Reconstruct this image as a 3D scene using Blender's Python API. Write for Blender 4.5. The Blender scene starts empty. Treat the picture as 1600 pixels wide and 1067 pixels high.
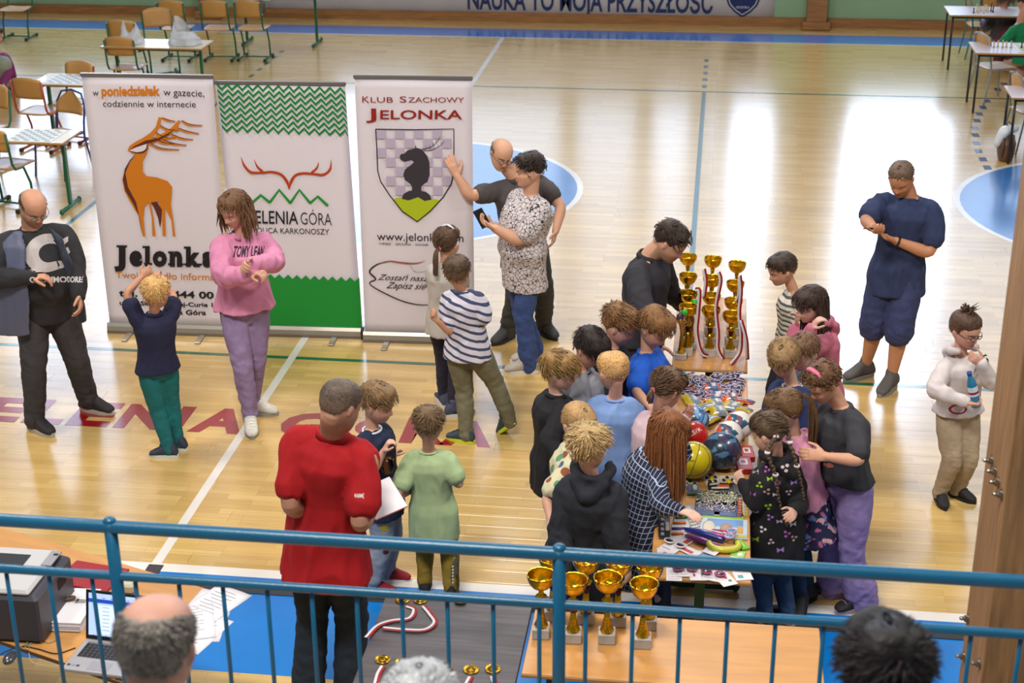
import bpy, bmesh, math, random
import numpy as np
from mathutils import Vector, Matrix
from mathutils.bvhtree import BVHTree
scene = bpy.context.scene
COL = scene.collection
random.seed(7); RNG = np.random.default_rng(7)
pi = math.pi

# ---------------------------------------------------------------- camera
CAMZ = 4.775
FPX, PITCH, ROLL, YAW = 2437.2, .39642, .0077268, -.13337
def _camaxes():
    cp, sp = math.cos(PITCH), math.sin(PITCH)
    f = np.array([0, cp, -sp]); rt = np.array([1., 0, 0]); dn = np.array([0, -sp, -cp])
    cr, sr = math.cos(ROLL), math.sin(ROLL)
    rt, dn = cr*rt + sr*dn, -sr*rt + cr*dn
    c, s = math.cos(YAW), math.sin(YAW)
    Z = np.array([[c, s, 0], [-s, c, 0], [0, 0, 1]])
    return Z@rt, Z@dn, Z@f
CR, CD, CF = _camaxes()
EYE = np.array([0, 0, CAMZ])
HF = np.array([math.sin(YAW), math.cos(YAW), 0.])      # horizontal forward
HR = np.array([math.cos(YAW), -math.sin(YAW), 0.])     # horizontal right
UZ = np.array([0, 0, 1.])
cd = bpy.data.cameras.new('camera'); cam = bpy.data.objects.new('camera', cd); COL.objects.link(cam)
m = Matrix.Identity(4)
for i in range(3):
    m[i][0] = CR[i]; m[i][1] = -CD[i]; m[i][2] = -CF[i]; m[i][3] = EYE[i]
cam.matrix_world = m
cd.sensor_fit = 'HORIZONTAL'; cd.sensor_width = 36; cd.lens = FPX/1600*36; cd.clip_start = .05; cd.clip_end = 200
cd.dof.use_dof = True; cd.dof.focus_distance = 9.6; cd.dof.aperture_fstop = 4.0
scene.camera = cam
def ray(x, y):
    return CR*((x-800)/FPX) + CD*((y-533.5)/FPX) + CF
def px(x, y, z=0.):
    d = ray(x, y); return EYE + d*((z-CAMZ)/d[2])
def pplane(x, y, p0, n):
    d = ray(x, y); return EYE + d*(np.dot(p0-EYE, n)/np.dot(d, n))
def unit(v):
    v = np.asarray(v, float); return v/(np.linalg.norm(v)+1e-12)

# ---------------------------------------------------------------- world, light, exposure
w = bpy.data.worlds.new('sky'); scene.world = w; w.use_nodes = True
wn = w.node_tree.nodes; wl = w.node_tree.links
bg = wn['Background']; bg.inputs[0].default_value = (.80, .88, 1.0, 1); bg.inputs[1].default_value = .29
def area(name, loc, target, sx, sy, power, col=(1, 1, 1)):
    l = bpy.data.lights.new(name, 'AREA'); l.shape = 'RECTANGLE'; l.size = sx; l.size_y = sy; l.energy = power; l.color = col
    o = bpy.data.objects.new(name, l); COL.objects.link(o); o.location = loc
    o.rotation_euler = (Vector(target)-Vector(loc)).to_track_quat('-Z', 'Y').to_euler(); return o
area('ceiling_lamp', (-7, 9, 8.5), (-2.5, 9, 0), 2.2, .8, 420, (1, .95, .86))
area('ceiling_lamp', (5, 7, 8.5), (0, 8, 0), 2.2, .8, 420, (1, .95, .86))
area('ceiling_lamp', (-1, 15, 8.5), (-1, 11, 0), 2.2, .8, 420, (1, .95, .86))
area('ceiling_lamp', (-2, 3, 8.5), (-1.5, 9, 0), 2.6, 1.0, 780, (1, .95, .86))
vs = scene.view_settings
vs.view_transform = 'Standard'; vs.look = 'None'; vs.gamma = 1; vs.use_curve_mapping = False; vs.exposure = -0.22

# ---------------------------------------------------------------- materials
def srgb(h):
    if isinstance(h, str):
        h = h.lstrip('#'); h = [int(h[i:i+2], 16)/255 for i in (0, 2, 4)]
        h = [c/12.92 if c <= .04045 else ((c+.055)/1.055)**2.4 for c in h]
    return (h[0], h[1], h[2], 1.)
MC = {}
def mat(name, col='#888888', rough=.6, metal=0., noise=0., nscale=30., bump=0., bscale=60., vcol=False, coat=0., emit=None, spec=.5, sheen=0., trans=0., alpha=1., ior=1.45, stretch=None):
    if name in MC: return MC[name]
    m = bpy.data.materials.new(name); m.use_nodes = True; nt = m.node_tree; N = nt.nodes; L = nt.links
    b = N['Principled BSDF']; I = b.inputs
    c = srgb(col); I['Base Color'].default_value = c; I['Roughness'].default_value = rough; I['Metallic'].default_value = metal
    I['Specular IOR Level'].default_value = spec; I['Coat Weight'].default_value = coat; I['Sheen Weight'].default_value = sheen
    I['Transmission Weight'].default_value = trans; I['Alpha'].default_value = alpha; I['IOR'].default_value = ior
    src = None
    if vcol:
        a = N.new('ShaderNodeAttribute'); a.attribute_name = 'Col'; src = a.outputs['Color']; L.new(src, I['Base Color'])
    tc = N.new('ShaderNodeTexCoord'); co = tc.outputs['Object']
    if stretch:
        mp = N.new('ShaderNodeMapping'); mp.inputs['Scale'].default_value = stretch; L.new(co, mp.inputs[0]); co = mp.outputs[0]
    if noise:
        n = N.new('ShaderNodeTexNoise'); n.inputs['Scale'].default_value = nscale; n.inputs['Detail'].default_value = 4; L.new(co, n.inputs['Vector'])
        mr = N.new('ShaderNodeMapRange'); mr.inputs[1].default_value = .3; mr.inputs[2].default_value = .7; mr.inputs[3].default_value = 1-noise; mr.inputs[4].default_value = 1+noise; L.new(n.outputs[0], mr.inputs[0])
        mx = N.new('ShaderNodeVectorMath'); mx.operation = 'SCALE'; L.new(mr.outputs[0], mx.inputs['Scale'])
        if src: L.new(src, mx.inputs[0])
        else: mx.inputs[0].default_value = c[:3]
        L.new(mx.outputs[0], I['Base Color'])
    if bump:
        n2 = N.new('ShaderNodeTexNoise'); n2.inputs['Scale'].default_value = bscale; n2.inputs['Detail'].default_value = 3; L.new(co, n2.inputs['Vector'])
        bp = N.new('ShaderNodeBump'); bp.inputs['Strength'].default_value = bump; bp.inputs['Distance'].default_value = .01; L.new(n2.outputs[0], bp.inputs['Height']); L.new(bp.outputs[0], I['Normal'])
    if emit: I['Emission Color'].default_value = c; I['Emission Strength'].default_value = emit
    MC[name] = m; return m
def nodes_mat(name):
    m = bpy.data.materials.new(name); m.use_nodes = True; MC[name] = m
    return m, m.node_tree.nodes, m.node_tree.links, m.node_tree.nodes['Principled BSDF']

# ---------------------------------------------------------------- object helpers
ORG = {}
def tag(o, label=None, cat=None, group=None, kind=None):
    if label: o['label'] = label
    if cat: o['category'] = cat
    if group: o['group'] = group
    if kind: o['kind'] = kind
    return o
def empty(name, loc, label=None, cat=None, group=None, rz=0):
    o = bpy.data.objects.new(name, None); COL.objects.link(o); o.location = loc; o.rotation_euler = (0, 0, rz)
    o.empty_display_size = .1; ORG[o.name] = np.array(loc, float); tag(o, label, cat, group); return o
def link_mesh(me, name, m, parent=None, smooth=False):
    o = bpy.data.objects.new(name, me); COL.objects.link(o)
    if m is not None:
        me.materials.clear(); me.materials.append(m)
    if smooth: me.polygons.foreach_set('use_smooth', np.ones(len(me.polygons), bool))
    if parent is not None:
        o.parent = parent; off = ORG.get(parent.name, np.zeros(3)); ORG[o.name] = off
        if np.any(off):
            n = len(me.vertices); a = np.empty(n*3); me.vertices.foreach_get('co', a); a = a.reshape(-1, 3)-off; me.vertices.foreach_set('co', a.ravel())
    else: ORG[o.name] = np.zeros(3)
    me.update(); return o
class G:
    """collects shapes in world (or local) coordinates, linked as one mesh"""
    def __init__(s): s.v = []; s.f = []; s.c = []; s.col = (1, 1, 1)
    def add(s, V, F, M=None, col=None):
        V = np.asarray(V, float).reshape(-1, 3)
        if M is not None: M = np.asarray(M); V = V@M[:3, :3].T + M[:3, 3]
        n = sum(len(a) for a in s.v); s.v.append(V); s.f += [tuple(i+n for i in f) for f in F]
        c = s.col if col is None else col
        c = np.asarray(c, float)
        s.c.append(np.tile(c[:3], (len(V), 1)) if c.ndim == 1 else c); return s
    def box(s, c, d, M=None, col=None, R=None):
        x, y, z = np.array(d)/2.; V = np.array([[a*x, b*y, e*z] for a in (-1, 1) for b in (-1, 1) for e in (-1, 1)])
        if R is not None: V = V@np.asarray(R).T
        V = V + np.array(c)
        return s.add(V, [(0, 1, 3, 2), (4, 6, 7, 5), (0, 4, 5, 1), (2, 3, 7, 6), (0, 2, 6, 4), (1, 5, 7, 3)], M, col)
    def bbox(s, c, d, b=.01, M=None, col=None, R=None):
        """box with chamfered vertical and top edges"""
        x, y, z = np.array(d)/2.; b = min(b, x*.9, y*.9, z*.9); V = []; F = []
        rings = [(-z, b), (-z+b, 0), (z-b, 0), (z, b)]
        for zz, k in rings:
            xx, yy = x-k, y-k; bb = b*.6
            for px_, py_ in ((-xx+bb, -yy), (xx-bb, -yy), (xx, -yy+bb), (xx, yy-bb), (xx-bb, yy), (-xx+bb, yy), (-xx, yy-bb), (-xx, -yy+bb)): V.append((px_, py_, zz))
        for r in range(3):
            for i in range(8): F.append((r*8+i, r*8+(i+1) % 8, r*8+8+(i+1) % 8, r*8+8+i))
        F.append(tuple(range(7, -1, -1))); F.append(tuple(range(24, 32)))
        V = np.array(V)
        if R is not None: V = V@np.asarray(R).T
        return s.add(V+np.array(c), F, M, col)
    def loft(s, C, X, Y, rx, ry, n=14, p=2., cap=True, M=None, col=None):
        C = np.asarray(C, float); k = len(C); X = np.broadcast_to(np.asarray(X, float), (k, 3)); Y = np.broadcast_to(np.asarray(Y, float), (k, 3))
        rx = np.broadcast_to(np.asarray(rx, float), (k,)); ry = np.broadcast_to(np.asarray(ry, float), (k,))
        a = np.arange(n)*2*pi/n; ca, sa = np.cos(a), np.sin(a)
        ex = np.sign(ca)*np.abs(ca)**(2/p); ey = np.sign(sa)*np.abs(sa)**(2/p)
        V = C[:, None]+X[:, None]*(ex[None]*rx[:, None])[..., None]+Y[:, None]*(ey[None]*ry[:, None])[..., None]
        F = [(r*n+i, r*n+(i+1) % n, (r+1)*n+(i+1) % n, (r+1)*n+i) for r in range(k-1) for i in range(n)]
        V = V.reshape(-1, 3)
        if cap:
            V = np.vstack([V, C[:1], C[-1:]]); a0, b0 = k*n, k*n+1
            F += [(a0, (i+1) % n, i) for i in range(n)]+[(b0, (k-1)*n+i, (k-1)*n+(i+1) % n) for i in range(n)]
        return s.add(V, F, M, col)
    def tube(s, pts, r, n=8, M=None, col=None, closed=False):
        P = np.asarray(pts, float); k = len(P); r = np.broadcast_to(np.asarray(r, float), (k,))
        T = np.gradient(P, axis=0) if k > 2 else np.array([P[1]-P[0]]*2)
        T /= np.linalg.norm(T, axis=1)[:, None]+1e-12
        up = np.array([0, 0, 1.]) if abs(T[0][2]) < .9 else np.array([1., 0, 0])
        X = []; x = unit(np.cross(up, T[0]))
        for t in T:
            x = unit(x-t*np.dot(x, t)); X.append(x)
        X = np.array(X); Y = np.cross(T, X)
        return s.loft(P, X, Y, r, r, n, cap=not closed, M=M, col=col)
    def limb(s, pts, r, n=12, M=None, col=None, flat=1., side=None):
        """tapered tube with rounded ends through smoothed points"""
        P = np.asarray(pts, float); r = np.asarray(r, float)
        t = np.r_[0, np.cumsum(np.linalg.norm(np.diff(P, axis=0), axis=1))]
        r = np.broadcast_to(r, (len(P),))
        m = max(6, 4*len(P)); u = np.linspace(0, t[-1], m)
        Q = np.array([np.interp(u, t, P[:, i]) for i in range(3)]).T; rr = np.interp(u, t, r)
        for _ in range(2): Q[1:-1] = Q[1:-1]*.5+(Q[:-2]+Q[2:])*.25
        a, b = unit(Q[0]-Q[1]), unit(Q[-1]-Q[-2])
        Q = np.vstack([Q[0]+a*rr[0]*.9, Q[0]+a*rr[0]*.6, Q, Q[-1]+b*rr[-1]*.6, Q[-1]+b*rr[-1]*.9])
        rr = np.r_[rr[0]*.3, rr[0]*.8, rr, rr[-1]*.8, rr[-1]*.3]
        T = np.gradient(Q, axis=0); T /= np.linalg.norm(T, axis=1)[:, None]+1e-12
        x = unit(side-T[0]*np.dot(side, T[0])) if side is not None else unit(np.cross(T[0], (0, 0, 1) if abs(T[0][2]) < .9 else (1, 0, 0)))
        X = []
        for t_ in T:
            x = unit(x-t_*np.dot(x, t_)); X.append(x)
        X = np.array(X); Y = np.cross(T, X)
        return s.loft(Q, X, Y, rr, rr*flat, n, M=M, col=col)
    def lathe(s, prof, n=24, c=(0, 0, 0), M=None, col=None, flute=0., nf=0, cap=True):
        prof = np.asarray(prof, float); k = len(prof); a = np.arange(n)*2*pi/n; V = []
        for r, z in prof:
            rr = r*(1+flute*np.cos(a*nf)) if nf else r*np.ones(n)
            V.append(np.c_[rr*np.cos(a), rr*np.sin(a), np.full(n, z)])
        V = np.vstack(V)+np.array(c)
        F = [(r*n+i, r*n+(i+1) % n, (r+1)*n+(i+1) % n, (r+1)*n+i) for r in range(k-1) for i in range(n)]
        if cap: F += [tuple(range(n-1, -1, -1)), tuple((k-1)*n+i for i in range(n))]
        return s.add(V, F, M, col)
    def ell(s, c, r, n=12, m=8, M=None, col=None, R=None):
        V = [(0, 0, -1)]+[(math.cos(2*pi*i/n)*math.cos(t), math.sin(2*pi*i/n)*math.cos(t), math.sin(t)) for t in [-pi/2+pi*(j+1)/m for j in range(m-1)] for i in range(n)]+[(0, 0, 1)]
        V = np.array(V)*np.array(r)*1.
        if R is not None: V = V@np.asarray(R).T
        V = V+np.array(c); F = [(0, 1+(i+1) % n, 1+i) for i in range(n)]; e = len(V)-1; b = 1+(m-2)*n
        F += [(1+j*n+i, 1+j*n+(i+1) % n, 1+(j+1)*n+(i+1) % n, 1+(j+1)*n+i) for j in range(m-2) for i in range(n)]
        F += [(e, b+i, b+(i+1) % n) for i in range(n)]
        return s.add(V, F, M, col)
    def prism(s, poly, th, M=None, col=None):
        """polygon in xy, from z 0 to th"""
        n = len(poly); P = [(a, b, 0) for a, b in poly]+[(a, b, th) for a, b in poly]
        return s.add(P, [tuple(range(n-1, -1, -1)), tuple(range(n, 2*n))]+[(i, (i+1) % n, n+(i+1) % n, n+i) for i in range(n)], M, col)
    def mesh(s, name='m', color=False):
        me = bpy.data.meshes.new(name); V = np.vstack(s.v); me.from_pydata(V.tolist(), [], s.f)
        if color:
            at = me.color_attributes.new('Col', 'FLOAT_COLOR', 'POINT'); C = np.c_[np.vstack(s.c), np.ones(len(V))]; at.data.foreach_set('color', C.ravel())
        return me
    def obj(s, name, m, parent=None, smooth=False, color=False, bevel=0.):
        me = s.mesh(name, color); o = link_mesh(me, name, m, parent, smooth)
        if bevel: 
            b = o.modifiers.new('bevel', 'BEVEL'); b.width = bevel; b.segments = 2; b.limit_method = 'ANGLE'
        return o
def lin(h): return np.array(srgb(h)[:3])
def copy_tree(o, parent=None):
    c = o.copy(); COL.objects.link(c); c.parent = parent; ORG[c.name] = ORG.get(o.name, np.zeros(3))
    for ch in list(o.children): copy_tree(ch, c)
    return c
def frame_mat(o, x, y, z):
    M = np.eye(4); M[:3, 0] = x; M[:3, 1] = y; M[:3, 2] = z; M[:3, 3] = o; return M
def smoothstep(a, b, x):
    t = np.clip((x-a)/(b-a), 0, 1); return t*t*(3-2*t)
def text_poly(txt, bold=0., shear=0., font=None, space=1.):
    """triangulated flat text in a unit box (0..1, 0..1 over cap bbox)"""
    cu = bpy.data.curves.new('t', 'FONT'); cu.body = txt; cu.offset = bold; cu.shear = shear; cu.fill_mode = 'FRONT'; cu.resolution_u = 3; cu.space_character = space
    o = bpy.data.objects.new('t', cu); COL.objects.link(o)
    dg = bpy.context.evaluated_depsgraph_get(); me = bpy.data.meshes.new_from_object(o.evaluated_get(dg))
    n = len(me.vertices); V = np.empty(n*3); me.vertices.foreach_get('co', V); V = V.reshape(-1, 3)
    F = [tuple(p.vertices) for p in me.polygons]
    bpy.data.objects.remove(o); bpy.data.meshes.remove(me); bpy.data.curves.remove(cu)
    return V[:, :2], F
def text_fit(txt, p0, p1, ptop, desc=False, **k):
    """p0,p1 baseline ends (arrays), ptop = top of the left end; baseline y=0; cap height 0.72ish measured from the mesh"""
    V, F = text_poly(txt, **k)
    x0, x1 = V[:, 0].min(), V[:, 0].max(); y1 = V[:, 1].max()
    u = (V[:, 0]-x0)/(x1-x0); v = V[:, 1]/y1
    p0, p1, ptop = map(np.array, (p0, p1, ptop))
    return p0[None]+np.outer(u, p1-p0)+np.outer(v, ptop-p0), F
def stroke2(pts, wd):
    """2D ribbon along points with width(s)"""
    P = np.array(pts, float); k = len(P); wd = np.broadcast_to(np.asarray(wd, float), (k,))
    T = np.gradient(P, axis=0); T /= np.linalg.norm(T, axis=1)[:, None]+1e-9; Nn = np.c_[-T[:, 1], T[:, 0]]
    V = np.vstack([P+Nn*wd[:, None]/2, P-Nn*wd[:, None]/2])
    return V, [(i, i+1, k+i+1, k+i) for i in range(k-1)]
def spline(pts, m=8):
    P = np.array(pts, float); Q = np.vstack([2*P[0]-P[1], P, 2*P[-1]-P[-2]]); out = []
    for i in range(1, len(Q)-2):
        for t in np.arange(m)/m:
            a, b, c, d = Q[i-1:i+3]; out.append(.5*((2*b)+(c-a)*t+(2*a-5*b+4*c-d)*t*t+(-a+3*b-3*c+d)*t**3))
    out.append(P[-1]); return np.array(out)
# ---------------------------------------------------------------- people
DIAG = []
def remesh(g, vox, smooth=0, dec=1., sfac=.5):
    me = g.mesh('tmp'); o = bpy.data.objects.new('tmp', me); COL.objects.link(o)
    r = o.modifiers.new('r', 'REMESH'); r.mode = 'VOXEL'; r.voxel_size = vox; r.adaptivity = 0
    if smooth:
        s = o.modifiers.new('s', 'SMOOTH'); s.iterations = smooth; s.factor = sfac
    if dec < 1:
        d = o.modifiers.new('d', 'DECIMATE'); d.ratio = dec
    out = bpy.data.meshes.new_from_object(o.evaluated_get(bpy.context.evaluated_depsgraph_get()))
    bpy.data.objects.remove(o); bpy.data.meshes.remove(me); return out
def getco(me):
    a = np.empty(len(me.vertices)*3); me.vertices.foreach_get('co', a); return a.reshape(-1, 3)
def getno(me):
    a = np.empty(len(me.vertices)*3); me.vertices.foreach_get('normal', a); return a.reshape(-1, 3)
def setco(me, V): me.vertices.foreach_set('co', V.ravel()); me.update()
def setcol(me, C):
    at = me.color_attributes.new('Col', 'FLOAT_COLOR', 'POINT'); at.data.foreach_set('color', np.c_[C, np.ones(len(C))].ravel())
def fnoise(V, f, seed=0, oct=3):
    """smooth pseudo noise -1..1 from summed warped sines"""
    r = np.random.default_rng(seed); out = np.zeros(len(V)); amp = 1.; tot = 0
    for k in range(oct):
        for j in range(3):
            d = unit(r.normal(size=3)); e = unit(r.normal(size=3)); ph = r.uniform(0, 6.28, 2)
            out += amp*np.sin(V@d*f*6.28+ph[0]+1.6*np.sin(V@e*f*4.1+ph[1]))
            tot += amp
        amp *= .5; f *= 1.9
    return out/tot*1.6
HZ = np.array([.5, .49, .46, .40, .30, .18, .08, 0, -.06, -.12, -.18, -.25, -.31, -.37, -.43, -.48, -.5])
HFR = np.array([.02, .12, .21, .31, .385, .415, .415, .395, .395, .40, .405, .405, .40, .385, .375, .345, .27])
HBK = np.array([-.02, -.17, -.27, -.37, -.45, -.485, -.475, -.455, -.43, -.395, -.345, -.28, -.22, -.16, -.10, -.02, .06])
HWD = np.array([.03, .13, .20, .275, .325, .345, .345, .338, .332, .322, .308, .285, .26, .228, .185, .13, .07])
def head_profile(kid):
    z = HZ.copy(); fr = HFR.copy(); bk = HBK.copy(); wd = HWD.copy()
    if kid:
        lo = z < 0; z[lo] = z[lo]*.90; wd = wd*1.05; wd[lo] *= 1.03; bk = bk*1.03; fr[lo] -= .012; z += .03
    return z, fr, bk, wd
def head_mesh_local(kid, male, fat=1.):
    z, fr, bk, wd = head_profile(kid); zz = np.r_[np.linspace(z[-1], .44, 38), .465, .485, z[0]]
    o = np.argsort(z); F_, B_, W_ = np.interp(zz, z[o], fr[o]), np.interp(zz, z[o], bk[o]), np.interp(zz, z[o], wd[o])
    k = np.array([.25, .5, .25])
    for A in (F_, B_, W_): A[1:-1] = A[:-2]*.25+A[1:-1]*.5+A[2:]*.25
    lowf = np.where(zz < -.05, fat, 1.); W_ = W_*lowf
    n = 44; a = np.arange(n)*2*pi/n; V = []
    for i, h in enumerate(zz):
        s, c = np.sin(a), np.cos(a); cy = (F_[i]*.45+B_[i]*.55)
        x = W_[i]*np.sign(s)*np.abs(s)**.92; y = np.where(c > 0, cy+(F_[i]-cy)*np.abs(c)**.80, cy+(B_[i]-cy)*np.abs(c)**1.0)
        V.append(np.c_[x, y, np.full(n, h)])
    V = np.vstack(V); X, Y, Z = V.T; fr_ = Y > 0
    g = lambda x0, z0, sx, sz: np.exp(-((np.abs(X)-x0)/sx)**2-((Z-z0)/sz)**2)
    k1 = .8 if kid else 1.
    prof = np.interp(Z, [-.20, -.165, -.12, -.02, .05, .10], [0, .75, 1, .45, .12, 0])
    d = .115*k1*np.exp(-(X/(.06+.02*(Z < -.05)))**2)*prof
    d += -.045*g(.145, .005, .085, .055)+.018*(1.2 if male else .5)*g(.13, .09, .10, .03)
    d += .022*g(0, -.245, .10, .022)+.020*g(0, -.295, .08, .022)-.012*g(0, -.27, .11, .010)
    d += .03*g(0, -.41, .09, .05)+.02*g(.19, -.12, .08, .08)-.01*g(.2, -.25, .05, .08)
    V[:, 1] += np.where(fr_, d, 0)
    m = len(zz); F = [(r*n+(i+1) % n, r*n+i, (r+1)*n+i, (r+1)*n+(i+1) % n) for r in range(m-1) for i in range(n)]
    F += [tuple(range(n)), tuple((m-1)*n+i for i in range(n-1, -1, -1))]
    return V, F
def skull_pt(th, z, kid, off=0.):
    """point of the skull at angle th from the front (+ to the right ear) at height z"""
    zp, fr, bk, wd = head_profile(kid); o = np.argsort(zp)
    f, b, w_ = np.interp(z, zp[o], fr[o]), np.interp(z, zp[o], bk[o]), np.interp(z, zp[o], wd[o])
    cy = f*.45+b*.55; s, c = np.sin(th), np.cos(th)
    return np.stack([w_*s*(1+off/.34), np.where(c > 0, cy+(f-cy)*np.abs(c)**.9, cy+(b-cy)*np.abs(c))+c*off, z+off*np.clip((z-.05)*2.2, -.1, 1)], -1)
def add_hand(g, W, D, Nn, S, Ht, curl=.35, thumb=1):
    """W wrist, D direction, Nn palm normal (palm side), S towards the thumb side"""
    L = .105*Ht; D = unit(D); Nn = unit(Nn-D*np.dot(Nn, D)); T = np.cross(D, Nn); T = T*np.sign(np.dot(T, S) or 1)
    pw = .042*Ht; pl = .50*L
    g.loft([W-D*.02*Ht, W, W+D*pl*.4, W+D*pl*.85, W+D*pl*1.05], T, Nn, [.016*Ht, .018*Ht, pw*.52, pw*.55, pw*.40], [.012*Ht, .012*Ht, .0105*Ht, .010*Ht, .006*Ht], 12)
    for i, (o, ln) in enumerate(((.40, .86), (.14, .97), (-.13, .90), (-.38, .70))):
        b = W+D*pl*.88+T*pw*o*1.05; fl = .5*L*ln; c = curl*(1+.12*i)
        P = [b]; d = unit(D+T*o*.22); a = c*.8
        for sgm in (.42, .33, .25):
            dd = d*math.cos(a)+Nn*math.sin(a); P.append(P[-1]+dd*fl*sgm); a += c
        g.limb(P, [.0062*Ht, .0058*Ht, .0054*Ht, .0046*Ht], 8)
    b = W+D*pl*.18+T*pw*.38
    d1 = unit(D*.75+T*.75+Nn*.35); d2 = unit(D*.95+T*.25+Nn*.45)
    g.limb([b, b+d1*.30*L, b+d1*.30*L+d2*.26*L], [.0085*Ht, .0068*Ht, .0055*Ht], 8)
SHO = [(-.50, .26, .02), (-.49, .36, .5), (-.40, .45, 1.0), (-.2, .44, 1.15), (0, .42, .95), (.2, .46, .62), (.36, .44, .45), (.46, .33, .33), (.50, .2, .2)]
def shoe(root, A, fd, Ht, st, pitch=0., sc=1.):
    """A = ground point under the ankle, fd = toe direction"""
    L = .158*Ht*sc; h = .062*Ht; s_ = unit(np.cross(fd, UZ)); up = UZ
    if pitch:
        fd, up = unit(fd*math.cos(pitch)-UZ*math.sin(pitch)), unit(UZ*math.cos(pitch)+fd*math.sin(pitch))
    C = A+fd*L*.22; g = G()
    y = np.array([a for a, b, c in SHO]); wd = np.array([b for a, b, c in SHO]); hh = np.array([max(c, .1) for a, b, c in SHO])
    sole_t = .016*Ht
    g.loft([C+fd*L*a+up*(sole_t*.6+hv*h*.5) for a, hv in zip(y, hh)], s_, up, wd*L*.39, hh*h*.52, 14, p=2.3)
    if not st.get('low'): g.limb([A+up*h*.6, A+up*h*1.25], [.030*Ht, .026*Ht], 12)
    me = remesh(g, .0085, 2); o = link_mesh(me, 'shoe', mat('shoe_'+st['c'], st['c'], .7, noise=.12, nscale=60, bump=.3, bscale=160), root, True)
    g = G(); V = []
    for k, t in enumerate((0, sole_t)):
        n = 20
        for i in range(n):
            a = 2*pi*i/n; yy = math.cos(a)*.53; ww = np.interp(yy, [-.53, -.4, 0, .25, .53], [.30, .40, .38, .45, .2])
            V.append(C+fd*L*yy+s_*L*.185*np.sign(math.sin(a))*abs(math.sin(a))**.7*ww/.42+up*t)
    n = 20; g.add(V, [tuple(range(n-1, -1, -1)), tuple(range(n, 2*n))]+[(i, (i+1) % n, n+(i+1) % n, n+i) for i in range(n)])
    so = g.obj('sole', mat('sole_'+st.get('s', '#dddddd'), st.get('s', '#dddddd'), .6), o)
    if st.get('lace'):
        g = G()
        for k in range(4):
            q = C+fd*L*(.02+.085*k)+up*(sole_t*.6+h*np.interp(.02+.085*k, y, hh)*1.02)
            g.tube([q-s_*.017*Ht-up*.004, q+up*.003, q+s_*.017*Ht-up*.004], .0028, 5)
        g.obj('laces', mat('lace_'+st['lace'], st['lace'], .8), o)
    return o
ARMR = [(0, .036), (.25, .034), (.5, .029), (.8, .026)]
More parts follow.
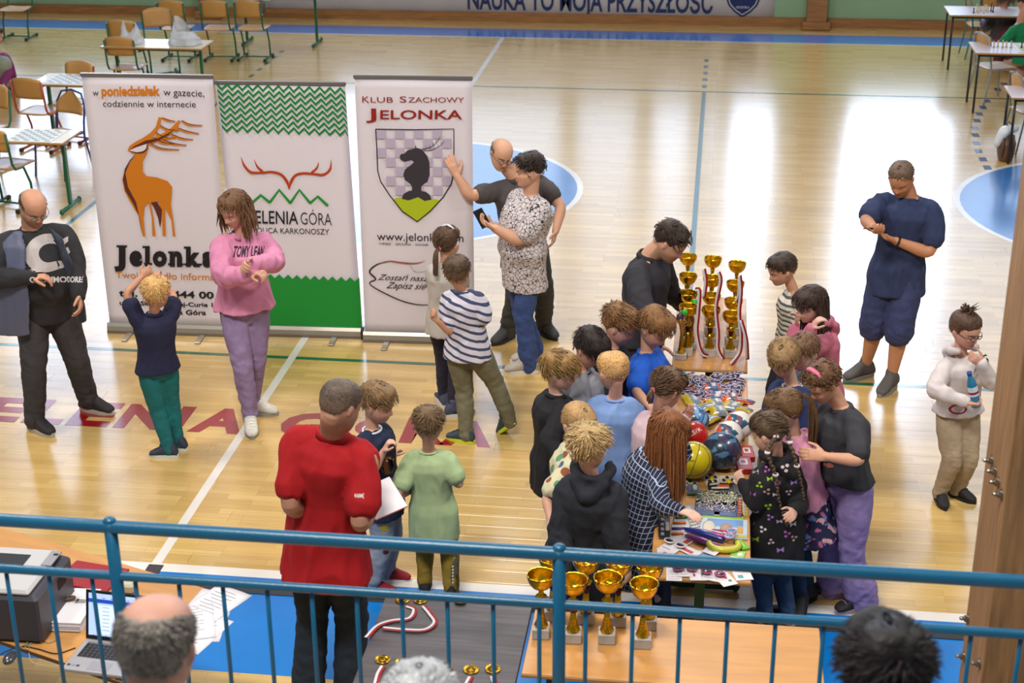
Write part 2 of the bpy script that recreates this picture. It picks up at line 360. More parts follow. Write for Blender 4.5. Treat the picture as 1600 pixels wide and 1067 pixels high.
def person(label, Ht=1.75, face=0., feet=None, pelvis=None, neck=None, head=None, armR=None, armL=None, kid=False, male=True,
           girth=1., skin='#c98f6f', hairst=None, shirt=None, pants=None, shoes=None, base=None, pz=None, chest=None, hands=(.35, .35), legs=True, bulk=1., sh=1., hz=.905):
    R_ = lambda a: unit(HR*math.sin(math.radians(a))-HF*math.cos(math.radians(a)))   # 0 = toward the camera, 90 = image right
    chest = face if chest is None else chest
    Fw = R_(face); Rt = np.cross(Fw, UZ); Fc = R_(chest); Rc0 = np.cross(Fc, UZ)
    zP = (pz or .53)*Ht
    gp = [px(f[0], f[1], f[2] if len(f) > 2 else 0) for f in feet] if feet else None
    if base is not None: B = px(*base)
    elif gp: B = np.mean(gp, 0)*np.array([1, 1, 0])
    elif legs and hz: B = px(head[0], head[1], hz*Ht)*np.array([1, 1, 0])
    else: B = px(pelvis[0], pelvis[1], zP)*np.array([1, 1, 0])
    pl = lambda x, y, off=0: pplane(x, y, B+HF*off, HF)
    P = pl(pelvis[0], pelvis[1], pelvis[2] if len(pelvis) > 2 else 0)
    N = pl(neck[0], neck[1], neck[2] if len(neck) > 2 else 0)+UZ*(.014 if kid else .004)*Ht
    Hc = pl(head[0], head[1], head[2]); U = unit(N-P); tl = np.linalg.norm(N-P)/Ht
    if legs and tl > .315 and shirt:
        mv = (tl-.30)*Ht; P = P+U*mv; shirt = dict(shirt, hem=shirt.get('hem', .12)+mv/Ht)
        if shirt.get('skirt'): shirt['skirt'] += mv/Ht
    Rc = unit(Rc0-U*np.dot(Rc0, U)); Fcc = np.cross(U, Rc)
    hh = (.136 if not kid else (.172 if Ht < 1.3 else .162))*Ht*.97
    hy, hp, hr = (list(head[3:])+[0, 0, 0])[:3]
    f0 = R_(hy); x0 = np.cross(f0, UZ); p_ = math.radians(hp)
    f1 = f0*math.cos(p_)-UZ*math.sin(p_); u1 = UZ*math.cos(p_)+f0*math.sin(p_); r_ = math.radians(hr)
    x1, u1 = x0*math.cos(r_)-u1*math.sin(r_), u1*math.cos(r_)+x0*math.sin(r_)
    HM = frame_mat(Hc, x1*hh, f1*hh, u1*hh)
    DIAG.append('%-46s P.z/H %.3f  trunk %.3f  headtop %.2f  B %s' % (label[:46], P[2]/Ht, np.linalg.norm(N-P)/Ht, (Hc+u1*hh*.5)[2]/Ht, B.round(2)))
    root = empty('person', tuple(B), label, 'person')
    vox = .0062 if Ht > 1.5 else .0055
    kf = 1.0 if not kid else .95
    # joints
    shw = (.098 if male and not kid else .088 if not kid else .086)*Ht*sh
    shz = .052*Ht; SR = N-U*shz+Rc*shw; SL = N-U*shz-Rc*shw
    HipR = P+Rt*.050*Ht-UZ*.03*Ht; HipL = P-Rt*.050*Ht-UZ*.03*Ht
    LU, LF = .172*Ht, .150*Ht
    def arm(S, spec, sgn):
        if spec is None:
            E = S+unit(-UZ+Rc*sgn*.18)*LU; W = E+unit(-UZ+Fc*.15)*LF; return E, W
        out = []; A = S
        for (x, y, s), L in zip(spec, (LU, LF)):
            d = unit(ray(x, y)); v = A-EYE; tc = np.dot(v, d); q = EYE+d*tc; h2 = L*L-np.dot(q-A, q-A)
            if h2 <= 0:
                A = A+unit(q-A)*L
            else: A = q-d*s*math.sqrt(h2)
            out.append(A)
        return out
    ER, WR = arm(SR, armR, 1); EL, WL = arm(SL, armL, -1)
    def leg(Hp, gpt, raise_=0):
        A = gpt+UZ*.045*Ht; v = A-Hp; D = np.linalg.norm(v); T1 = T2 = min(.26*Ht, max(D*.506, .215*Ht)); D2 = min(D, (T1+T2)*.998)
        A2 = Hp+v/D*D2 if D > D2 else A; b = unit(Fw-unit(v)*np.dot(Fw, unit(v)))
        return (Hp+A)/2+b*math.sqrt(max(0, T1*T1-(D2/2)**2)), A
    fy = [face, face]; fpz = [0, 0]
    if feet and legs:
        for i, f in enumerate(feet):
            if len(f) > 3: fy[i] = f[3]
            if len(f) > 4: fpz[i] = math.radians(f[4])
    if legs:
        if gp is None: gp = [B+Rt*.055*Ht, B-Rt*.055*Ht]
        KR, AR_ = leg(HipR, gp[0]); KL, AL_ = leg(HipL, gp[1])
    # ---- body
    g = G()
    V, F = head_mesh_local(kid, male, fat=1.12 if girth > 1.15 else 1.); g.add(V, F, HM)
    for s in (-1, 1):
        M2 = HM@np.array([[1, 0, 0, s*(.345 if not kid else .36)], [0, 1, 0, -.05], [0, 0, 1, -.03], [0, 0, 0, 1.]])
        a = .25*s
        g.ell((0, 0, 0), (.028, .062, .10), 10, 8, M2, R=[[math.cos(a), -math.sin(a), 0], [math.sin(a), math.cos(a), 0], [0, 0, 1]])
        g.ell((s*.02, -.01, .03), (.02, .065, .075), 10, 8, M2, R=[[math.cos(a), -math.sin(a), 0], [math.sin(a), math.cos(a), 0], [0, 0, 1]])
    nr = (.034 if male and not kid else .029 if not kid else .027)*Ht*(1.12 if girth > 1.15 else 1)
    hb = (HM@np.array([0, -.12, -.18, 1]))[:3]
    g.limb([N-U*.06*Ht, N-U*.01*Ht, hb], [nr*1.12, nr*1.04, nr*1.0], 16)
    L = np.linalg.norm(N-P)
    tor = [(-.20, .05, .045), (0, .082, .058), (.3, .066*girth, .05*girth), (.6, .075*girth, .055*girth), (.84, .085, .05), (.95, .06, .04), (1.0, .035, .03)]
    g.loft([P+U*L*t+Fcc*.09*Ht*(girth-1)*math.exp(-((t-.3)/.35)**2) for t, a, b in tor], [unit(Rt*(1-t)+Rc*t) for t, a, b in tor], [unit(Fw*(1-t)+Fcc*t) for t, a, b in tor], [a*Ht*.92 for t, a, b in tor], [b*Ht*.9 for t, a, b in tor], 18)
    ab = bulk*(1.0 if male and not kid else .88 if not kid else .84)
    for (S, E, W, sg, hc) in ((SR, ER, WR, 1, hands[0]), (SL, EL, WL, -1, hands[1])):
        mid = (S+E)/2; fm = E*.7+W*.3
        g.limb([S-Rc*sg*.03*Ht+U*.01*Ht, S, mid, E, fm, W], np.array([.022, .030, .0295, .025, .0265, .0165])*Ht*ab, 14)
        D = unit(W-E); inn = -Rc*sg
        nrm = hc[1] if isinstance(hc, tuple) else (inn*.8+Fc*.2-UZ*.3*abs(D[2] < .5)); cu = hc[0] if isinstance(hc, tuple) else hc
        dirh = unit(D+(np.array(hc[2]) if isinstance(hc, tuple) and len(hc) > 2 else 0))
        nn = np.array(nrm, float)
        add_hand(g, W, dirh, nn, Fc+UZ*.5, Ht*(1.0 if not kid else .98), cu)
    if legs:
        for (Hp, K, A, fd) in ((HipR, KR, AR_, R_(fy[0])), (HipL, KL, AL_, R_(fy[1]))):
            lr = np.array([.05, .046, .037, .032, .036, .021, .021])*Ht*(ab if pants and pants.get('len', 1) < .9 else .8)
            g.limb([Hp, Hp*.6+K*.4, Hp*.15+K*.85, K+(K-(Hp+A)/2)*.0, K*.68+A*.32-fd*.008*Ht, A*.94+K*.06, A-UZ*.02*Ht], lr, 14)
    me = remesh(g, vox, 1, .6, .35)
    V = getco(me); sk = lin(skin)*[1.02, 1.09, 1.28]; C = np.tile(sk, (len(V), 1))
    Li = (V-Hc)@np.stack([x1, f1, u1]).T/hh; X, Y, Z = Li.T
    gs = lambda x0, z0, sx, sz: (np.exp(-((np.abs(X)-x0)/sx)**2-((Z-z0)/sz)**2)*(Y > .1))[:, None]
    C = C*(1-.18*gs(0, -.12, .07, .06)*[0, 1, 1])*(1-.12*gs(.19, -.13, .08, .07)*[0, 1, 1])
    lip = np.clip(gs(0, -.27, .095, .036)*1.3, 0, 1); C = C*(1-lip)+sk*np.array([.78, .42, .42])*lip
    hc_ = lin(hairst['c']) if hairst else sk*.5
    br = np.clip(gs(.14, .085, .075, .018)*1.6, 0, 1)*(.85 if hairst else .3); C = C*(1-br)+hc_*.6*br
    ey = np.clip(gs(.145, .012, .06, .022)*1.2, 0, 1)*.35; C = C*(1-ey)+sk*.45*ey
    if hairst and hairst.get('stubble'):
        sb = smoothstep(-.1, -.26, Z)*(Y > -.2)*(np.abs(Z) < .6)*hairst['stubble']; sb = sb[:, None]*(1-lip); C = C*(1-sb)+hc_*.8*sb
    if hairst and hairst.get('buzz'):
        zl = np.interp(np.abs(np.arctan2(X, Y)), HL_A, HL_Z)+.0; mk = smoothstep(0, .05, Z-zl)*(np.abs(Z) < .7)*(np.abs(X) < .5)*(np.abs(Y) < .6)*hairst['buzz']; mk = mk[:, None]
        C = C*(1-mk)+(sk*.45+hc_*.55)*mk
    C *= (1+.05*fnoise(V, 9, 3)[:, None]); setcol(me, np.clip(C, 0, 1))
    body = link_mesh(me, 'body', mat('skin', vcol=True, rough=.52, bump=.08, bscale=220, spec=.35), root, True)
    ge = G()
    for s in (-1, 1):
        ge = G(); q = np.array([s*.145, .352 if not kid else .345, .006]); ge.ell(q, (.036, .045, .020), 10, 8, HM, col=lin('#a89e98')); ge.ell(q+[0, .034, -.003], (.020, .016, .018), 8, 6, HM, col=lin('#1c130e')); ge.obj('eye', mat('eye', vcol=True, rough=.15), root, True, True)
    info = dict(root=root, body=body, P=P, N=N, U=U, Rc=Rc, Fc=Fcc, Fw=Fw, Rt=Rt, HM=HM, hh=hh, Hc=Hc, SR=SR, SL=SL, ER=ER, EL=EL, WR=WR, WL=WL, L=L, Ht=Ht, hx=x1, hf=f1, hu=u1, B=B, kid=kid, R_=R_, vox=vox)
    # ---- shirt
    if shirt:
        s = shirt; fit = s.get('fit', 1.)*(1.04 if kid else 1.); hem = max(-.02, s.get('hem', .12)-(.05 if feet else .02)); g = G(); gf = girth; t1_ = -hem*Ht/L; t2_ = -.02 if t1_ < -.05 else t1_+.06
        secs = [(t1_, .106*s.get('hemw', 1), .082*s.get('hemw', 1)), (t2_, .101, .078), (.15, .090*(gf+.0), .067*gf), (.35, .086*gf, .064*gf), (.55, .090*gf**.8, .070*gf**.9), (.72, .098*gf**.4*sh, .074*gf**.4), (.84, .092*sh, .062), (.91, .070*sh, .050), (.955, .050, .043), (.985, .038, .036)]
        if not male and not kid: secs = [(t, a*(.93 if t > .3 else 1.0), b*(1.12 if .5 < t < .8 else 1.0)) for t, a, b in secs]
        if s.get('skirt'):
            k = s['skirt']; secs = [(-(k-.0)*Ht/L, .13*s.get('hemw', 1), .11*s.get('hemw', 1)), (-k*.5*Ht/L, .112, .092)]+secs[1:]
        cen = []
        for t, a, b in secs:
            c = P+U*L*t if t > 0 else P+(UZ*.8+U*.2)*L*t
            cen.append(c+Fcc*.09*Ht*(gf-1)*math.exp(-((t-.3)/.35)**2))
        g.loft(cen, [unit(Rt*(1-t)+Rc*t) if 0 < t < 1 else (Rt if t <= 0 else Rc) for t, a, b in secs], [unit(Fw*(1-t)+Fcc*t) if 0 < t < 1 else (Fw if t <= 0 else Fcc) for t, a, b in secs],
               [a*Ht*fit*(1.0 if t < .9 else 1/fit) for t, a, b in secs], [b*Ht*fit*(1.0 if t < .9 else 1/fit) for t, a, b in secs], 22)
        sl = s.get('sleeve', 1.)
        for (S, E, W, sg) in ((SR, ER, WR, 1), (SL, EL, WL, -1)):
            lf = s.get('slfit', fit)
            if sl <= .5:
                tip = S+(E-S)*(sl*2); q = [N-U*.035*Ht+Rc*sg*.035*Ht, S-Rc*sg*.012*Ht, S*.5+tip*.5, tip]; rr = np.array([.032, .041, .042, .043 if not kid else .046])*Ht*lf*ab**.5
                g.limb(q, rr, 16)
            else:
                f = (sl-.5)*2; tip = E+(W-E)*f; q = [N-U*.035*Ht+Rc*sg*.035*Ht, S-Rc*sg*.010*Ht, (S+E)/2, E, E*.5+tip*.5, tip]
                g.limb(q, np.array([.026, .037, .037, .034, .031, .025 if f > .8 else .030])*Ht*lf*ab**.5, 16)
        if s.get('hood'):
            hc0 = N+UZ*.015*Ht-Fcc*.045*Ht; ang = np.linspace(-1.15*pi, .15*pi, 12)+pi*.5
            pts = [N+UZ*(.028*Ht-.05*Ht*max(0, -math.sin(a+pi/2))*0)+Rc*math.sin(a)*.062*Ht-Fcc*math.cos(a)*.055*Ht-UZ*.012*Ht*(math.cos(a)) for a in np.linspace(-2.3, 2.3, 12)]
            g.limb(pts, .020*Ht, 10)
            g.limb([N-Fcc*.055*Ht+UZ*.005*Ht+Rc*.05*Ht, N-Fcc*.075*Ht-U*.05*Ht, N-Fcc*.055*Ht+UZ*.005*Ht-Rc*.05*Ht], [.02*Ht, .038*Ht, .02*Ht], 12)
        me = remesh(g, s.get('vox', .0095 if Ht > 1.5 else .008), s.get('smooth', 5))
        V = getco(me); Nn = getno(me); am = s.get('fold', 1.)*.0060*(Ht/1.7)
        # drape folds: ridged waves
        d = fnoise(V*np.array([1, 1, .55]), 4.5/Ht*1.5, int(Ht*997)+len(label), 3); r1 = 1-2*np.abs(fnoise(V*np.array([1, 1, .4]), 5.5/Ht*1.5, len(label)+5, 2))
        dist = np.minimum(np.linalg.norm(V-ER, axis=1), np.linalg.norm(V-EL, axis=1)); el = np.exp(-(dist/(.07*Ht))**2)*(sl > .5)
        ring = fnoise(V, 13, 9, 1)
        V = V+Nn*((d*.8+r1*.9)*am+el*ring*.004)[:, None]
        setco(me, V)
        sm = s['m'] if 'm' in s else mat('cloth_'+s['c'], s['c'], s.get('rough', .85), noise=.06, nscale=14, bump=.25, bscale=240, )
        if callable(sm): sm = sm(info)
        nm = s.get('name', 'shirt'); so = link_mesh(me, nm, sm, root, True); info['shirt'] = so
        if s.get('loc'): store_loc(so, info)
        if s.get('collar'):
            g = G(); c_0 = P+U*L*.975; pts = [c_0+Rc*math.sin(a)*.043*Ht-Fcc*math.cos(a)*.039*Ht+U*(math.cos(a))*.006*Ht for a in np.linspace(-2.8, 2.8, 18)]
            hgt = .014*Ht if s['collar'] == 'polo' else .010*Ht
            Cc = np.array(pts); out = np.array([unit(p_-c_0) for p_ in Cc]); tv = []
            for a_, o_ in ((-.7*hgt, .008*Ht), (.9*hgt, -.002*Ht), (.9*hgt, -.006*Ht), (-.7*hgt, -.004*Ht)):
                tv.append(Cc+UZ*a_+out*o_)
            k = len(Cc); g.add(np.vstack(tv), [(r*k+i, r*k+i+1, ((r+1) % 4)*k+i+1, ((r+1) % 4)*k+i) for r in range(4) for i in range(k-1)]+[(0, k, 2*k, 3*k), (4*k-1, 3*k-1, 2*k-1, k-1)])
            g.obj('collar', s.get('cm', sm), so, True)
        if s.get('trim'):
            g = G(); pts = [P+U*L*.965+U*math.cos(a)*.004*Ht+Rc*math.sin(a)*.0435*Ht-Fcc*math.cos(a)*.0385*Ht for a in np.linspace(-pi, pi, 22)]
            g.tube(pts, .0055*Ht, 8); g.obj('neckband', mat('cloth_'+s['trim'], s['trim'], .85), so, True)
    if pants and legs:
        s = pants; fit = s.get('fit', 1.); g = G(); ln = s.get('len', 1.)
        secs = [(-.24, .055, .055), (-.10, .088, .070), (.02, .090, .070), (.12, .082, .064), (.17, .065, .05)]
        g.loft([P+(UZ*.6+U*.4)*L*t for t, a, b in secs], Rt, Fw, [a*Ht*(.5+.5*fit)*.97 for t, a, b in secs], [b*Ht*(.5+.5*fit) for t, a, b in secs], 20)
        flare = s.get('flare', 1.)
        for (Hp, K, A) in ((HipR, KR, AR_), (HipL, KL, AL_)):
            if ln >= .9:
                q = [Hp+UZ*.02*Ht, Hp*.7+K*.3, Hp*.3+K*.7, K, K*.65+A*.35, K*.25+A*.75, A*1.0+K*.0-UZ*.008*Ht]; rr = np.array([.052, .054, .046, .041, .039, .034*flare, .031*flare])
            else:
                tip = K*(1-0)+(A-K)*(ln-.5)*2 if ln > .5 else Hp+(K-Hp)*ln*2
                q = [Hp+UZ*.02*Ht, Hp*.7+K*.3, Hp*.3+K*.7, tip]; rr = np.array([.054, .057, .055, .054*flare])
            g.limb(q, rr*Ht*fit*(1 if ln < .9 else 1), 18)
        me = remesh(g, .0095 if Ht > 1.5 else .008, 4); V = getco(me); Nn = getno(me)
        kn = np.minimum(np.linalg.norm(V-KR, axis=1), np.linalg.norm(V-KL, axis=1)); an = np.minimum(np.linalg.norm(V-AR_, axis=1), np.linalg.norm(V-AL_, axis=1))
        Z3 = V*np.array([.8, .8, 1.25]); ring = fnoise(Z3, 8, len(label), 3)
        wgt = np.exp(-(kn/(.09*Ht))**2)+1.3*np.exp(-(an/(.10*Ht))**2)*(ln >= .9)+.25
        f_ = s.get('fold', 1.)*.0062*Ht/1.7
        V = V+Nn*(ring*wgt*f_+(1-2*np.abs(fnoise(V*np.array([1, 1, .3]), 5, 11, 2)))*f_*.45)[:, None]; setco(me, V)
        pm = s['m'] if 'm' in s else mat('cloth_'+s['c'], s['c'], s.get('rough', .85), noise=.10, nscale=22, bump=.42, bscale=24)
        if callable(pm): pm = pm(info)
        info['pants'] = link_mesh(me, s.get('name', 'trousers'), pm, root, True)
        info.update(KR=KR, KL=KL, AR=AR_, AL=AL_)
    if shoes and legs:
        for i, (A, gpt) in enumerate(((AR_, gp[0]), (AL_, gp[1]))):
            shoe(root, gpt, R_(fy[i]), Ht, shoes, fpz[i])
        info.update(KR=KR, KL=KL, AR=AR_, AL=AL_)
    if hairst: hair(info, hairst)
    return info
# hairline height over the angle from the front
HL_A = np.array([0, .5, .85, 1.15, 1.35, 1.6, 1.9, 2.4, 3.15])
HL_Z = np.array([.33, .31, .24, .14, -.02, .07, -.04, -.17, -.22])
def hair(I, st):
    """st: c colour, len tuft length, thick, style short|bald|long|pony|..."""
    kid = I['kid']; HM = I['HM']; th0 = st.get('thick', .05); style = st.get('style', 'short'); c0 = lin(st['c'])*1.35; seed = int(abs(I['Hc'][0])*1000) % 977
    r = np.random.default_rng(seed); zl_add = np.zeros_like(HL_A)
    if kid: zl_add[:3] -= .06
    if st.get('fringe'): zl_add[:3] -= st['fringe']
    if style in ('long', 'pony', 'bob', 'braids', 'bun'): zl_add[4:] += -.02
    HLz = HL_Z+zl_add+st.get('line', 0); ztop = head_profile(kid)[0][0]
    bald = st.get('bald', 0.)
    def inside(th, z):
        m = z-np.interp(np.abs(th), HL_A, HLz)
        if bald: # crown bare, band around the sides and back
            lim = np.interp(np.abs(th), [0, .9, 1.3, 2.2, 3.15], [-1, .02+.2*(1-bald), .20+.2*(1-bald), .26+.2*(1-bald), .22+.22*(1-bald)])
            m = np.minimum(m, lim-z)
        return m
    g = G(); n, mz = 48, 26; zz = ztop-(ztop+.26)*(np.linspace(0, 1, mz)**1.6); TH = np.linspace(-pi, pi, n, endpoint=False)
    ths, zs = np.meshgrid(TH, zz); ths, zs = ths.ravel(), zs.ravel(); ins = inside(ths, zs)
    off = np.where(ins > 0, th0*smoothstep(-.01, .22, ins)+.006, -.03)
    pz_ = skull_pt(ths, zs, kid, 0)
    nz = fnoise(pz_*np.array([1, 1, .6]), 2.6, seed, 3)
    off = off+np.where(ins > .02, nz*th0*.35, 0)
    topw = np.clip((zs-.1)/.35, 0, 1); off = off*(1+st.get('top', .3)*topw)
    V = np.array([skull_pt(a, z, kid, o) for a, z, o in zip(ths, zs, off)])
    F = [(i*n+j, i*n+(j+1) % n, (i+1)*n+(j+1) % n, (i+1)*n+j) for i in range(mz-1) for j in range(n) if max(ins[i*n+j], ins[i*n+(j+1) % n], ins[(i+1)*n+j], ins[(i+1)*n+(j+1) % n]) > -.02]
    colr = c0*(1+.22*nz[:, None]); 
    if st.get('fade'): 
        fz = smoothstep(.22, -.05, zs)[:, None]*st['fade']; colr = colr*(1-fz)+(c0*.6+lin('#b98a70')*.4)*fz
    if style != 'none':
        if not bald: V = np.vstack([V, V[:n].mean(0)]); F += [(len(V)-1, j, (j+1) % n) for j in range(n)]; colr = np.vstack([colr, colr[:1]])
        g.add(V, F, HM, np.clip(colr, .003, 1))
    # tufts
    nt = int(st.get('n', 260)*(1.7 if style != 'none' else 1)); Ln = st.get('len', .16); whorl = np.array([.05, -.33, .42])
    k = 0; tries = 0; down = -(np.linalg.inv(HM[:3, :3])@UZ); down = down/np.linalg.norm(down)
    curl = st.get('curl', 0.)
    while k < nt and tries < nt*8:
        tries += 1; th = r.uniform(-pi, pi); z = r.uniform(-.22, ztop-.01) if r.random() < .55 else r.uniform(.2, ztop-.003)
        if inside(th, z) < .015: continue
        if abs(abs(th)-1.45) < .28 and z < .10 and style in ('short',): continue
        k += 1; o = th0*(1+st.get('top', .3)*np.clip((z-.1)/.35, 0, 1))
        p = skull_pt(th, z, kid, o*.75); nrm = unit(p-np.array([0, -.04, .0]))
        away = p-whorl; away = away-nrm*np.dot(away, nrm); fl = unit(away)+np.array(st.get('comb', (0, .25, 0)))
        if style in ('long', 'bob'): fl = unit(away)*.6+down*.8
        if style in ('pony', 'braids', 'bun'):
            tp = np.array(st['tie']); fl = unit(tp-p)
        fl = unit(fl-nrm*np.dot(fl, nrm)); side = np.cross(fl, nrm)
        ln = Ln*r.uniform(.6, 1.25)*(1 if z > .12 or style != 'short' else .55); w0 = st.get('w', .0125)*r.uniform(.6, 1.5); lift = st.get('lift', .25)*r.uniform(.4, 1.6)
        pts = [p]; d = unit(fl+nrm*lift); bend = r.normal(0, .12)
        for q in range(4):
            pts.append(pts[-1]+d*ln/4); 
            cc = pts[-1]-np.array([0, -.04, 0]); cu = unit(cc)
            d = unit(d+side*(bend+curl*math.sin(q*2.+tries))-cu*(.28+.35*(style in ('long', 'bob')))*(1 if np.linalg.norm(cc) > .42 else -.2)*(ln/.2)*.5)
        cc = c0*(1+r.normal(0, .20))*np.array([1, 1+r.normal(0, .03), 1]); cc = cc+lin(st['hi'])*(r.random() < .3)*.5 if 'hi' in st else cc
        tw(g, pts, side, w0, HM, np.clip(cc, .002, 1))
    def strand(pts, wd, cjit=.18, flat=.5, M=HM, col=None):
        cc = (c0 if col is None else col)*(1+r.normal(0, cjit)); g.limb(pts, np.array(wd), 6, M=M, col=np.clip(cc, .002, 1), flat=flat)
    if style in ('long', 'bob'):
        LL = st.get('fall', .9); cnt = int(st.get('strands', 70)*1.5)
        for i in range(cnt):
            th = r.choice([-1, 1])*r.uniform(st.get('from', .9), 3.14); z = r.uniform(-.05, .2); p = skull_pt(th, z, kid, .05+r.uniform(0, .06)); d = down
            pts = [skull_pt(th, z+.18, kid, .04), p]; nrm = unit(np.array([p[0], p[1], 0])); sw = r.normal(0, .05); L_ = LL*r.uniform(.75, 1.08)
            for q in range(6):
                out = nrm*(.015 if q < 3 else -.01*abs(p[0])*4)+np.array([sw, r.normal(0, .02)-.01, 0])*.35+np.array([math.sin(q*1.4+i), math.cos(q*1.7+i), 0])*curl*.05
                pts.append(pts[-1]+down*L_/6+out)
            strand(pts, np.array([.02, .034, .038, .040, .038, .034, .026, .008])*.72)
    if style == 'pony':
        tp = np.array(st['tie']); LL = st.get('fall', .8)
        for i in range(st.get('strands', 26)):
            o = r.normal(0, .035, 3); pts = [tp+o*.4]; d = unit(unit(tp-[0, -.04, 0])*.9+down*.2)
            for q in range(7):
                pts.append(pts[-1]+d*LL/7+o*.12*(1 if q < 4 else -.6)); d = unit(d*.45+down*.75+r.normal(0, .05+curl*.25, 3))
            strand(pts, [.02, .034, .04, .04, .036, .03, .022, .008])
    if style == 'bun':
        tp = np.array(st['tie'])
        for i in range(26):
            d = unit(r.normal(0, 1, 3)*[.8, .8, .4]+[0, -.3, 1.3]); pts = [tp, tp+d*.14, tp+d*.24+r.normal(0, .03, 3), tp+d*.30+down*.06+r.normal(0, .06, 3)]
            strand(pts, [.035, .035, .026, .006])
    if st.get('curls'):
        for i in range(st['curls']):
            th = r.uniform(-pi, pi); z = r.uniform(-.15, ztop-.02)
            if inside(th, z) < 0 or (abs(th) < .7 and z < .3): continue
            p = skull_pt(th, z, kid, th0*.9); nrm = unit(p-[0, -.04, 0]); t1 = unit(np.cross(nrm, r.normal(size=3))); t2 = np.cross(nrm, t1); R0 = r.uniform(.04, .075); p = p+nrm*r.uniform(0, .05)
            strand([p+t1*R0*math.cos(a)+t2*R0*math.sin(a)+nrm*(.012*a) for a in np.linspace(0, 4.2, 7)], [.010, .017, .018, .018, .017, .014, .006], .3)
    if not g.v: return
    me = g.mesh('hair', True)
    I['hair'] = link_mesh(me, 'hair', mat('hair', vcol=True, rough=.5, noise=.25, nscale=90, bump=.35, bscale=150, spec=.35), I['root'], True)
    if style == 'braids':
        for sg in (-1, 1):
            g = G(); tp = skull_pt(np.array(sg*2.35), np.array(-.02), kid, .04); W0 = (HM@np.r_[tp, 1])[:3]; pts = [W0]
            path = st['path'][0 if sg < 0 else 1]
            q = [W0]+[pplane(a, b, I['B']+HF*o, HF) for a, b, o in path]; q = spline(q, 8)
            t = np.r_[0, np.cumsum(np.linalg.norm(np.diff(q, axis=0), axis=1))]; nb = max(6, int(t[-1]/.022)); rad = .017
            for i in range(nb):
                s_ = i/nb*t[-1]; c = np.array([np.interp(s_, t, q[:, j]) for j in range(3)]); c2 = np.array([np.interp(s_+.02, t, q[:, j]) for j in range(3)]); tg = unit(c2-c)
                sd = unit(np.cross(tg, HF)); k = 1-.45*i/nb; f = 1 if i % 2 else -1
                a = c+sd*f*rad*.45*k-tg*.012; b = c-sd*f*rad*.5*k+tg*.016
                g.limb([a, (a+b)/2-HF*.006, b], np.array([.6, 1, .6])*rad*.72*k, 8, col=np.clip(c0*(1+r.normal(0, .15)), 0, 1))
            tpend = q[-1]; tg = unit(q[-1]-q[-3])
            for i in range(8): g.limb([tpend, tpend+tg*.03+r.normal(0, .004, 3), tpend+tg*.07+r.normal(0, .01, 3)], [.005, .006, .002], 5, col=c0)
            o = g.obj('braid', mat('hair'), I['root'], True, True)
            for fpos in st.get('ties', (.02, .3, .55)):
                s_ = fpos*t[-1]; c = np.array([np.interp(s_, t, q[:, j]) for j in range(3)]); e = G(); e.ell(c, (.017, .017, .012), 10, 6); e.obj('hair_tie', mat('cloth_#d9cfd6', '#d9cfd6', .7), o, True)
    if st.get('band') is not None and style in ('pony', 'bun'):
        tp = np.array(st['tie']); e = G(); k = st.get('bandr', .055); W0 = (HM@np.r_[tp, 1])[:3]; ax = unit((HM[:3, :3]@(tp-np.array([0, -.04, 0])))); x = unit(np.cross(ax, UZ+.01)); y = np.cross(ax, x); k *= I['hh']
        e.tube([W0+x*k*math.cos(a)+y*k*math.sin(a) for a in np.linspace(0, 2*pi, 15)], k*.55, 8); e.obj('hair_tie', mat('cloth_'+st['band'], st['band'], .7), I['root'], True)
def tw(g, pts, side, w0, M, col):
    """a thin tapered lock, diamond section"""
    P = np.array(pts); k = len(P); n = g_n(P); V = []
    ws = w0*np.array([.7, 1, .9, .6, .12])[:k]
    for i in range(k):
        a = side*ws[i]; b = n[i]*ws[i]*.45; V += [P[i]-a, P[i]-b, P[i]+a, P[i]+b]
    F = [(4*i+j, 4*i+(j+1) % 4, 4*i+4+(j+1) % 4, 4*i+4+j) for i in range(k-1) for j in range(4)]
    g.add(V, F, M, col)
def g_n(P):
    c = P-np.array([0, -.04, 0]); return c/np.linalg.norm(c, axis=1)[:, None]
def glasses(I, col='#202024', r=.075):
    g = G(); HM = I['HM']; y = .45
    for s in (-1, 1):
        g.tube([(s*.145+r*1.15*math.cos(a), y-.02*abs(math.cos(a)), .0+r*.72*math.sin(a)) for a in np.linspace(0, 2*pi, 17)], .014, 6, M=HM)
        g.tube([(s*.225, y-.02, .02), (s*.34, y-.12, .025), (s*.365, .05, .03), (s*.37, -.06, -.01)], .009, 6, M=HM)
    g.tube([(-.07, y, .01), (0, y+.03, .02), (.07, y, .01)], .009, 6, M=HM)
    o = g.obj('glasses', mat('frame_'+col, col, .35), I['root'], True)
    for s in (-1, 1):
        g = G(); g.lathe([(r*1.08, -.004), (r*1.08, .004)], 18, M=HM@frame_mat((s*.145, y-.008, 0), (1, 0, 0), (0, 0, .68), (0, 1, 0)))
        g.obj('lens', mat('lens', '#ffffff', .02, alpha=.15, spec=.6), o)
    return o
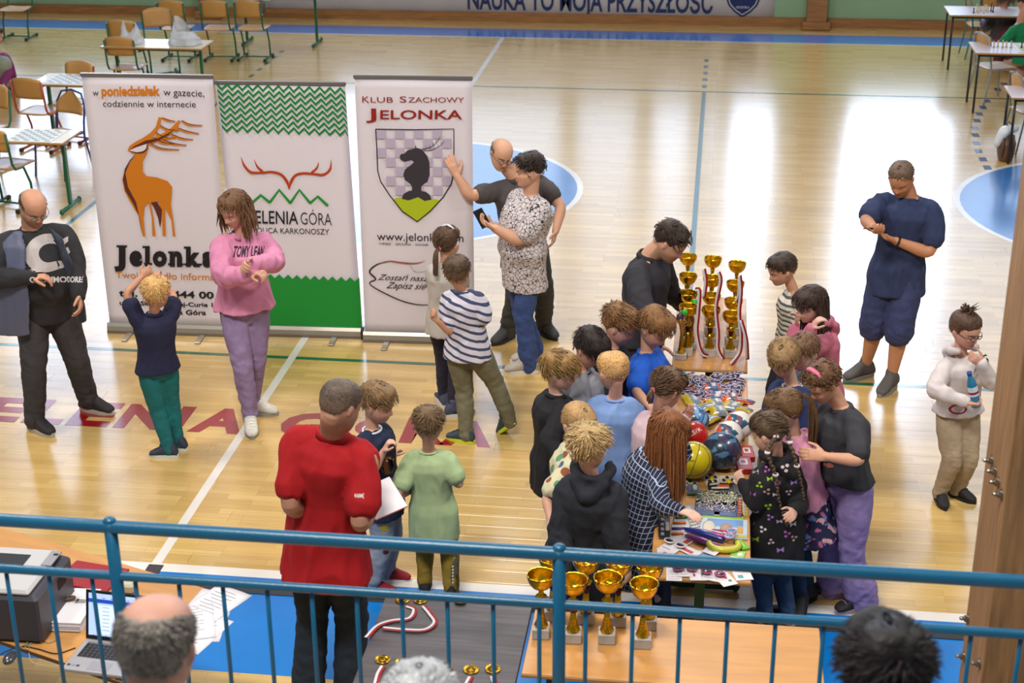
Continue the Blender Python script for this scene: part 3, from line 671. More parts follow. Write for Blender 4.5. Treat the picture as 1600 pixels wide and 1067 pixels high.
def pattern(name, kind, cols, period=.03, duty=.4, dirn=(0, 0, 1), rough=.85):
    """cloth pattern computed from the stored rest coordinates of the garment"""
    m, N, L, b = nodes_mat(name); at = N.new('ShaderNodeAttribute'); at.attribute_name = 'Loc'; V0 = at.outputs['Vector']; cl = [srgb(c) for c in cols]
    def math_(op, a, bb=None, c=None):
        q = N.new('ShaderNodeMath'); q.operation = op
        for k, v in enumerate((a, bb, c)):
            if v is None: continue
            if isinstance(v, (int, float)): q.inputs[k].default_value = v
            else: L.new(v, q.inputs[k])
        return q.outputs[0]
    nz = N.new('ShaderNodeTexNoise'); nz.inputs['Scale'].default_value = 5; L.new(V0, nz.inputs['Vector'])
    def band(d, per, du):
        q = N.new('ShaderNodeVectorMath'); q.operation = 'DOT_PRODUCT'; L.new(V0, q.inputs[0]); q.inputs[1].default_value = d
        w_ = math_('ADD', q.outputs['Value'], math_('MULTIPLY', nz.outputs[0], per*.5)); return math_('LESS_THAN', math_('FRACT', math_('DIVIDE', math_('ADD', w_, 10.), per)), du)
    def mix(f, a, c):
        q = N.new('ShaderNodeMix'); q.data_type = 'RGBA'
        for k, v in ((0, f), (6, a), (7, c)):
            if isinstance(v, (tuple, float, int)): q.inputs[k].default_value = v
            else: L.new(v, q.inputs[k])
        return q.outputs[2]
    if kind == 'stripe': out = mix(band(dirn, period, duty), cl[0], cl[1])
    elif kind == 'plaid': out = mix(math_('MAXIMUM', band((1, .8, 0), period, duty), band((0, 0, 1), period, duty)), cl[0], cl[1])
    elif kind == 'leaf':
        v1 = N.new('ShaderNodeTexVoronoi'); v1.feature = 'DISTANCE_TO_EDGE'; v1.inputs['Scale'].default_value = 1/period
        n2 = N.new('ShaderNodeTexNoise'); n2.inputs['Scale'].default_value = 30; L.new(V0, n2.inputs['Vector']); ad = N.new('ShaderNodeVectorMath'); ad.operation = 'MULTIPLY_ADD'; L.new(n2.outputs['Color'], ad.inputs[0]); ad.inputs[1].default_value = (.02, .02, .02); L.new(V0, ad.inputs[2]); L.new(ad.outputs[0], v1.inputs['Vector'])
        v2 = N.new('ShaderNodeTexVoronoi'); v2.inputs['Scale'].default_value = .8/period; L.new(ad.outputs[0], v2.inputs['Vector'])
        out = mix(math_('MAXIMUM', math_('LESS_THAN', v1.outputs['Distance'], .048), math_('LESS_THAN', v2.outputs['Distance'], .20)), cl[0], cl[1])
    else:
        out = cl[0]
        for k, c in enumerate(cl[1:]):
            v1 = N.new('ShaderNodeTexVoronoi'); v1.inputs['Scale'].default_value = 1/period; q = N.new('ShaderNodeVectorMath'); q.operation = 'ADD'; L.new(V0, q.inputs[0]); q.inputs[1].default_value = (k*1.37, k*.71, k*2.3); L.new(q.outputs[0], v1.inputs['Vector'])
            out = mix(math_('LESS_THAN', v1.outputs['Distance'], duty), out, c)
    if isinstance(out, tuple): b.inputs['Base Color'].default_value = out
    else: L.new(out, b.inputs['Base Color'])
    b.inputs['Roughness'].default_value = rough; return m
def store_loc(o, I):
    V = getco(o.data)+ORG[o.name]-I['P']; Lc = np.stack([V@I['Rc'], V@np.cross(I['U'], I['Rc']), V@I['U']], 1); at = o.data.attributes.new('Loc', 'FLOAT_VECTOR', 'POINT'); at.data.foreach_set('vector', Lc.ravel())
def decal(target, V3, F, m, name='print', direction=None, eps=.0018, col=None, sub=0):
    """lay flat print polygons onto a garment: each vertex is moved along the garment's facing direction onto its surface"""
    me = target.data; off = ORG[target.name]; co = getco(me)+off
    bm = bmesh.new(); bm.from_mesh(me); 
    for v, c in zip(bm.verts, co): v.co = c
    T = BVHTree.FromBMesh(bm); bm.free()
    b2 = bmesh.new(); vs_ = [b2.verts.new(v) for v in V3]
    for f in F:
        try: b2.faces.new([vs_[i] for i in f])
        except ValueError: pass
    if sub:
        for _ in range(sub):
            es = [e for e in b2.edges if e.calc_length() > .02]
            if not es: break
            bmesh.ops.triangulate(b2, faces=b2.faces[:]); es = [e for e in b2.edges if e.calc_length() > .02]
            bmesh.ops.subdivide_edges(b2, edges=es, cuts=1)
    d = Vector(direction)
    for v in b2.verts:
        h = T.ray_cast(v.co-d*.35, d, .7)
        if h[0] is not None: v.co = h[0]-d*eps
    out = bpy.data.meshes.new(name); b2.to_mesh(out); b2.free()
    return link_mesh(out, name, m, target)
# ---------------------------------------------------------------- floor
def wood_floor_mat(name, tint=None, top=None):
    m, N, L, b = nodes_mat(name); g = N.new('ShaderNodeNewGeometry'); mp = N.new('ShaderNodeMapping'); L.new(g.outputs['Position'], mp.inputs[0])
    br = N.new('ShaderNodeTexBrick'); L.new(mp.outputs[0], br.inputs['Vector']); br.inputs['Scale'].default_value = 1
    br.inputs['Brick Width'].default_value = .47; br.inputs['Row Height'].default_value = .0645; br.inputs['Mortar Size'].default_value = .0006; br.inputs['Mortar Smooth'].default_value = .2; br.offset = .37; br.offset_frequency = 3
    br.inputs['Color1'].default_value = srgb(tint or '#c29d5a'); br.inputs['Color2'].default_value = srgb(top or '#d3b16e'); br.inputs['Mortar'].default_value = srgb('#8f6a3c') if not tint else srgb(tint)
    oi = N.new('ShaderNodeObjectInfo'); mr = N.new('ShaderNodeMapRange'); mr.inputs[3].default_value = .93; mr.inputs[4].default_value = 1.07; L.new(oi.outputs['Random'], mr.inputs[0])
    n = N.new('ShaderNodeTexNoise'); n.inputs['Scale'].default_value = 6; n.inputs['Detail'].default_value = 5; m2 = N.new('ShaderNodeMapping'); m2.inputs['Scale'].default_value = (1, 14, 1); L.new(g.outputs['Position'], m2.inputs[0]); L.new(m2.outputs[0], n.inputs['Vector'])
    m3 = N.new('ShaderNodeMapRange'); m3.inputs[1].default_value = .3; m3.inputs[2].default_value = .7; m3.inputs[3].default_value = .93; m3.inputs[4].default_value = 1.06; L.new(n.outputs[0], m3.inputs[0])
    mu = N.new('ShaderNodeMath'); mu.operation = 'MULTIPLY'; L.new(mr.outputs[0], mu.inputs[0]); L.new(m3.outputs[0], mu.inputs[1])
    v = N.new('ShaderNodeVectorMath'); v.operation = 'SCALE'; L.new(br.outputs['Color'], v.inputs[0]); L.new(mu.outputs[0], v.inputs['Scale']); L.new(v.outputs[0], b.inputs['Base Color'])
    b.inputs['Roughness'].default_value = FLOOR_ROUGH; b.inputs['Coat Weight'].default_value = 1.; b.inputs['Coat Roughness'].default_value = .19; b.inputs['Coat IOR'].default_value = 1.55; b.inputs['Specular IOR Level'].default_value = .6
    n3 = N.new('ShaderNodeTexNoise'); n3.inputs['Scale'].default_value = 2.2; n3.inputs['Detail'].default_value = 2; m4 = N.new('ShaderNodeMapping'); m4.inputs['Scale'].default_value = (1, 7, 1); L.new(g.outputs['Position'], m4.inputs[0]); L.new(m4.outputs[0], n3.inputs['Vector'])
    bp = N.new('ShaderNodeBump'); bp.inputs['Strength'].default_value = .06; bp.inputs['Distance'].default_value = .02; L.new(n3.outputs[0], bp.inputs['Height']); L.new(bp.outputs[0], b.inputs['Normal'])
    return m
FLOOR_ROUGH = .24
WOODF = wood_floor_mat('parquet_wood')
def paint_mat(name, col):
    m = mat(name, col, FLOOR_ROUGH, noise=.07, nscale=3, coat=1., spec=.6); m.node_tree.nodes['Principled BSDF'].inputs['Coat Roughness'].default_value = .15; return m
floor = empty('floor', (0, 0, 0)); floor['kind'] = 'structure'
g = G(); g.box((-3, 14, -.05), (34, 24, .06)); g.obj('subfloor', mat('gap', '#4a3520', .8), floor)
PW, PL = .129, 2.58
def plank_geo(g, x0, x1, y0, y1, k=1.):
    g.bbox(((x0+x1)/2, (y0+y1)/2, -.0095), (x1-x0-.0010*k, y1-y0-.0010*k, .019), .0006*k)
rows = []; y = 5.0; r_ = random.Random(5)
while y < 24.1: rows.append(y); y += PW
cand = []
for iy, y0 in enumerate(rows):
    off = r_.uniform(0, PL); dist = y0
    xl = -(y0*.56)-1.6; xr = y0*.21+1.6; x = math.floor(xl/PL)*PL-off
    while x < xr:
        cand.append((y0+.0*abs(x), x, x+PL)); x += PL
vis = [c for c in cand if c[2] > -(c[0]*.49)-.2 and c[1] < c[0]*.20+.15 and c[0] > 5.2]
single = set(vis[:300]); me0 = None
for k, (y0, xa, xb) in enumerate(vis[:300]):
    if me0 is None:
        g = G(); plank_geo(g, -PL/2, PL/2, -PW/2, PW/2); o = g.obj('plank', WOODF, floor); me0 = o.data
    else:
        o = bpy.data.objects.new('plank', me0); COL.objects.link(o); o.parent = floor; ORG[o.name] = np.zeros(3)
    o.location = ((xa+xb)/2, y0+PW/2, 0)
g = G()
for c in cand:
    if c not in single: plank_geo(g, c[1], c[2], c[0], c[0]+PW, 1. if c[0] < 11 else .25)
tag(g.obj('planks', WOODF, floor), kind='stuff')
g = G(); g.box((-3, 2, -.0095), (34, 6, .019)); g.obj('floor_edge', WOODF, floor)
BLUEP = paint_mat('blue_floor_paint', '#0072c4'); BLUEL = paint_mat('blue_circle_paint', '#2f78bd'); WHT = paint_mat('white_line_paint', '#e2dcd6'); GRN = paint_mat('green_line_paint', '#0f5a40'); TEAL = paint_mat('teal_line_paint', '#1c6470'); REDP = paint_mat('red_letter_paint', '#8f1019')
def sheet(name, polys, m, z, label=None):
    g = G()
    for p in polys: g.prism(p, .0004, M=frame_mat((0, 0, z), (1, 0, 0), (0, 1, 0), (0, 0, 1)))
    return g.obj(name, m, floor)
rect = lambda x0, y0, x1, y1: [(x0, y0), (x1, y0), (x1, y1), (x0, y1)]
sheet('blue_border', [rect(-20, 6.66, 14, 7.60)], BLUEP, .0003)
sheet('blue_border', [rect(-20, 22.90, 14, 23.5)], BLUEP, .0003)
sheet('white_side_line', [rect(-20, 7.60, 14, 7.69)], WHT, .0004)
sheet('white_side_line', [rect(-20, 22.85, 14, 22.90)], WHT, .0004)
sheet('white_centre_line', [rect(-3.20, 7.69, -3.14, 22.85)], WHT, .0010)
sheet('green_line', [rect(-16, 10.765, 12, 10.815)], GRN, .0006)
sheet('green_line', [rect(-16, 19.765, 12, 19.815)], GRN, .0006)
sheet('blue_line', [rect(-6.22, 10.8, -6.17, 19.8)], TEAL, .0008)
sheet('blue_line', [rect(-.175, 10.8, -.125, 19.8)], TEAL, .0008)
for x in (-6.195, -.15): 
    for k in range(5): sheet('line_dash', [rect(x-.03, 20.0+.38*k, x+.03, 20.16+.38*k)], GRN if x < -1 else TEAL, .0007)
for X_, Y_ in ((3.7, 20.59), (3.57, 20.28), (3.35, 19.65), (3.25, 19.32), (3.16, 18.99), (3.09, 18.67), (3.02, 18.32), (2.98, 18.), (2.94, 17.65), (2.92, 17.32), (2.92, 16.99), (2.92, 16.67)):
    sheet('line_dash', [rect(X_-.04, Y_-.08, X_+.04, Y_+.08)], mat('dash_paint', '#24486a', .25, coat=.5), .0007)
circ = lambda cx, cy, r, n=64: [(cx+r*math.cos(2*pi*i/n), cy+r*math.sin(2*pi*i/n)) for i in range(n)]
sheet('blue_centre_circle', [circ(-3.17, 15.29, 1.80)], BLUEL, .0003)
sheet('blue_key_circle', [circ(4.27, 15.30, 1.80)], BLUEL, .0003)
def ring(name, cx, cy, r, w_, m, z):
    g = G(); n = 64; V = []
    for k, (rr, zz) in enumerate(((r-w_/2, 0), (r+w_/2, 0), (r+w_/2, .0004), (r-w_/2, .0004))): V += [(cx+rr*math.cos(2*pi*i/n), cy+rr*math.sin(2*pi*i/n), z+zz) for i in range(n)]
    g.add(V, [(k*n+i, k*n+(i+1) % n, ((k+1) % 4)*n+(i+1) % n, ((k+1) % 4)*n+i) for k in range(4) for i in range(n)]); return g.obj(name, m, floor)
ring('white_circle_line', -3.17, 15.29, 1.83, .06, WHT, .0005); ring('white_circle_line', 4.27, 15.30, 1.83, .06, WHT, .0005)
g = G(); g.bbox((-3, 7.46, .004), (30, .075, .008), .003); g.obj('dark_floor_channel', mat('channel', '#2a2c33', .6), floor)
def letter(ch, xa, xb):
    V, F = text_fit(ch, (xa, 9.455, 0), (xb, 9.455, 0), (xa, 9.455+(.52 if ch == 'Ó' else .375), 0), bold=.045)
    V = V+np.array([0, 0, .0012]); g = G(); g.add(V, F, col=None); return g.obj('floor_letter', REDP, floor)
for ch, a, b in (('E', -5.14, -4.83), ('L', -4.79, -4.50), ('E', -4.46, -4.15), ('N', -4.11, -3.76), ('I', -3.72, -3.62), ('A', -3.57, -3.18), ('G', -2.94, -2.56), ('Ó', -2.50, -2.12), ('R', -2.06, -1.74), ('A', -1.78, -1.42)): letter(ch, a, b)

# ---------------------------------------------------------------- far wall
WY = 24.1
GREENW = mat('green_wall_paint', '#8fb08c', .75, noise=.04, nscale=2); PLAS = mat('pale_plaster', '#d9d6cc', .85, noise=.03, nscale=2)
WOODB = mat('brown_timber', '#9a6a3c', .5, noise=.25, nscale=3, stretch=(1, 1, 9)); WOODV = mat('glulam_timber', '#8e6a46', .55, noise=.28, nscale=5, bump=.2, bscale=12, stretch=(9, 9, .8))
wins = [(-12.4, -10.9, 2), (-10.7, -8.4, 2), (-7.6, -6.3, 0), (-6.1, -4.5, 2), (-4.3, -2.4, 0), (-2.2, -1.2, 0), (-1.0, -.35, 1), (-.2, .10, 0), (.22, .95, 2), (2.02, 3.66, 3), (3.85, 5.7, 0), (6.4, 8.2, 0)]
WZ0, WZ1 = 1.30, 10.4
g = G(); g.box((-3, WY+.1, .6), (34, .2, 1.25)); o = g.obj('wall_far', GREENW); tag(o, kind='structure')
g = G(); edges = [-20]+[e for w_ in wins for e in w_[:2]]+[14]
for i in range(0, len(edges), 2): g.box(((edges[i]+edges[i+1])/2, WY+.1, (WZ0+WZ1)/2), (edges[i+1]-edges[i], .2, WZ1-WZ0))
g.box((-3, WY+.1, 10.75), (34, .2, .7)); g.box((-3, WY+.1, 1.2625), (34, .2, .075)); tag(g.obj('wall_far_upper', PLAS), kind='structure')
WB = [1.7, 2.5, 5.5, 9.0]
for i, (a, b, k) in enumerate(wins):
    o = empty('window_%d' % (i+1), ((a+b)/2, WY+.1, WZ0)); o['kind'] = 'structure'
    g = G(); t = .05
    for x in (a+t/2, b-t/2): g.box((x, WY+.1, (WZ0+WZ1)/2), (t, .1, WZ1-WZ0))
    for z in (WZ0+t/2, WZ1-t/2, WZ0+2.5, WZ0+5.0): g.box(((a+b)/2, WY+.1, z), (b-a-2*t, .1, t))
    g.obj('window_frame', mat('white_frame', '#e6e4df', .5), o)
    for z0, z1 in ((WZ0+t, WZ0+2.475), (WZ0+2.525, WZ0+4.975), (WZ0+5.025, WZ1-t)):
        if z0 > 6: k = min(k, 1)
        g = G(); g.box(((a+b)/2, WY+.1, (z0+z1)/2), (b-a-2*t, .012, z1-z0)); g.obj('pane', mat('daylight_pane_%d' % k, '#cfe2ff', .3, emit=WB[k]), o)
tag(G().box((-3, WY-.03, .07), (34, .06, .14)).obj('baseboard_far', WOODB), kind='structure')
for i, x in enumerate((-12.75, -8.0, 1.45, 8.6)):
    g = G(); g.bbox((x, WY-.12, 5.4), (.30, .24, 10.6), .01); o = g.obj('trim_%d' % (i+1), WOODB); o['kind'] = 'structure'
    g = G(); g.bbox((x, WY-.14, .06), (.42, .34, .12), .02); g.obj('pier_foot', WOODB, o)
# banner on the wall
yb = WY-.012
wb = empty('wall_banner', (-3.1, yb, .02), 'long white cloth banner with dark blue lettering hung low on the far green wall', 'banner')
P3 = lambda x, y: pplane(x, y, np.array([0, yb-.006, 0]), np.array([0, 1., 0]))
q0, q1 = P3(418, 15), P3(1209, 33)
g = G(); n = 40; V = []
for k in (0, 1):
    for i in range(n+1):
        x = q0[0]+(q1[0]-q0[0])*i/n; V.append((x, yb+(.006*math.sin(i*1.3)), .10 if k == 0 else 1.20))
g.add(V, [(i, i+1, n+2+i, n+1+i) for i in range(n)]); sh = g.obj('banner_sheet', mat('banner_cloth', '#d6d4da', .8, noise=.05, nscale=1.5), wb, True)
sm = sh.modifiers.new('th', 'SOLIDIFY'); sm.thickness = .003
NAVY = mat('navy_print', '#1c2c5e', .7)
V, F = text_fit('NAUKA TO MOJA PRZYSZŁOŚĆ', (P3(731, 19)[0], yb-.016, .185), (P3(1113, 27)[0], yb-.016, .185), (P3(731, 19)[0], yb-.016, .185+.42), bold=.02)
g = G(); g.add(V, F); g.obj('banner_lettering', NAVY, wb)
sx = P3(1160, 20)[0]; g = G(); W_, S_ = .27, .62
pts = [(-W_, S_), (W_, S_), (W_, .32), (W_*.8, .18), (W_*.45, .08), (0, 0), (-W_*.45, .08), (-W_*.8, .18), (-W_, .32)]
M0 = frame_mat((sx, yb-.014, .125), (1, 0, 0), (0, 0, 1), (0, -1, 0)); g.prism(pts, .002, M=M0); g.obj('banner_emblem', NAVY, wb)
g = G(); V, F = stroke2([(x*.86, y*.86+.045) for x, y in pts[2:]], .012); g.add(np.c_[V, np.full(len(V), .004)], F, M=M0)
V, F = text_fit('GRODZKA', (-.10, .14, .004), (.10, .14, .004), (-.10, .175, .004)); g.add(V, F, M=M0); g.obj('emblem_line', mat('banner_white', '#d6d4da', .8), wb)
g = G()
for i in range(22):
    x = q0[0]+.15+i*(q1[0]-q0[0]-.3)/21; g.lathe([(.014, 0), (.014, .004)], 10, M=frame_mat((x, yb-.007, .125), (1, 0, 0), (0, 0, 1), (0, -1, 0)))
tag(g.obj('eyelets', mat('eyelet', '#55555a', .4, metal=.8), wb), kind='stuff')
# radiator notice etc. far left: white poster behind the chairs
g = G(); g.box((-7.35, WY-.012, .75), (.62, .01, 1.0)); tag(g.obj('wall_panel', mat('poster_white', '#c9ccc6', .7)), 'pale grey panel on the green wall behind the chairs with the patterned bag', 'panel')

# ---------------------------------------------------------------- balcony in front
RY = 4.48; BLUER = mat('blue_rail_paint', '#085578', .34, spec=.6, noise=.05, nscale=8, bump=.08, bscale=70)
P4 = lambda x, y: pplane(x, y, np.array([0, RY, 0]), np.array([0, 1., 0]))
zt = P4(862, 864.5)[2]; zm = P4(862, 943.7)[2]; zb = 1.22
rl = empty('balcony_railing', (-.6, RY, 1.12), 'blue painted steel tube balustrade with thin upright bars along the balcony edge', 'railing')
g = G(); g.tube([(-5, RY, zt), (-2, RY, zt), (1.0, RY, zt), (3.2, RY, zt)], .0235, 20); g.obj('handrail', BLUER, rl, True)
g = G(); g.tube([(-5, RY, zm), (-2, RY, zm), (1.0, RY, zm), (3.2, RY, zm)], .0165, 16); g.obj('middle_rail', BLUER, rl, True)
g = G(); g.tube([(-5, RY, zb), (-2, RY, zb), (3.2, RY, zb)], .0165, 16); g.obj('bottom_rail', BLUER, rl, True)
for i in range(-2, 4):
    x = -2.0+1.552*i
    if x < -5 or abs(x-1.104) < .1: continue
    g = G(); g.tube([(x, RY, 1.10), (x, RY, 1.6), (x, RY, zt+.02)], .0225, 16); g.ell((x, RY, zt+.022), (.0225, .0225, .016), 14, 8); g.obj('post', BLUER, rl, True)
b0 = None
for i in range(-14, 32):
    x = -2.405+.1575*i
    if min(abs(x+2.0+1.552*k) for k in range(-4, 4)) < .03 and abs(x-1.06) > .1: continue
    if b0 is None:
        g = G(); g.tube([(0, 0, zb), (0, 0, (zb+zm)/2), (0, 0, zm)], .0078, 10); o = bpy.data.objects.new('baluster', g.mesh('baluster')); o.data.materials.append(BLUER); b0 = o.data; b0.polygons.foreach_set('use_smooth', np.ones(len(b0.polygons), bool))
    else: o = bpy.data.objects.new('baluster', b0)
    COL.objects.link(o); o.parent = rl; o.location = (x+.6, 0, -1.12); ORG[o.name] = np.zeros(3)
CONC = mat('concrete', '#a8a49c', .9, noise=.08, nscale=6, bump=.2, bscale=30)
g = G(); g.box((-1, 3.55, .95), (13, 2.1, .30)); tag(g.obj('trim_6', CONC), kind='structure')
g = G(); g.box((-1, 2.2, 1.19), (13, .9, .78)); g.box((-1, 2.05, 1.80), (13, .42, .44)); tag(g.obj('trim_7', CONC), kind='structure')
# glulam column on the right
XC = pplane(1532, 1067, np.array([0, 5.1, 0]), np.array([0, 1., 0]))[0]
d = ray(1497, 1067); YF = d[1]*(XC/d[0])
g = G(); g.bbox((XC+.20, (5.1+YF)/2, 4.6), (.40, YF-5.1, 9.2), .006)
o = tag(g.obj('timber_column', WOODV), 'massive brown glued timber column with bolts, at the right edge of the frame', 'column')
COLUMN = o
BOLT = mat('bolt_steel', '#8a8074', .3, metal=.9)
for (x, y) in ((1542, 719), (1547.5, 736), (1552, 753), (1557, 772), (1505, 966), (1499, 1025), (1523, 1036)):
    d = ray(x, y); Yb = d[1]*((XC-.02)/d[0]); z = CAMZ+d[2]*((XC-.02)/d[0]); Yb = min(max(Yb, 5.14), YF-.04)
    g = G(); M0 = frame_mat((XC, Yb, z), (0, 1, 0), (0, 0, 1), (-1, 0, 0))
    g.lathe([(.022, 0), (.022, .004)], 20, M=M0); g.lathe([(.014, .003), (.014, .016)], 6, M=M0); g.lathe([(.008, .015), (.0085, .026), (.007, .032), (.003, .035)], 12, M=M0); g.obj('bolt', BOLT, o, False)
# ---------------------------------------------------------------- roll-up banners
BW = mat('banner_vinyl', '#d8d0d8', .55, spec=.3); ALU = mat('aluminium', '#b4aea4', .35, metal=.75); ALUD = mat('aluminium_dark', '#7d7878', .4, metal=.6)
def rollup(label, bl, br, tl, tr, grp):
    B0, B1 = px(*bl), px(*br); e = unit(B1-B0); w_ = np.linalg.norm(B1-B0); n = unit(np.cross(e, UZ)); 
    T0 = pplane(*tl, B0, n); T1 = pplane(*tr, B0, n); hh = (T0[2]+T1[2])/2; W2 = w_
    c = (B0+B1)/2; root = empty('rollup_banner', tuple(c), label, 'banner')
    F0 = frame_mat(B0, e, n, UZ)      # x along, y towards the viewer, z up
    ex0 = (T0-B0)@e; ex1 = (T1-B0)@e
    g = G(); k = 14; sec = [(.045, 0), (.05, .02), (.045, .06), (.03, .085), (-.03, .085), (-.045, .06), (-.05, .02), (-.045, 0)]
    V = [(x, a, z) for x in (-.01, w_+.01) for a, z in sec]; m = len(sec); g.add(V, [(i, (i+1) % m, m+(i+1) % m, m+i) for i in range(m)]+[tuple(range(m-1, -1, -1)), tuple(range(m, 2*m))], M=F0); g.obj('cassette', ALU, root)
    g = G(); g.box((w_/2, .052, .012), (w_+.02, .004, .024), M=F0); g.obj('base_strip', ALUD, root)
    for x in (.18, w_-.22):
        g = G(); g.bbox((x, .0, .008), (.045, .42, .010), .003, M=F0); g.obj('foot', ALU, root)
    g = G(); g.tube([(w_/2, -.03, .05), (w_/2, -.03, 1.0), (w_/2, -.02, hh)], .010, 8, M=F0); g.obj('support_pole', ALU, root, True)
    g = G(); nx, nz = 14, 26; V = []
    for j in range(nz+1):
        t = j/nz; z = .07+(hh-.07)*t
        for i in range(nx+1):
            s = i/nx; x = (1-t)*w_*s+t*(ex0+(ex1-ex0)*s); V.append((x, .006*math.sin(s*pi)*math.sin(t*pi)+.002*math.sin(7*s+5*t), z))
    g.add(V, [(j*(nx+1)+i, j*(nx+1)+i+1, (j+1)*(nx+1)+i+1, (j+1)*(nx+1)+i) for j in range(nz) for i in range(nx)], M=F0)
    sheet_ = g.obj('banner_sheet', BW, root, True); s = sheet_.modifiers.new('s', 'SOLIDIFY'); s.thickness = .0012; s.offset = 0
    g = G(); g.bbox(((ex0+ex1)/2, 0, hh+.004), (ex1-ex0+.015, .022, .032), .005, M=F0); g.obj('top_rail', ALUD, root)
    on = lambda x, y, lift=.014: pplane(x, y, B0+n*lift, n)
    return root, on, n
def pr(root, n, V3, F, m, name='print', lift=0.): g = G(); g.add(np.asarray(V3)+n*lift, F); return g.obj(name, m, root)
def ptext(root, on, n, txt, a, b, c, m, name='lettering', **k):
    V, F = text_fit(txt, on(*a), on(*b), on(*c), **k); return pr(root, n, V, F, m, name)
def pstroke(root, on, n, pts, wd, m, sp=True, name='drawing', lift=0.):
    q = spline(pts, 6) if sp else np.array(pts, float); V, F = stroke2(q, np.interp(np.linspace(0, 1, len(q)), np.linspace(0, 1, len(np.atleast_1d(wd))), np.atleast_1d(wd)))
    return pr(root, n, [on(*v) for v in V], F, m, name, lift)
def ppoly(root, on, n, pts, m, name='drawing', lift=0.):
    from mathutils.geometry import tessellate_polygon
    F = tessellate_polygon([[Vector((a, b, 0)) for a, b in pts]]); return pr(root, n, [on(*v) for v in pts], [tuple(f) for f in F], m, name, lift)
flat = lambda c, r=.55: mat('ink_'+c, c, r, spec=.3)
OR_, ORD, BLK, RED_, GR1, GR2 = flat('#c8761c'), flat('#5e2a22'), flat('#211f24'), flat('#8e2416'), flat('#0d7a30'), flat('#1f8a36')
# banner 1, the deer
r1, on, n = rollup('roll-up banner with orange deer and Jelonka newspaper lettering, leftmost of three', (173, 517), (361, 523), (127, 118), (332, 119.5), 0)
ptext(r1, on, n, 'w', (145, 149.5), (154, 149.8), (144.6, 143), BLK); ptext(r1, on, n, 'poniedziałek', (158.5, 149), (250, 148.5), (158, 134.5), OR_, bold=.035)
ptext(r1, on, n, 'w gazecie,', (255.5, 149), (319, 151), (255, 139), BLK); ptext(r1, on, n, 'codziennie w internecie', (161, 166.5), (306, 167.5), (160.5, 157), BLK)
C = lambda L: [(120+x/4.85, 100+y/4.85) for x, y in L]     # detail drawn from the enlarged view
ppoly(r1, on, n, [(211, 240), (207, 247), (202, 256), (199.5, 263), (194, 270), (191, 281), (194, 297), (202, 313), (212, 330), (217, 337), (223, 369), (227, 369), (224, 340), (226, 323), (232, 316), (237, 340), (238, 368), (243, 369), (240, 340), (236, 320), (237, 316), (247, 315), (253, 330), (254, 368), (259, 369), (258, 335), (258, 325), (268, 345), (270, 369), (274, 369), (271, 345), (267, 320), (269, 292), (262, 283), (245, 277), (229, 275), (223, 268), (223, 252), (229, 240), (232, 230), (228, 226), (215, 236)], OR_, lift=.001)
for pts in ([(213, 240), (203, 253), (196, 270), (200, 292), (213, 316), (220, 350), (222, 366), (216, 334), (207, 316), (196, 298), (192, 280), (195, 264), (203, 250)], [(236, 316), (245, 315), (253, 327), (252, 345), (250, 356), (247, 340), (241, 325)]): ppoly(r1, on, n, pts, ORD, lift=.002)
ppoly(r1, on, n, C([(385, 655), (400, 620), (440, 592), (500, 560), (560, 520), (600, 475), (620, 402), (640, 405), (632, 470), (600, 525), (560, 562), (600, 548), (660, 520), (720, 480), (770, 425), (788, 432), (760, 490), (700, 540), (620, 585), (540, 612), (545, 640), (520, 668), (470, 682), (420, 672)]), OR_, lift=.0015)
ppoly(r1, on, n, C([(398, 648), (440, 620), (520, 580), (560, 572), (620, 560), (700, 520), (740, 485), (700, 535), (620, 580), (530, 605), (450, 628)]), ORD, lift=.0025); ppoly(r1, on, n, C([(402, 655), (450, 632), (530, 604), (528, 640), (500, 662), (450, 668)]), BW, lift=.0028); pstroke(r1, on, n, C([(535, 605), (530, 640), (505, 665), (460, 672), (410, 662)]), [1.2, 3, 1], ORD, lift=.003)
for pts in ([(640, 410), (690, 428), (745, 438)], [(790, 432), (850, 460), (950, 468)], [(625, 470), (690, 500), (770, 508)], [(760, 488), (830, 512), (925, 530)], [(590, 520), (660, 560), (750, 562)], [(710, 535), (790, 565), (880, 575)], [(570, 560), (650, 598), (740, 606)], [(640, 575), (730, 605), (830, 618)], [(550, 606), (640, 642), (775, 652)]):
    pstroke(r1, on, n, C(pts), [2.6, 3.8, 2], OR_, lift=.002); pstroke(r1, on, n, C([(x+8, y-5) for x, y in pts]), [1.0, 1.2, .3], ORD, lift=.003)
JL = lambda x: .0143*(x-178)
for ch, x0, x1, yt in (('J', 178.3, 196, 383.5), ('e', 202, 222.4, 391), ('l', 226.5, 234, 383.5), ('o', 238.4, 260.7, 391), ('n', 265, 284.5, 391), ('k', 290.5, 313.5, 383.5), ('a', 316, 337, 391)):
    ptext(r1, on, n, ch, (x0, 413+JL(x0)), (x1, 413+JL(x1)), (x0, yt+JL(x0)), BLK, bold=.06)
for (x0, x1, y) in ((182, 198.5, 383), (222.5, 232, 383.5), (224, 237.6, 409.8), (262.6, 270, 391.3), (262.6, 273.5, 409.8), (276.5, 287, 409.8), (287.2, 295, 383.5), (288, 299.5, 409.8), (304, 315.6, 409.8)):
    ppoly(r1, on, n, [(x0, y+JL(x0)), (x1, y+JL(x1)), (x1, y+3.2+JL(x1)), (x0, y+3.2+JL(x0))], BLK, 'lettering', .0004)
ptext(r1, on, n, 'Twoje źródło informacji', (181, 434), (350, 438), (180, 423), OR_, bold=.006); ptext(r1, on, n, 'tel. 75 6 444 00 44', (186, 462.5), (364, 467), (185.4, 452), BLK, bold=.03)
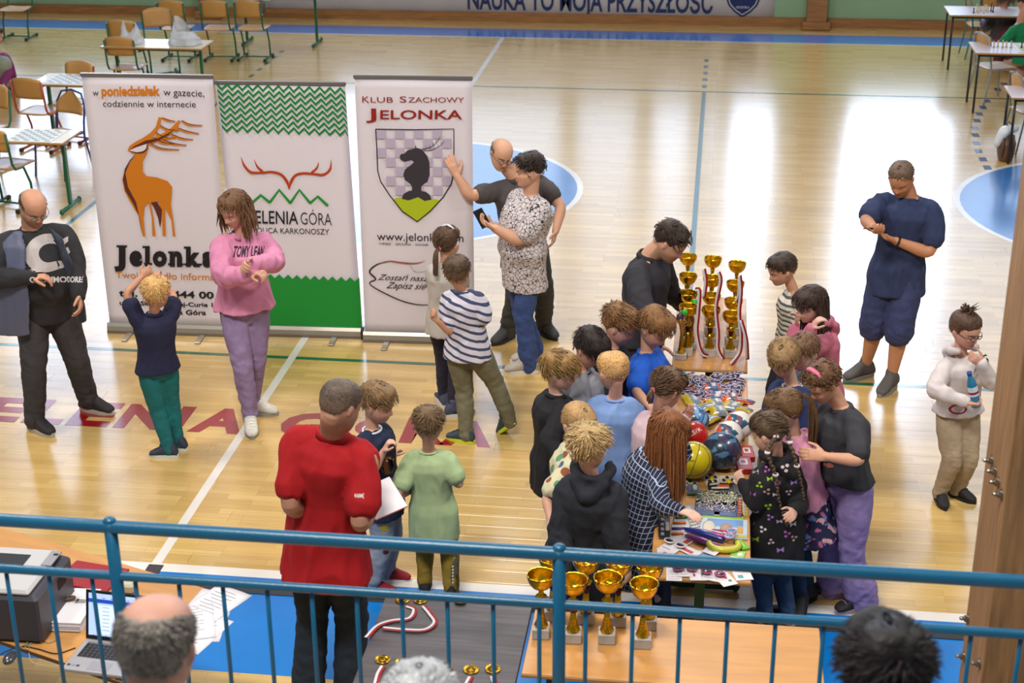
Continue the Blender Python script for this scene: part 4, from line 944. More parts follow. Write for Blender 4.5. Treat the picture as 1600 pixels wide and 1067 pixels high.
ptext(r1, on, n, 'ul. M. Skłodowskiej-Curie 13/2', (187, 476), (352, 480), (186.5, 469.5), BLK, bold=.03); ptext(r1, on, n, 'Jelenia Góra', (245, 490.5), (322, 492), (245, 483), BLK, bold=.03)
# banner 2, green and white
r2, on, n = rollup('roll-up banner with green zigzags, red antlers and a green lower edge, middle of three', (378, 521), (567, 526), (335.5, 127), (539, 134), 0)
T = lambda x, y: (336+x, 128+y)
for k in range(8):
    pts = []; 
    for i in range(26):
        u = i/25.; x = 338.5+k*1.15+u*(201-0*k); y = 131+k*9.35+u*7.0+(0 if i % 2 == (0) else 8.2); x = min(x, 539.3+k*.55); pts.append((x, y))
    V = []; q = pts; F = []
    for i, (x, y) in enumerate(q): V += [(x, y-2.1), (x, y+2.1)]
    F = [(2*i, 2*i+2, 2*i+3, 2*i+1) for i in range(len(q)-1)]
    pr(r2, n, [on(*v) for v in V], F, GR1, 'zigzag', .001)
C = lambda L: [(330+x/4.85, 110+y/4.85) for x, y in L]; ANT = flat('#b03c14')
for pts, w_ in (([(590, 905), (575, 845), (530, 790), (460, 770), (380, 775), (300, 770), (250, 720), (225, 655)], [.5, 4.5, 4, 3.8, 3.5, 4, 3.5, .5]), ([(390, 765), (350, 730), (325, 675)], [3.5, 3, .5]), ([(590, 905), (605, 845), (640, 795), (700, 780), (780, 785), (850, 790), (900, 750), (910, 675)], [.5, 4.5, 4, 3.8, 3.5, 4, 3.5, .5]), ([(760, 775), (800, 740), (815, 695)], [3.5, 3, .5])): pstroke(r2, on, n, C(pts), w_, ANT, lift=.001)
for a, b, c in (((308, 1005), (375, 945), (445, 1000)), ((445, 1000), (515, 905), (600, 1005)), ((600, 1005), (668, 905), (750, 1005)), ((750, 1005), (808, 955), (885, 1025))): pstroke(r2, on, n, C([a, b, c]), 4.2, GR2, sp=False, lift=.0015)
ptext(r2, on, n, 'JELENIA', (391, 348.5), (466, 350.5), (390.5, 328.5), BLK, bold=.008); ptext(r2, on, n, 'GÓRA', (470, 350.5), (518.5, 352.5), (469, 326.5), BLK, bold=-.008); ptext(r2, on, n, 'STOLICA KARKONOSZY', (389, 363.5), (514.5, 366.5), (388.5, 355), BLK)
zz = [(369.0, 518), (367, 427)]+[(367+(561-367)*i/28., 425.5+8.0*i/28+(6.5 if i % 2 else 0)) for i in range(29)]+[(561.5, 434), (567, 523)]
ppoly(r2, on, n, zz, GR2, 'green_field', .001); ptext(r2, on, n, 'www.jeleniagora.pl', (419, 465), (514, 467), (418.7, 456.5), flat('#e8e4e4'), bold=.012)
o = r2.children[-1]
for v in o.data.vertices: v.co += Vector(n)*.0012
# banner 3, chess club
r3, on, n = rollup('roll-up banner with a chess knight shield and club lettering, rightmost of three', (571, 531), (742, 535.5), (554, 122.5), (737, 121), 0)
C = lambda L: [(540+x/4.85, 110+y/4.85) for x, y in L]
ptext(r3, on, n, 'K', (566, 160), (577, 160), (566, 150.5), RED_); ptext(r3, on, n, 'LUB', (579, 160), (614, 160), (579, 151.8), RED_, bold=.0); ptext(r3, on, n, 'S', (624.5, 160), (635, 160), (624.5, 150.5), RED_); ptext(r3, on, n, 'ZACHOWY', (638, 160), (725, 160), (638, 152), RED_)
ptext(r3, on, n, 'J', (571.5, 186), (588, 186), (571, 169.5), RED_, bold=.015); ptext(r3, on, n, 'ELONKA', (594, 186), (722, 186), (594, 172), RED_, bold=.015)
sh_ = C([(228, 445), (520, 449), (820, 443), (820, 770), (800, 860), (740, 960), (640, 1067)])+[(652, 346)]+C([(430, 1067), (330, 940), (265, 840), (243, 760), (237, 600)])
import itertools
def in_poly(x, y, P):
    c = False
    for i in range(len(P)):
        (x1, y1), (x2, y2) = P[i], P[i-1]
        if (y1 > y) != (y2 > y) and x < (x2-x1)*(y-y1)/(y2-y1)+x1: c = not c
    return c
SQ1, SQ2 = flat('#b3a6ba'), flat('#cfc8d6'); V1 = []; F1 = []
for i in range(9):
    for j in range(9):
        x0, y0 = 588+i*14.6+j*.15, 202+j*14.7
        if (i+j) % 2 == 0 and all(in_poly(x0+a, y0+b, sh_) for a in (2, 12.5) for b in (2, 12.5)):
            k = len(V1); V1 += [on(x0, y0), on(x0+14.6, y0), on(x0+14.7, y0+14.7), on(x0+.1, y0+14.7)]; F1.append((k, k+1, k+2, k+3))
pr(r3, n, V1, F1, SQ1, 'chequer', .0005)
ppoly(r3, on, n, C([(362, 975), (400, 962), (440, 965), (475, 985), (500, 970), (550, 960), (600, 990), (640, 975), (700, 978), (718, 990), (640, 1067)])+[(652, 345)]+C([(430, 1067)]), flat('#a9b81e'), lift=.001)
ppoly(r3, on, n, C([(425, 972), (440, 935), (480, 912), (503, 910), (503, 880), (490, 860), (450, 830), (437, 790), (450, 750), (500, 712), (518, 695), (500, 680), (450, 692), (415, 675), (410, 645), (425, 632), (445, 630), (470, 605), (525, 590), (528, 560), (535, 585), (580, 600), (620, 650), (636, 700), (637, 790), (620, 845), (585, 865), (574, 885), (574, 912), (610, 920), (640, 945), (652, 978), (600, 990), (550, 960), (475, 985)]), flat('#39333a'), lift=.0015)
pstroke(r3, on, n, sh_+[sh_[0]], 1.7, BLK, sp=False, lift=.002)
for pts in ([(580, 598), (640, 582), (690, 545), (718, 498)], [(590, 607), (650, 603), (710, 575), (752, 535)]): pstroke(r3, on, n, C(pts), [1.2, .9, .5], BLK, lift=.002)
for (x, y) in ((610, 590), (635, 582), (660, 566), (685, 545), (640, 604), (670, 595), (700, 580), (725, 560)): pstroke(r3, on, n, C([(x, y), (x+2, y-20)]), .5, BLK, sp=False, lift=.002)
ptext(r3, on, n, 'www.jelonka.com', (589, 375), (724, 378), (588.8, 363), BLK); ptext(r3, on, n, 'TURNIEJE  -  SZKOLENIA  -  KOLONIE', (591.5, 382), (669, 384), (591.5, 379), BLK, bold=.01)
D = lambda L: [(560+x/6.275, 380+y/6.275) for x, y in L]
pstroke(r3, on, n, D([(770, 600), (600, 602), (450, 572), (300, 510), (150, 430), (110, 385), (170, 350), (112, 290), (130, 245), (200, 200), (300, 178)]), [1, 1.8, 1.8, 1.5, 2.6, 2.2, 1], flat('#2e2226'), lift=.001); pstroke(r3, on, n, D([(190, 200), (300, 176), (420, 190), (520, 198), (600, 190), (655, 168)]), [.5, 2.2, 2.6, 1.6, .4], flat('#9a4a44'), lift=.0012); pstroke(r3, on, n, D([(505, 215), (540, 262), (580, 282), (720, 270)]), [.4, .6], flat('#55484e'), lift=.001)
ptext(r3, on, n, 'Zostań naszym', (590, 437), (686, 440), (592, 427.5), BLK, shear=.35); ptext(r3, on, n, 'Zapisz się na kurs', (603, 450), (716, 454), (605, 440.5), BLK, shear=.35)
g = G(); b3 = px(569, 531); g.lathe([(.022, -.012), (.03, -.01), (.03, .01), (.022, .012)], 20, M=frame_mat(b3+np.array([-.01, 0, .055]), (0, 1, 0), (0, 0, 1.8), (1, 0, 0))); g.obj('end_cap', mat('black_plastic', '#1c1c20', .5), r3, True)

# ---------------------------------------------------------------- school furniture
PLY = mat('plywood', '#b98a4c', .45, noise=.12, nscale=4, coat=.3); PLYT = mat('beige_top', '#d8c8a4', .35, noise=.04, nscale=3, coat=.3); EDGE = mat('beech_edge', '#a97a44', .5)
def steel(c): return mat('steel_'+c, c, .35, spec=.5)
GRS = '#0e5a3a'
def chair(label, x, y, rz, col=GRS, kind='sled', group='school chairs with plywood seats', foot='#1c2a26', round_=False):
    """origin under the seat centre, front = +Y"""
    root = empty('school_chair', (x, y, 0), label, 'chair', None); M = np.eye(4); c, s = math.cos(rz), math.sin(rz); M[:2, :2] = [[c, -s], [s, c]]; M[:3, 3] = (x, y, 0)
    st = steel(col); sw = .19
    for sx in (-1, 1):
        if kind == 'sled':
            g = G(); g.tube([(sx*sw, .17, .028), (sx*sw, .0, .028), (sx*sw, -.19, .028)], .016, 8, M=M); fb = g.obj('foot_bar', st, root, True)
            for yy in (.175, -.195): g = G(); g.bbox((sx*sw, yy, .022), (.036, .05, .044), .006, M=M); g.obj('foot_cap', mat('cap_'+foot, foot, .6), fb)
            g = G(); g.tube([(sx*sw, .08, .03), (sx*sw, .06, .25), (sx*sw, -.02, .43), (sx*sw, -.15, .44), (sx*sw, -.19, .5), (sx*sw, -.235, .82)], .0125, 8, M=M); g.obj('side_tube', st, root, True)
        else:
            g = G(); g.tube([(sx*(sw+.02), .20, 0), (sx*sw, .16, .42), (sx*sw, .0, .44), (sx*sw, -.16, .44)], .011, 8, M=M); g.obj('leg', st, root, True)
            g = G(); g.tube([(sx*(sw+.02), -.24, 0), (sx*sw, -.17, .42), (sx*sw, -.22, .74), (sx*.14, -.245, .84), (0, -.25, .87)], .011, 8, M=M); g.obj('leg', st, root, True)
    if kind == 'sled':
        g = G(); g.tube([(-sw, .0, .035), (0, .0, .035), (sw, .0, .035)], .011, 8, M=M); g.obj('cross_bar', st, root, True)
    g = G(); V = []; n = 8
    for t in (0, -.012):
        for j in range(n+1):
            for i in range(n+1):
                u, v = i/n*2-1, j/n*2-1; k = 1-.06*abs(v)**6; V.append((u*.20*k*(1-.06*max(0, -v)), v*.20*(1-.05*abs(u)**6), .455+t-.012*math.cos(u*1.2)*(1 if v < .3 else 1-(v-.3))-.02*max(0, v-.6)))
    q = (n+1)**2; F = [(j*(n+1)+i, j*(n+1)+i+1, (j+1)*(n+1)+i+1, (j+1)*(n+1)+i) for j in range(n) for i in range(n)]; F2 = [tuple(a+q for a in f[::-1]) for f in F]
    bd = [i for i in range(n)]+[(j*(n+1)+n) for j in range(n)]+[n*(n+1)+n-i for i in range(n)]+[(n-j)*(n+1) for j in range(n)]
    F += F2+[(bd[i-1]+q, bd[i]+q, bd[i], bd[i-1]) for i in range(len(bd))]
    g.add(V, F, M=M); g.obj('seat', PLY, root, True)
    g = G(); V = []; nz = 6; hz0, hz1 = (.62, .84)
    for t in (0, .011):
        for j in range(nz+1):
            for i in range(n+1):
                u, v = i/n*2-1, j/nz; wv = (1-.5*(v-.3)**2*(v > .3)*(3 if round_ else 1)) if round_ else 1-.04*(2*abs(v-.5))**4
                z = hz0+(hz1-hz0)*v+(.03 if True else 0)*(1-u*u)*(v > .5)*(2*v-1); V.append((u*.185*wv, -.215-.045*v+.030*(u*u)+t, z))
    q = (nz+1)*(n+1); F = [(j*(n+1)+i, j*(n+1)+i+1, (j+1)*(n+1)+i+1, (j+1)*(n+1)+i) for j in range(nz) for i in range(n)]; F2 = [tuple(a+q for a in f[::-1]) for f in F]
    bd = [i for i in range(n)]+[(j*(n+1)+n) for j in range(nz)]+[nz*(n+1)+n-i for i in range(n)]+[(nz-j)*(n+1) for j in range(nz)]
    F = [f[::-1] for f in F]+[f[::-1] for f in F2]+[(bd[i-1], bd[i], bd[i]+q, bd[i-1]+q) for i in range(len(bd))]
    g.add(V, F, M=M); g.obj('backrest', PLY, root, True)
    return root
def table(label, x0, y0, x1, y1, col=GRS, top=None, kind='tfoot', z=.74, legs='x', edge=None, name='school_table', th=.022):
    """axis aligned top; legs near the ends along x ('x') or y"""
    cx_, cy_ = (x0+x1)/2, (y0+y1)/2; root = empty(name, (cx_, cy_, 0), label, 'table'); st = steel(col)
    g = G(); g.bbox((cx_, cy_, z-th/2-.001), (x1-x0, y1-y0, th-.002), .004); tp = g.obj('tabletop', edge or EDGE, root)
    g = G(); g.box((cx_, cy_, z-.0005), (x1-x0-.006, y1-y0-.006, .001)); g.obj('laminate', top or PLYT, tp)
    lx = (x1-x0)/2-.10; ly = (y1-y0)/2-.06
    if kind == 'tfoot':
        for s in (-1, 1):
            if legs == 'x': fx, fy, a, b = cx_+s*lx, cy_, (0, ly+.02), 0
            else: fx, fy, a, b = cx_, cy_+s*((y1-y0)/2-.12), (lx+.04, 0), 1
            dx, dy = (0, 1) if legs == 'x' else (1, 0); hl = (ly+.04) if legs == 'x' else (lx+.06)
            g = G(); g.bbox((fx, fy, (z-th+.05)/2), (.05 if dx else .03, .03 if dx else .05, z-th-.05), .004); g.obj('leg', st, root)
            g = G(); g.tube([(fx-dx*hl, fy-dy*hl, .03), (fx, fy, .03), (fx+dx*hl, fy+dy*hl, .03)], .02, 8)
            for e in (-1, 1): g.ell((fx+e*dx*hl, fy+e*dy*hl, .03), (.024, .024, .03), 8, 6)
            g.obj('foot_bar', st, root, True)
            g = G(); g.box((fx, fy, z-th-.018), (.035+dx*(2*hl-.1), .035+dy*(2*hl-.1), .034)); g.obj('bracket', st, root)
        g = G()
        if legs == 'x': g.box((cx_, cy_, z-th-.05), (2*lx-.03, .02, .04))
        else: g.box((cx_, cy_, z-th-.05), (.02, (y1-y0)-.27, .04))
        g.obj('rail', st, root)
    else:
        for sx in (-1, 1):
            for sy in (-1, 1):
                g = G(); X_, Y_ = cx_+sx*((x1-x0)/2-.05), cy_+sy*((y1-y0)/2-.05); g.tube([(X_, Y_, z-th), (X_, Y_, .4), (X_, Y_, .0)], .014, 8); g.obj('leg', st, root, True)
        g = G()
        for s in (-1, 1): g.box((cx_, cy_+s*((y1-y0)/2-.05), z-th-.015), (x1-x0-.1, .02, .03)); g.box((cx_+s*((x1-x0)/2-.05), cy_, z-th-.015), (.02, y1-y0-.1, .03))
        g.obj('frame', st, root)
    return root
def board(label, cx_, cy_, z=.741, rz=0, cols=('#e8e6e4', '#9aa39a')):
    root = empty('chess_board', (cx_, cy_, z), label, 'chess board', None, rz); g = G(); g.box((0, 0, .002), (.46, .46, .004)); g2 = G()
    for i in range(8):
        for j in range(8):
            if (i+j) % 2: g2.box(((i-3.5)*.052, (j-3.5)*.052, .0043), (.052, .052, .0006))
    ORG[root.name] = np.zeros(3); o = g.obj('sheet', mat('board_'+cols[0], cols[0], .5), root); g2.obj('dark_squares', mat('board_'+cols[1], cols[1], .5), root); return root
W2 = mat('beech_laminate', '#c08a4e', .38, noise=.10, nscale=3, stretch=(1, 8, 1), coat=.35, bump=.02)
t1 = table('beige school table under the white plastic bags, behind the deer banner', -7.55, 18.3, -6.26, 18.82)
t2 = table('school table with a white chess sheet, left of the deer banner top', -7.61, 16.33, -6.35, 16.87)
t3 = table('nearest school table with chess sheet, left of the deer banner', -7.5, 13.99, -6.26, 14.48)
t4 = table('school table against the far wall behind the patterned bag', -6.95, 21.85, -5.7, 22.38)
board('white chess sheet on the table beside the orange framed chair', -7.25, 16.6); board('white chess sheet on the nearest table beside the deer banner', -6.62, 14.235)
chair('green framed chair alone in the top left corner', *px(30, 60)[:2], pi, GRS); chair('green framed chair tucked at the near side of the table with bags', *px(208, 128)[:2], 0, GRS)
chair('green framed chair back just above the deer banner, nearest to it', *px(206, 158)[:2], 0, GRS); chair('green framed chair behind the table with bags, facing the camera', *px(258, 118)[:2], -2.6, GRS)
chair('green framed chair behind the bag table, farthest of that group', *px(282, 92)[:2], 0, GRS); chair('large backed green chair right of the bag table', *px(347, 92)[:2], .05, GRS)
chair('green framed chair with a patterned bag on its seat', *px(400, 92)[:2], -.02, GRS)
chair('orange framed chair turned sideways beside the second table', *px(72, 232)[:2], -.15, '#a8482a', foot='#3a2022'); chair('red framed chair behind the second table, half behind the banner', *px(118, 218)[:2], 2.9, '#9a3a2c', foot='#5a1a24')
chair('blue four legged chair with a rounded back at the nearest table', *px(100, 272)[:2], pi/2+1.2, '#1c3474', kind='four', round_=True); chair('green chair in front of the nearest table, above the man in glasses', *px(22, 322)[:2], -.2, GRS)
chair('chair back at the left edge behind the nearest table', *px(-14, 262)[:2], 2.9, GRS)
# bags of sweets
def carrier(label, cx_, cy_, s, z=.742, peaks=2):
    root = empty('plastic_bag', (cx_, cy_, z), label, 'bag', 'white carrier bags on the far table'); g = G(); r = np.random.default_rng(int(cx_*100) % 97+3); n, mz = 28, 14; V = []
    for j in range(mz+1):
        v = j/mz
        for i in range(n):
            a = 2*pi*i/n; w_ = (1-.25*v if v < .45 else .89-.6*(v-.45))*s*(1+.10*math.sin(5*a+3*v)+.08*math.sin(9*a-4*v)); pk = abs(math.cos(a))**2 if peaks == 2 else max(0, math.cos(a-2.3))
            z_ = .22*s/.2*v*(1 if v < .5 else (.8+.9*pk*(v-.5)*2)); V.append((cx_+w_*math.cos(a)*(.95 if v < .6 else .95), cy_+w_*.6*math.sin(a)*(1-.6*max(0, v-.5)*2), z+z_*.9+.002))
    F = [(j*n+i, j*n+(i+1) % n, (j+1)*n+(i+1) % n, (j+1)*n+i) for j in range(mz) for i in range(n)]+[tuple(range(n-1, -1, -1))]; V = np.array(V); V += np.stack([fnoise(V, 6, k, 2) for k in (1, 2, 3)], 1)*.012*np.clip((V[:, 2:3]-z)*20, 0, 1); g.add(V, F)
    b = g.obj('bag_skin', mat('white_film', '#d7dbe2', .3, alpha=.75, spec=.6), root, True)
    for k in range(9):
        a = r.uniform(0, 6.28); q = r.uniform(0, .5)*s; g = G(); c = (.11, .03, .02) if k % 3 == 0 else ((.25, .18, .05) if k % 3 == 1 else (.05, .04, .05)); g.ell((cx_+q*math.cos(a), cy_+q*.5*math.sin(a), z+.036), (.034, .034, .032), 8, 6); g.obj('contents', mat('content_%d' % (k % 3), c, .5), root, True)
carrier('white plastic bag tied into a peak, left one on the far table', *px(205, 68, .74)[:2], .16); carrier('white crumpled plastic bag with one tall handle, right one on the far table', *px(288, 70, .74)[:2], .21, peaks=1)
q = px(396, 78); root = empty('shoulder_bag', (q[0], q[1], .46), 'brown and cream patterned shoulder bag on the green chair', 'bag'); g = G()
g.bbox((q[0], q[1]+.02, .60), (.42, .26, .28), .06); V, F = np.vstack(g.v), g.f; o = g.obj('bag_body', None, root, False); o.data.materials.append(mat('bag_print', '#5a4232', .7)); b = o.modifiers.new('b', 'SUBSURF'); b.levels = 2; b.render_levels = 2
g = G()
for i in range(16):
    a = random.uniform(-.19, .19); zz = random.uniform(.52, .68); g.ell((q[0]+a, q[1]-.085, zz), (.022, .012, .016), 8, 5)
tag(g.obj('cream_spots', mat('bag_cream', '#c9bf9c', .7), root, True), kind='stuff'); g = G(); g.ell((q[0]+.05, q[1]+.02, .74), (.16, .09, .05), 12, 8); g.obj('white_lining', mat('white_cloth', '#d9d9dc', .8), root, True)
# right hand side tables
BLKS = '#1c1c20'; PINKT = mat('grey_top', '#cbbcbc', .3, coat=.3)
ra = table('pale table with black legs in the top right corner, farthest of three', 3.03, 21.32, 4.3, 21.98, BLKS, PINKT, 'four'); rb = table('pale table with black legs on the right, middle of three', 3.04, 18.98, 4.3, 19.63, BLKS, PINKT, 'four'); rc = table('pale table with black legs on the right, nearest of three', 3.11, 16.78, 4.3, 17.34, BLKS, PINKT, 'four')
board('green and white chess mat on the middle right table', 3.78, 19.3, cols=('#dfe0c8', '#8a9a5a'))
def pawn(label, x, y, z, c, h=.075, grp=None):
    g = G(); g.lathe([(.001, 0), (.016, 0), (.017, .006), (.010, .014), (.007, .03), (.010, h*.62), (.007, h*.66), (.011, h*.78), (.012, h*.88), (.006, h*.98), (.001, h)], 12, c=(x, y, z)); return tag(g.obj('chess_piece', mat('piece_'+c, c, .35, coat=.4), None, True), label, 'chess piece', grp)
for i in range(9): pawn('small light chess piece standing on the farthest right table' if i % 4 else 'small dark chess piece standing on the farthest right table', 3.36+.055*(i % 5)+.01*i, 21.5+.07*(i//3), .741, '#cbb98e' if i % 4 else '#3a2c22', .07+.02*(i % 3), 'chess pieces on the farthest right table')
for i in range(12): pawn('dark chess piece in the far row on the green chess mat' if i > 5 else 'light chess piece in the near row on the green chess mat', 3.62+.052*(i % 6), 19.14+.16*(i//6), .7465, '#2c221c' if i > 5 else '#cdbb90', .065+.02*(i % 3), 'chess pieces on the green mat')
for i in range(5): pawn('light chess piece on the middle right table', 3.30+.05*i, 19.32+.03*(i % 2), .741, '#b8a47c', .07+.012*(i % 3), 'loose chess pieces on the middle right table')
chair('dark blue backed chair in the top right corner', *px(1552, 78)[:2], -.4, '#2a3458', kind='four'); chair('grey steel chair beside the middle right table', *px(1550, 158)[:2], -1.2, '#8c9aa8', kind='four')
chair('grey steel chair beside the nearest right table', *px(1606, 232)[:2], -1.3, '#6c7884', kind='four'); chair('turquoise chair under the farthest right table', *px(1530, 88)[:2], -1.5, '#1a8a9a', kind='four')
# backpack on the floor, right
q = px(1570, 250); root = empty('backpack', tuple(q), 'brown and white rucksack standing on the floor below the right table', 'backpack'); g = G(); g.limb([q+[0, 0, .08], q+[0, .02, .18], q+[-.01, .03, .30]], [.13, .145, .09], 18, flat=.7); me = g.obj('sack', mat('brown_leather', '#5e4030', .5, bump=.2), root, True)
g = G(); g.limb([q+[-.10, -.02, .20], q+[-.05, -.03, .33], q+[.05, -.0, .35]], [.06, .085, .06], 14, flat=.7); g.obj('white_flap', mat('white_leather', '#d2d6dc', .4), root, True)
for s in (-1, 1): g = G(); g.tube([q+[s*.05, -.09, .06], q+[s*.06, -.13, .18], q+[s*.05, -.07, .30]], .012, 8); g.obj('strap', mat('brown_leather'), root, True)
g = G(); g.tube([q+[-.04, 0, .37], q+[0, 0, .43], q+[.05, 0, .37]], .008, 8); g.obj('handle', mat('brown_leather'), root, True)
# ---------------------------------------------------------------- the people in the photo
def vm(name, fn, rough=.85, bump=.4, bscale=22):
    """garment material painted per vertex by fn(local coords, info)"""
    def mk(info): return mat(name, vcol=True, rough=rough, bump=bump, bscale=bscale)
    mk.fn = fn; return mk
def paint(o, info, fn):
    me = o.data; V = getco(me)+ORG[o.name]; q = V-info['P']
    L = np.stack([q@info['Rc'], q@np.cross(info['U'], info['Rc']), q@info['U']], 1); setcol(me, np.clip(fn(L, V), 0, 1))
sneak = lambda c, s='#d8d8d6', lace=None: dict(c=c, s=s, lace=lace)
SK1, SK2, SKK = '#c08865', '#cc9672', '#d29c7c'

A = person('man in black t-shirt and open navy jacket with glasses, standing left of the deer banner', 1.76, 22,
    feet=[(56, 671, 0, 52), (141, 641, 0, 68)], pelvis=(74, 492), neck=(50, 354, -.02), head=(52, 324, -.07, 38, 34, 0), armR=[(-16, 436, 1), (54, 432, .8)], armL=[(120, 418, .3), (124, 462, .4)],
    girth=1.45, skin=SK1, sh=1.2, bulk=1.15, hairst=dict(c='#4a3a30', style='short', bald=.9, thick=.02, len=.07, n=150, stubble=.25), hands=((.5, -UZ, (.9, 0, 0)), .4),
    shirt=dict(c='#2a282c', sleeve=1., fit=1.03, hem=.06, slfit=1.1, trim='#1c1a1e'), pants=dict(c='#3b383c', fit=1.22), shoes=sneak('#2b2829', '#b9ae9c'))
glasses(A, '#6a6058'); M_COMM = A
A = person('small blond boy in navy t-shirt and teal trousers with both hands on his head', 1.25, -150,
    feet=[(281, 702, 0, -100), (266, 713, 0, -92)], pelvis=(247, 583), neck=(241, 492), head=(244, 461, -.02, 172, 12, 0), armR=[(272, 462, -1), (244, 436, -1)], armL=[(197, 458, .3), (222, 432, -.6)], kid=True, skin='#b98362',
    hairst=dict(c='#b08a55', len=.17, thick=.055, n=330, hi='#c8a56a', fade=.25), hands=((.5, HF, (.6, .3, 0)), (.5, HF, (.6, .4, .3))), shirt=dict(c='#1d1f3c', sleeve=.30, fit=1.12, hem=.03, collar='polo'), pants=dict(c='#0f6468', fit=1.12, flare=.9), shoes=sneak('#33384a', '#cfd2cc', '#20232c'))
glasses(A, '#2a5aa8'); 
A = person('woman in pink sweatshirt and lilac jeans, arms folded, before the green and white banner', 1.72, 22,
    feet=[(392, 668, 0, 12), (394, 645, 0, 78)], pelvis=(382, 488), neck=(379, 364), head=(366, 327, -.05, -35, 28, -4), armR=[(349, 434, .9), (394, 428, 1)], armL=[(430, 410, .9), (392, 414, 1)], male=False, skin='#c99475',
    hairst=dict(c='#5b3f2a', style='long', len=.2, thick=.05, n=240, fall=.85, strands=120, hi='#7a5636', curl=.8, **{'from': 1.15}), hands=((.9, -UZ), (.8, -HF)),
    shirt=dict(c='#cf84a6', sleeve=1., fit=1.20, hem=.03, slfit=1.35, collar='crew', fold=1.4), pants=dict(c='#8a769c', fit=1.0, flare=1.0), shoes=sneak('#cfcbc2', '#8f8d88', '#eeeeea'))
M_PINK = A
A = person('balding man in dark grey polo shirt and glasses raising his open hand', 1.71, 18,
    feet=[(794, 529, 0, -40), (850, 520, 0, 30)], pelvis=(822, 408), neck=(806, 277), head=(783, 241, -.06, 22, 26, -10), armR=[(734, 306, .6), (714, 274, .1)], armL=[(877, 322, .4), (868, 362, .5)], girth=1.15, skin=SK2, sh=1.08,
    hairst=dict(c='#6b5a4e', bald=1., thick=.012, len=.05, n=90, style='short'), hands=((.12, HF, (0, 0, .3)), .3), shirt=dict(c='#4a4444', sleeve=.27, fit=1.06, hem=.07, collar='polo'), pants=dict(c='#3c3b39', fit=1.12, flare=1.1), shoes=sneak('#3a3a3a', '#26262a'))
glasses(A, '#55504c')
A = person('woman with short dark hair in black and white patterned blouse and jeans, holding a phone', 1.69, -62,
    feet=[(836, 562, 0, -75), (827, 581, 0, -84)], pelvis=(818, 440), neck=(829, 302), head=(826, 267, -.02, -78, 6, 0), armR=[(800, 366, -1), (772, 352, -1)], armL=[(812, 377, .5), (773, 357, .2)], male=False, girth=1.28, sh=1.08, bulk=1.25, skin=SK2, chest=-55,
    hairst=dict(c='#2c2320', len=.15, thick=.085, n=420, hi='#5a4a42', curl=.3, curls=40, lift=.5), hands=((.3, UZ), (.4, UZ)), shirt=dict(c='#cfc4c6', loc=1, m=pattern('floral_print', 'leaf', ['#cfc4c6', '#1c1b24'], .030), sleeve=.36, fit=1.16, hem=.07, name='blouse', vox=.0075, fold=.8), pants=dict(c='#34487a', fit=1.05, flare=1.25), shoes=sneak('#b6aca0', '#ddd8d0'))
M_FLO = A
A = person('man in dark grey sweater bending over the trophies on the far table', 1.80, 62, hz=None, pelvis=(1000, 512, 0), neck=(1015, 398, -.02), head=(1047, 379, -.06, 72, 36, 0), armR=[(1006, 484, .8), (1024, 540, .6)], armL=[(1046, 452, -1), (1062, 474, -.6)],
    skin=SK2, sh=1.08, girth=1.05, hairst=dict(c='#33261f', len=.13, thick=.055, n=380, curl=.5, lift=.45, curls=25, stubble=.35), shirt=dict(c='#29272f', sleeve=1., fit=1.08, hem=.06, collar='crew', slfit=1.15), pants=dict(c='#1d2028', fit=1.0), shoes=sneak('#222226'))
A = person('man in blue t-shirt and blue shorts standing alone and typing on a phone', 1.75, -18,
    feet=[(1351, 588, 0, -62), (1391, 607, 0, -36)], pelvis=(1396, 452), neck=(1421, 306), head=(1408, 280, -.05, -32, 34, 0), armR=[(1352, 344, .6), (1367, 358, 1)], armL=[(1453, 396, .5), (1399, 376, 1)], skin='#bd8058', sh=1.12,
    hairst=dict(c='#5d4a3c', len=.08, thick=.028, n=220, line=.05, stubble=.15, fade=.5), hands=((.55, UZ), (.5, UZ)), shirt=dict(c='#2a3558', sleeve=.32, fit=1.12, hem=.06, trim='#222c4c', fold=1.3), pants=dict(c='#343a62', len=.55, fit=1.12, name='shorts'), shoes=sneak('#56504e', '#8e8880'))
M_SHORTS = A
A = person('boy with tied-up hair and glasses in white hoodie and beige trousers holding a water bottle', 1.28, 18,
    feet=[(1467, 781, 0, 2), (1493, 775, 0, 42)], pelvis=(1496, 655), neck=(1502, 557), head=(1508, 517, -.03, 34, 12, 0), armR=[(1459, 610, .7), (1509, 627, 1)], armL=[(1549, 600, .6), (1534, 568, 1)], kid=True, skin='#cf9577',
    hairst=dict(c='#4a352a', style='bun', tie=(0, -.10, .56), len=.2, thick=.035, n=220, fade=.6, band='#e8e4ea', bandr=.06), hands=((.6, UZ, (.2, 0, 0)), (.6, HF, (-.8, 0, 0))), shirt=dict(c='#d2c8c8', sleeve=1., fit=1.22, hem=.0, slfit=1.3, hood=True), pants=dict(c='#a5937c', fit=1.18), shoes=sneak('#211f22', '#1b1a1c', '#3a383c'))
glasses(A, '#2b2436'); M_BUN = A
A = person('girl with white headband and ponytail, mostly hidden behind the boy in the striped t-shirt', 1.38, 165,
    feet=[(708, 649, 0, 105), (694, 632, 0, -160)], pelvis=(699, 520), neck=(697, 412), head=(699, 381, 0, 150, 2, 0), armL=[(684, 455, -.4), (696, 470, -1)], armR=[(722, 450, -1), (715, 480, -1)], kid=True, male=False, skin=SKK,
    hairst=dict(c='#4a3526', style='pony', tie=(0, -.50, -.02), len=.2, thick=.04, n=240, fall=.95, strands=34, band='#d77a86'), shirt=dict(c='#b5afa8', sleeve=1., fit=1.05, hem=.05), pants=dict(c='#272336', fit=.96), shoes=sneak('#42465c', '#c9c9cf', '#dddddd'))
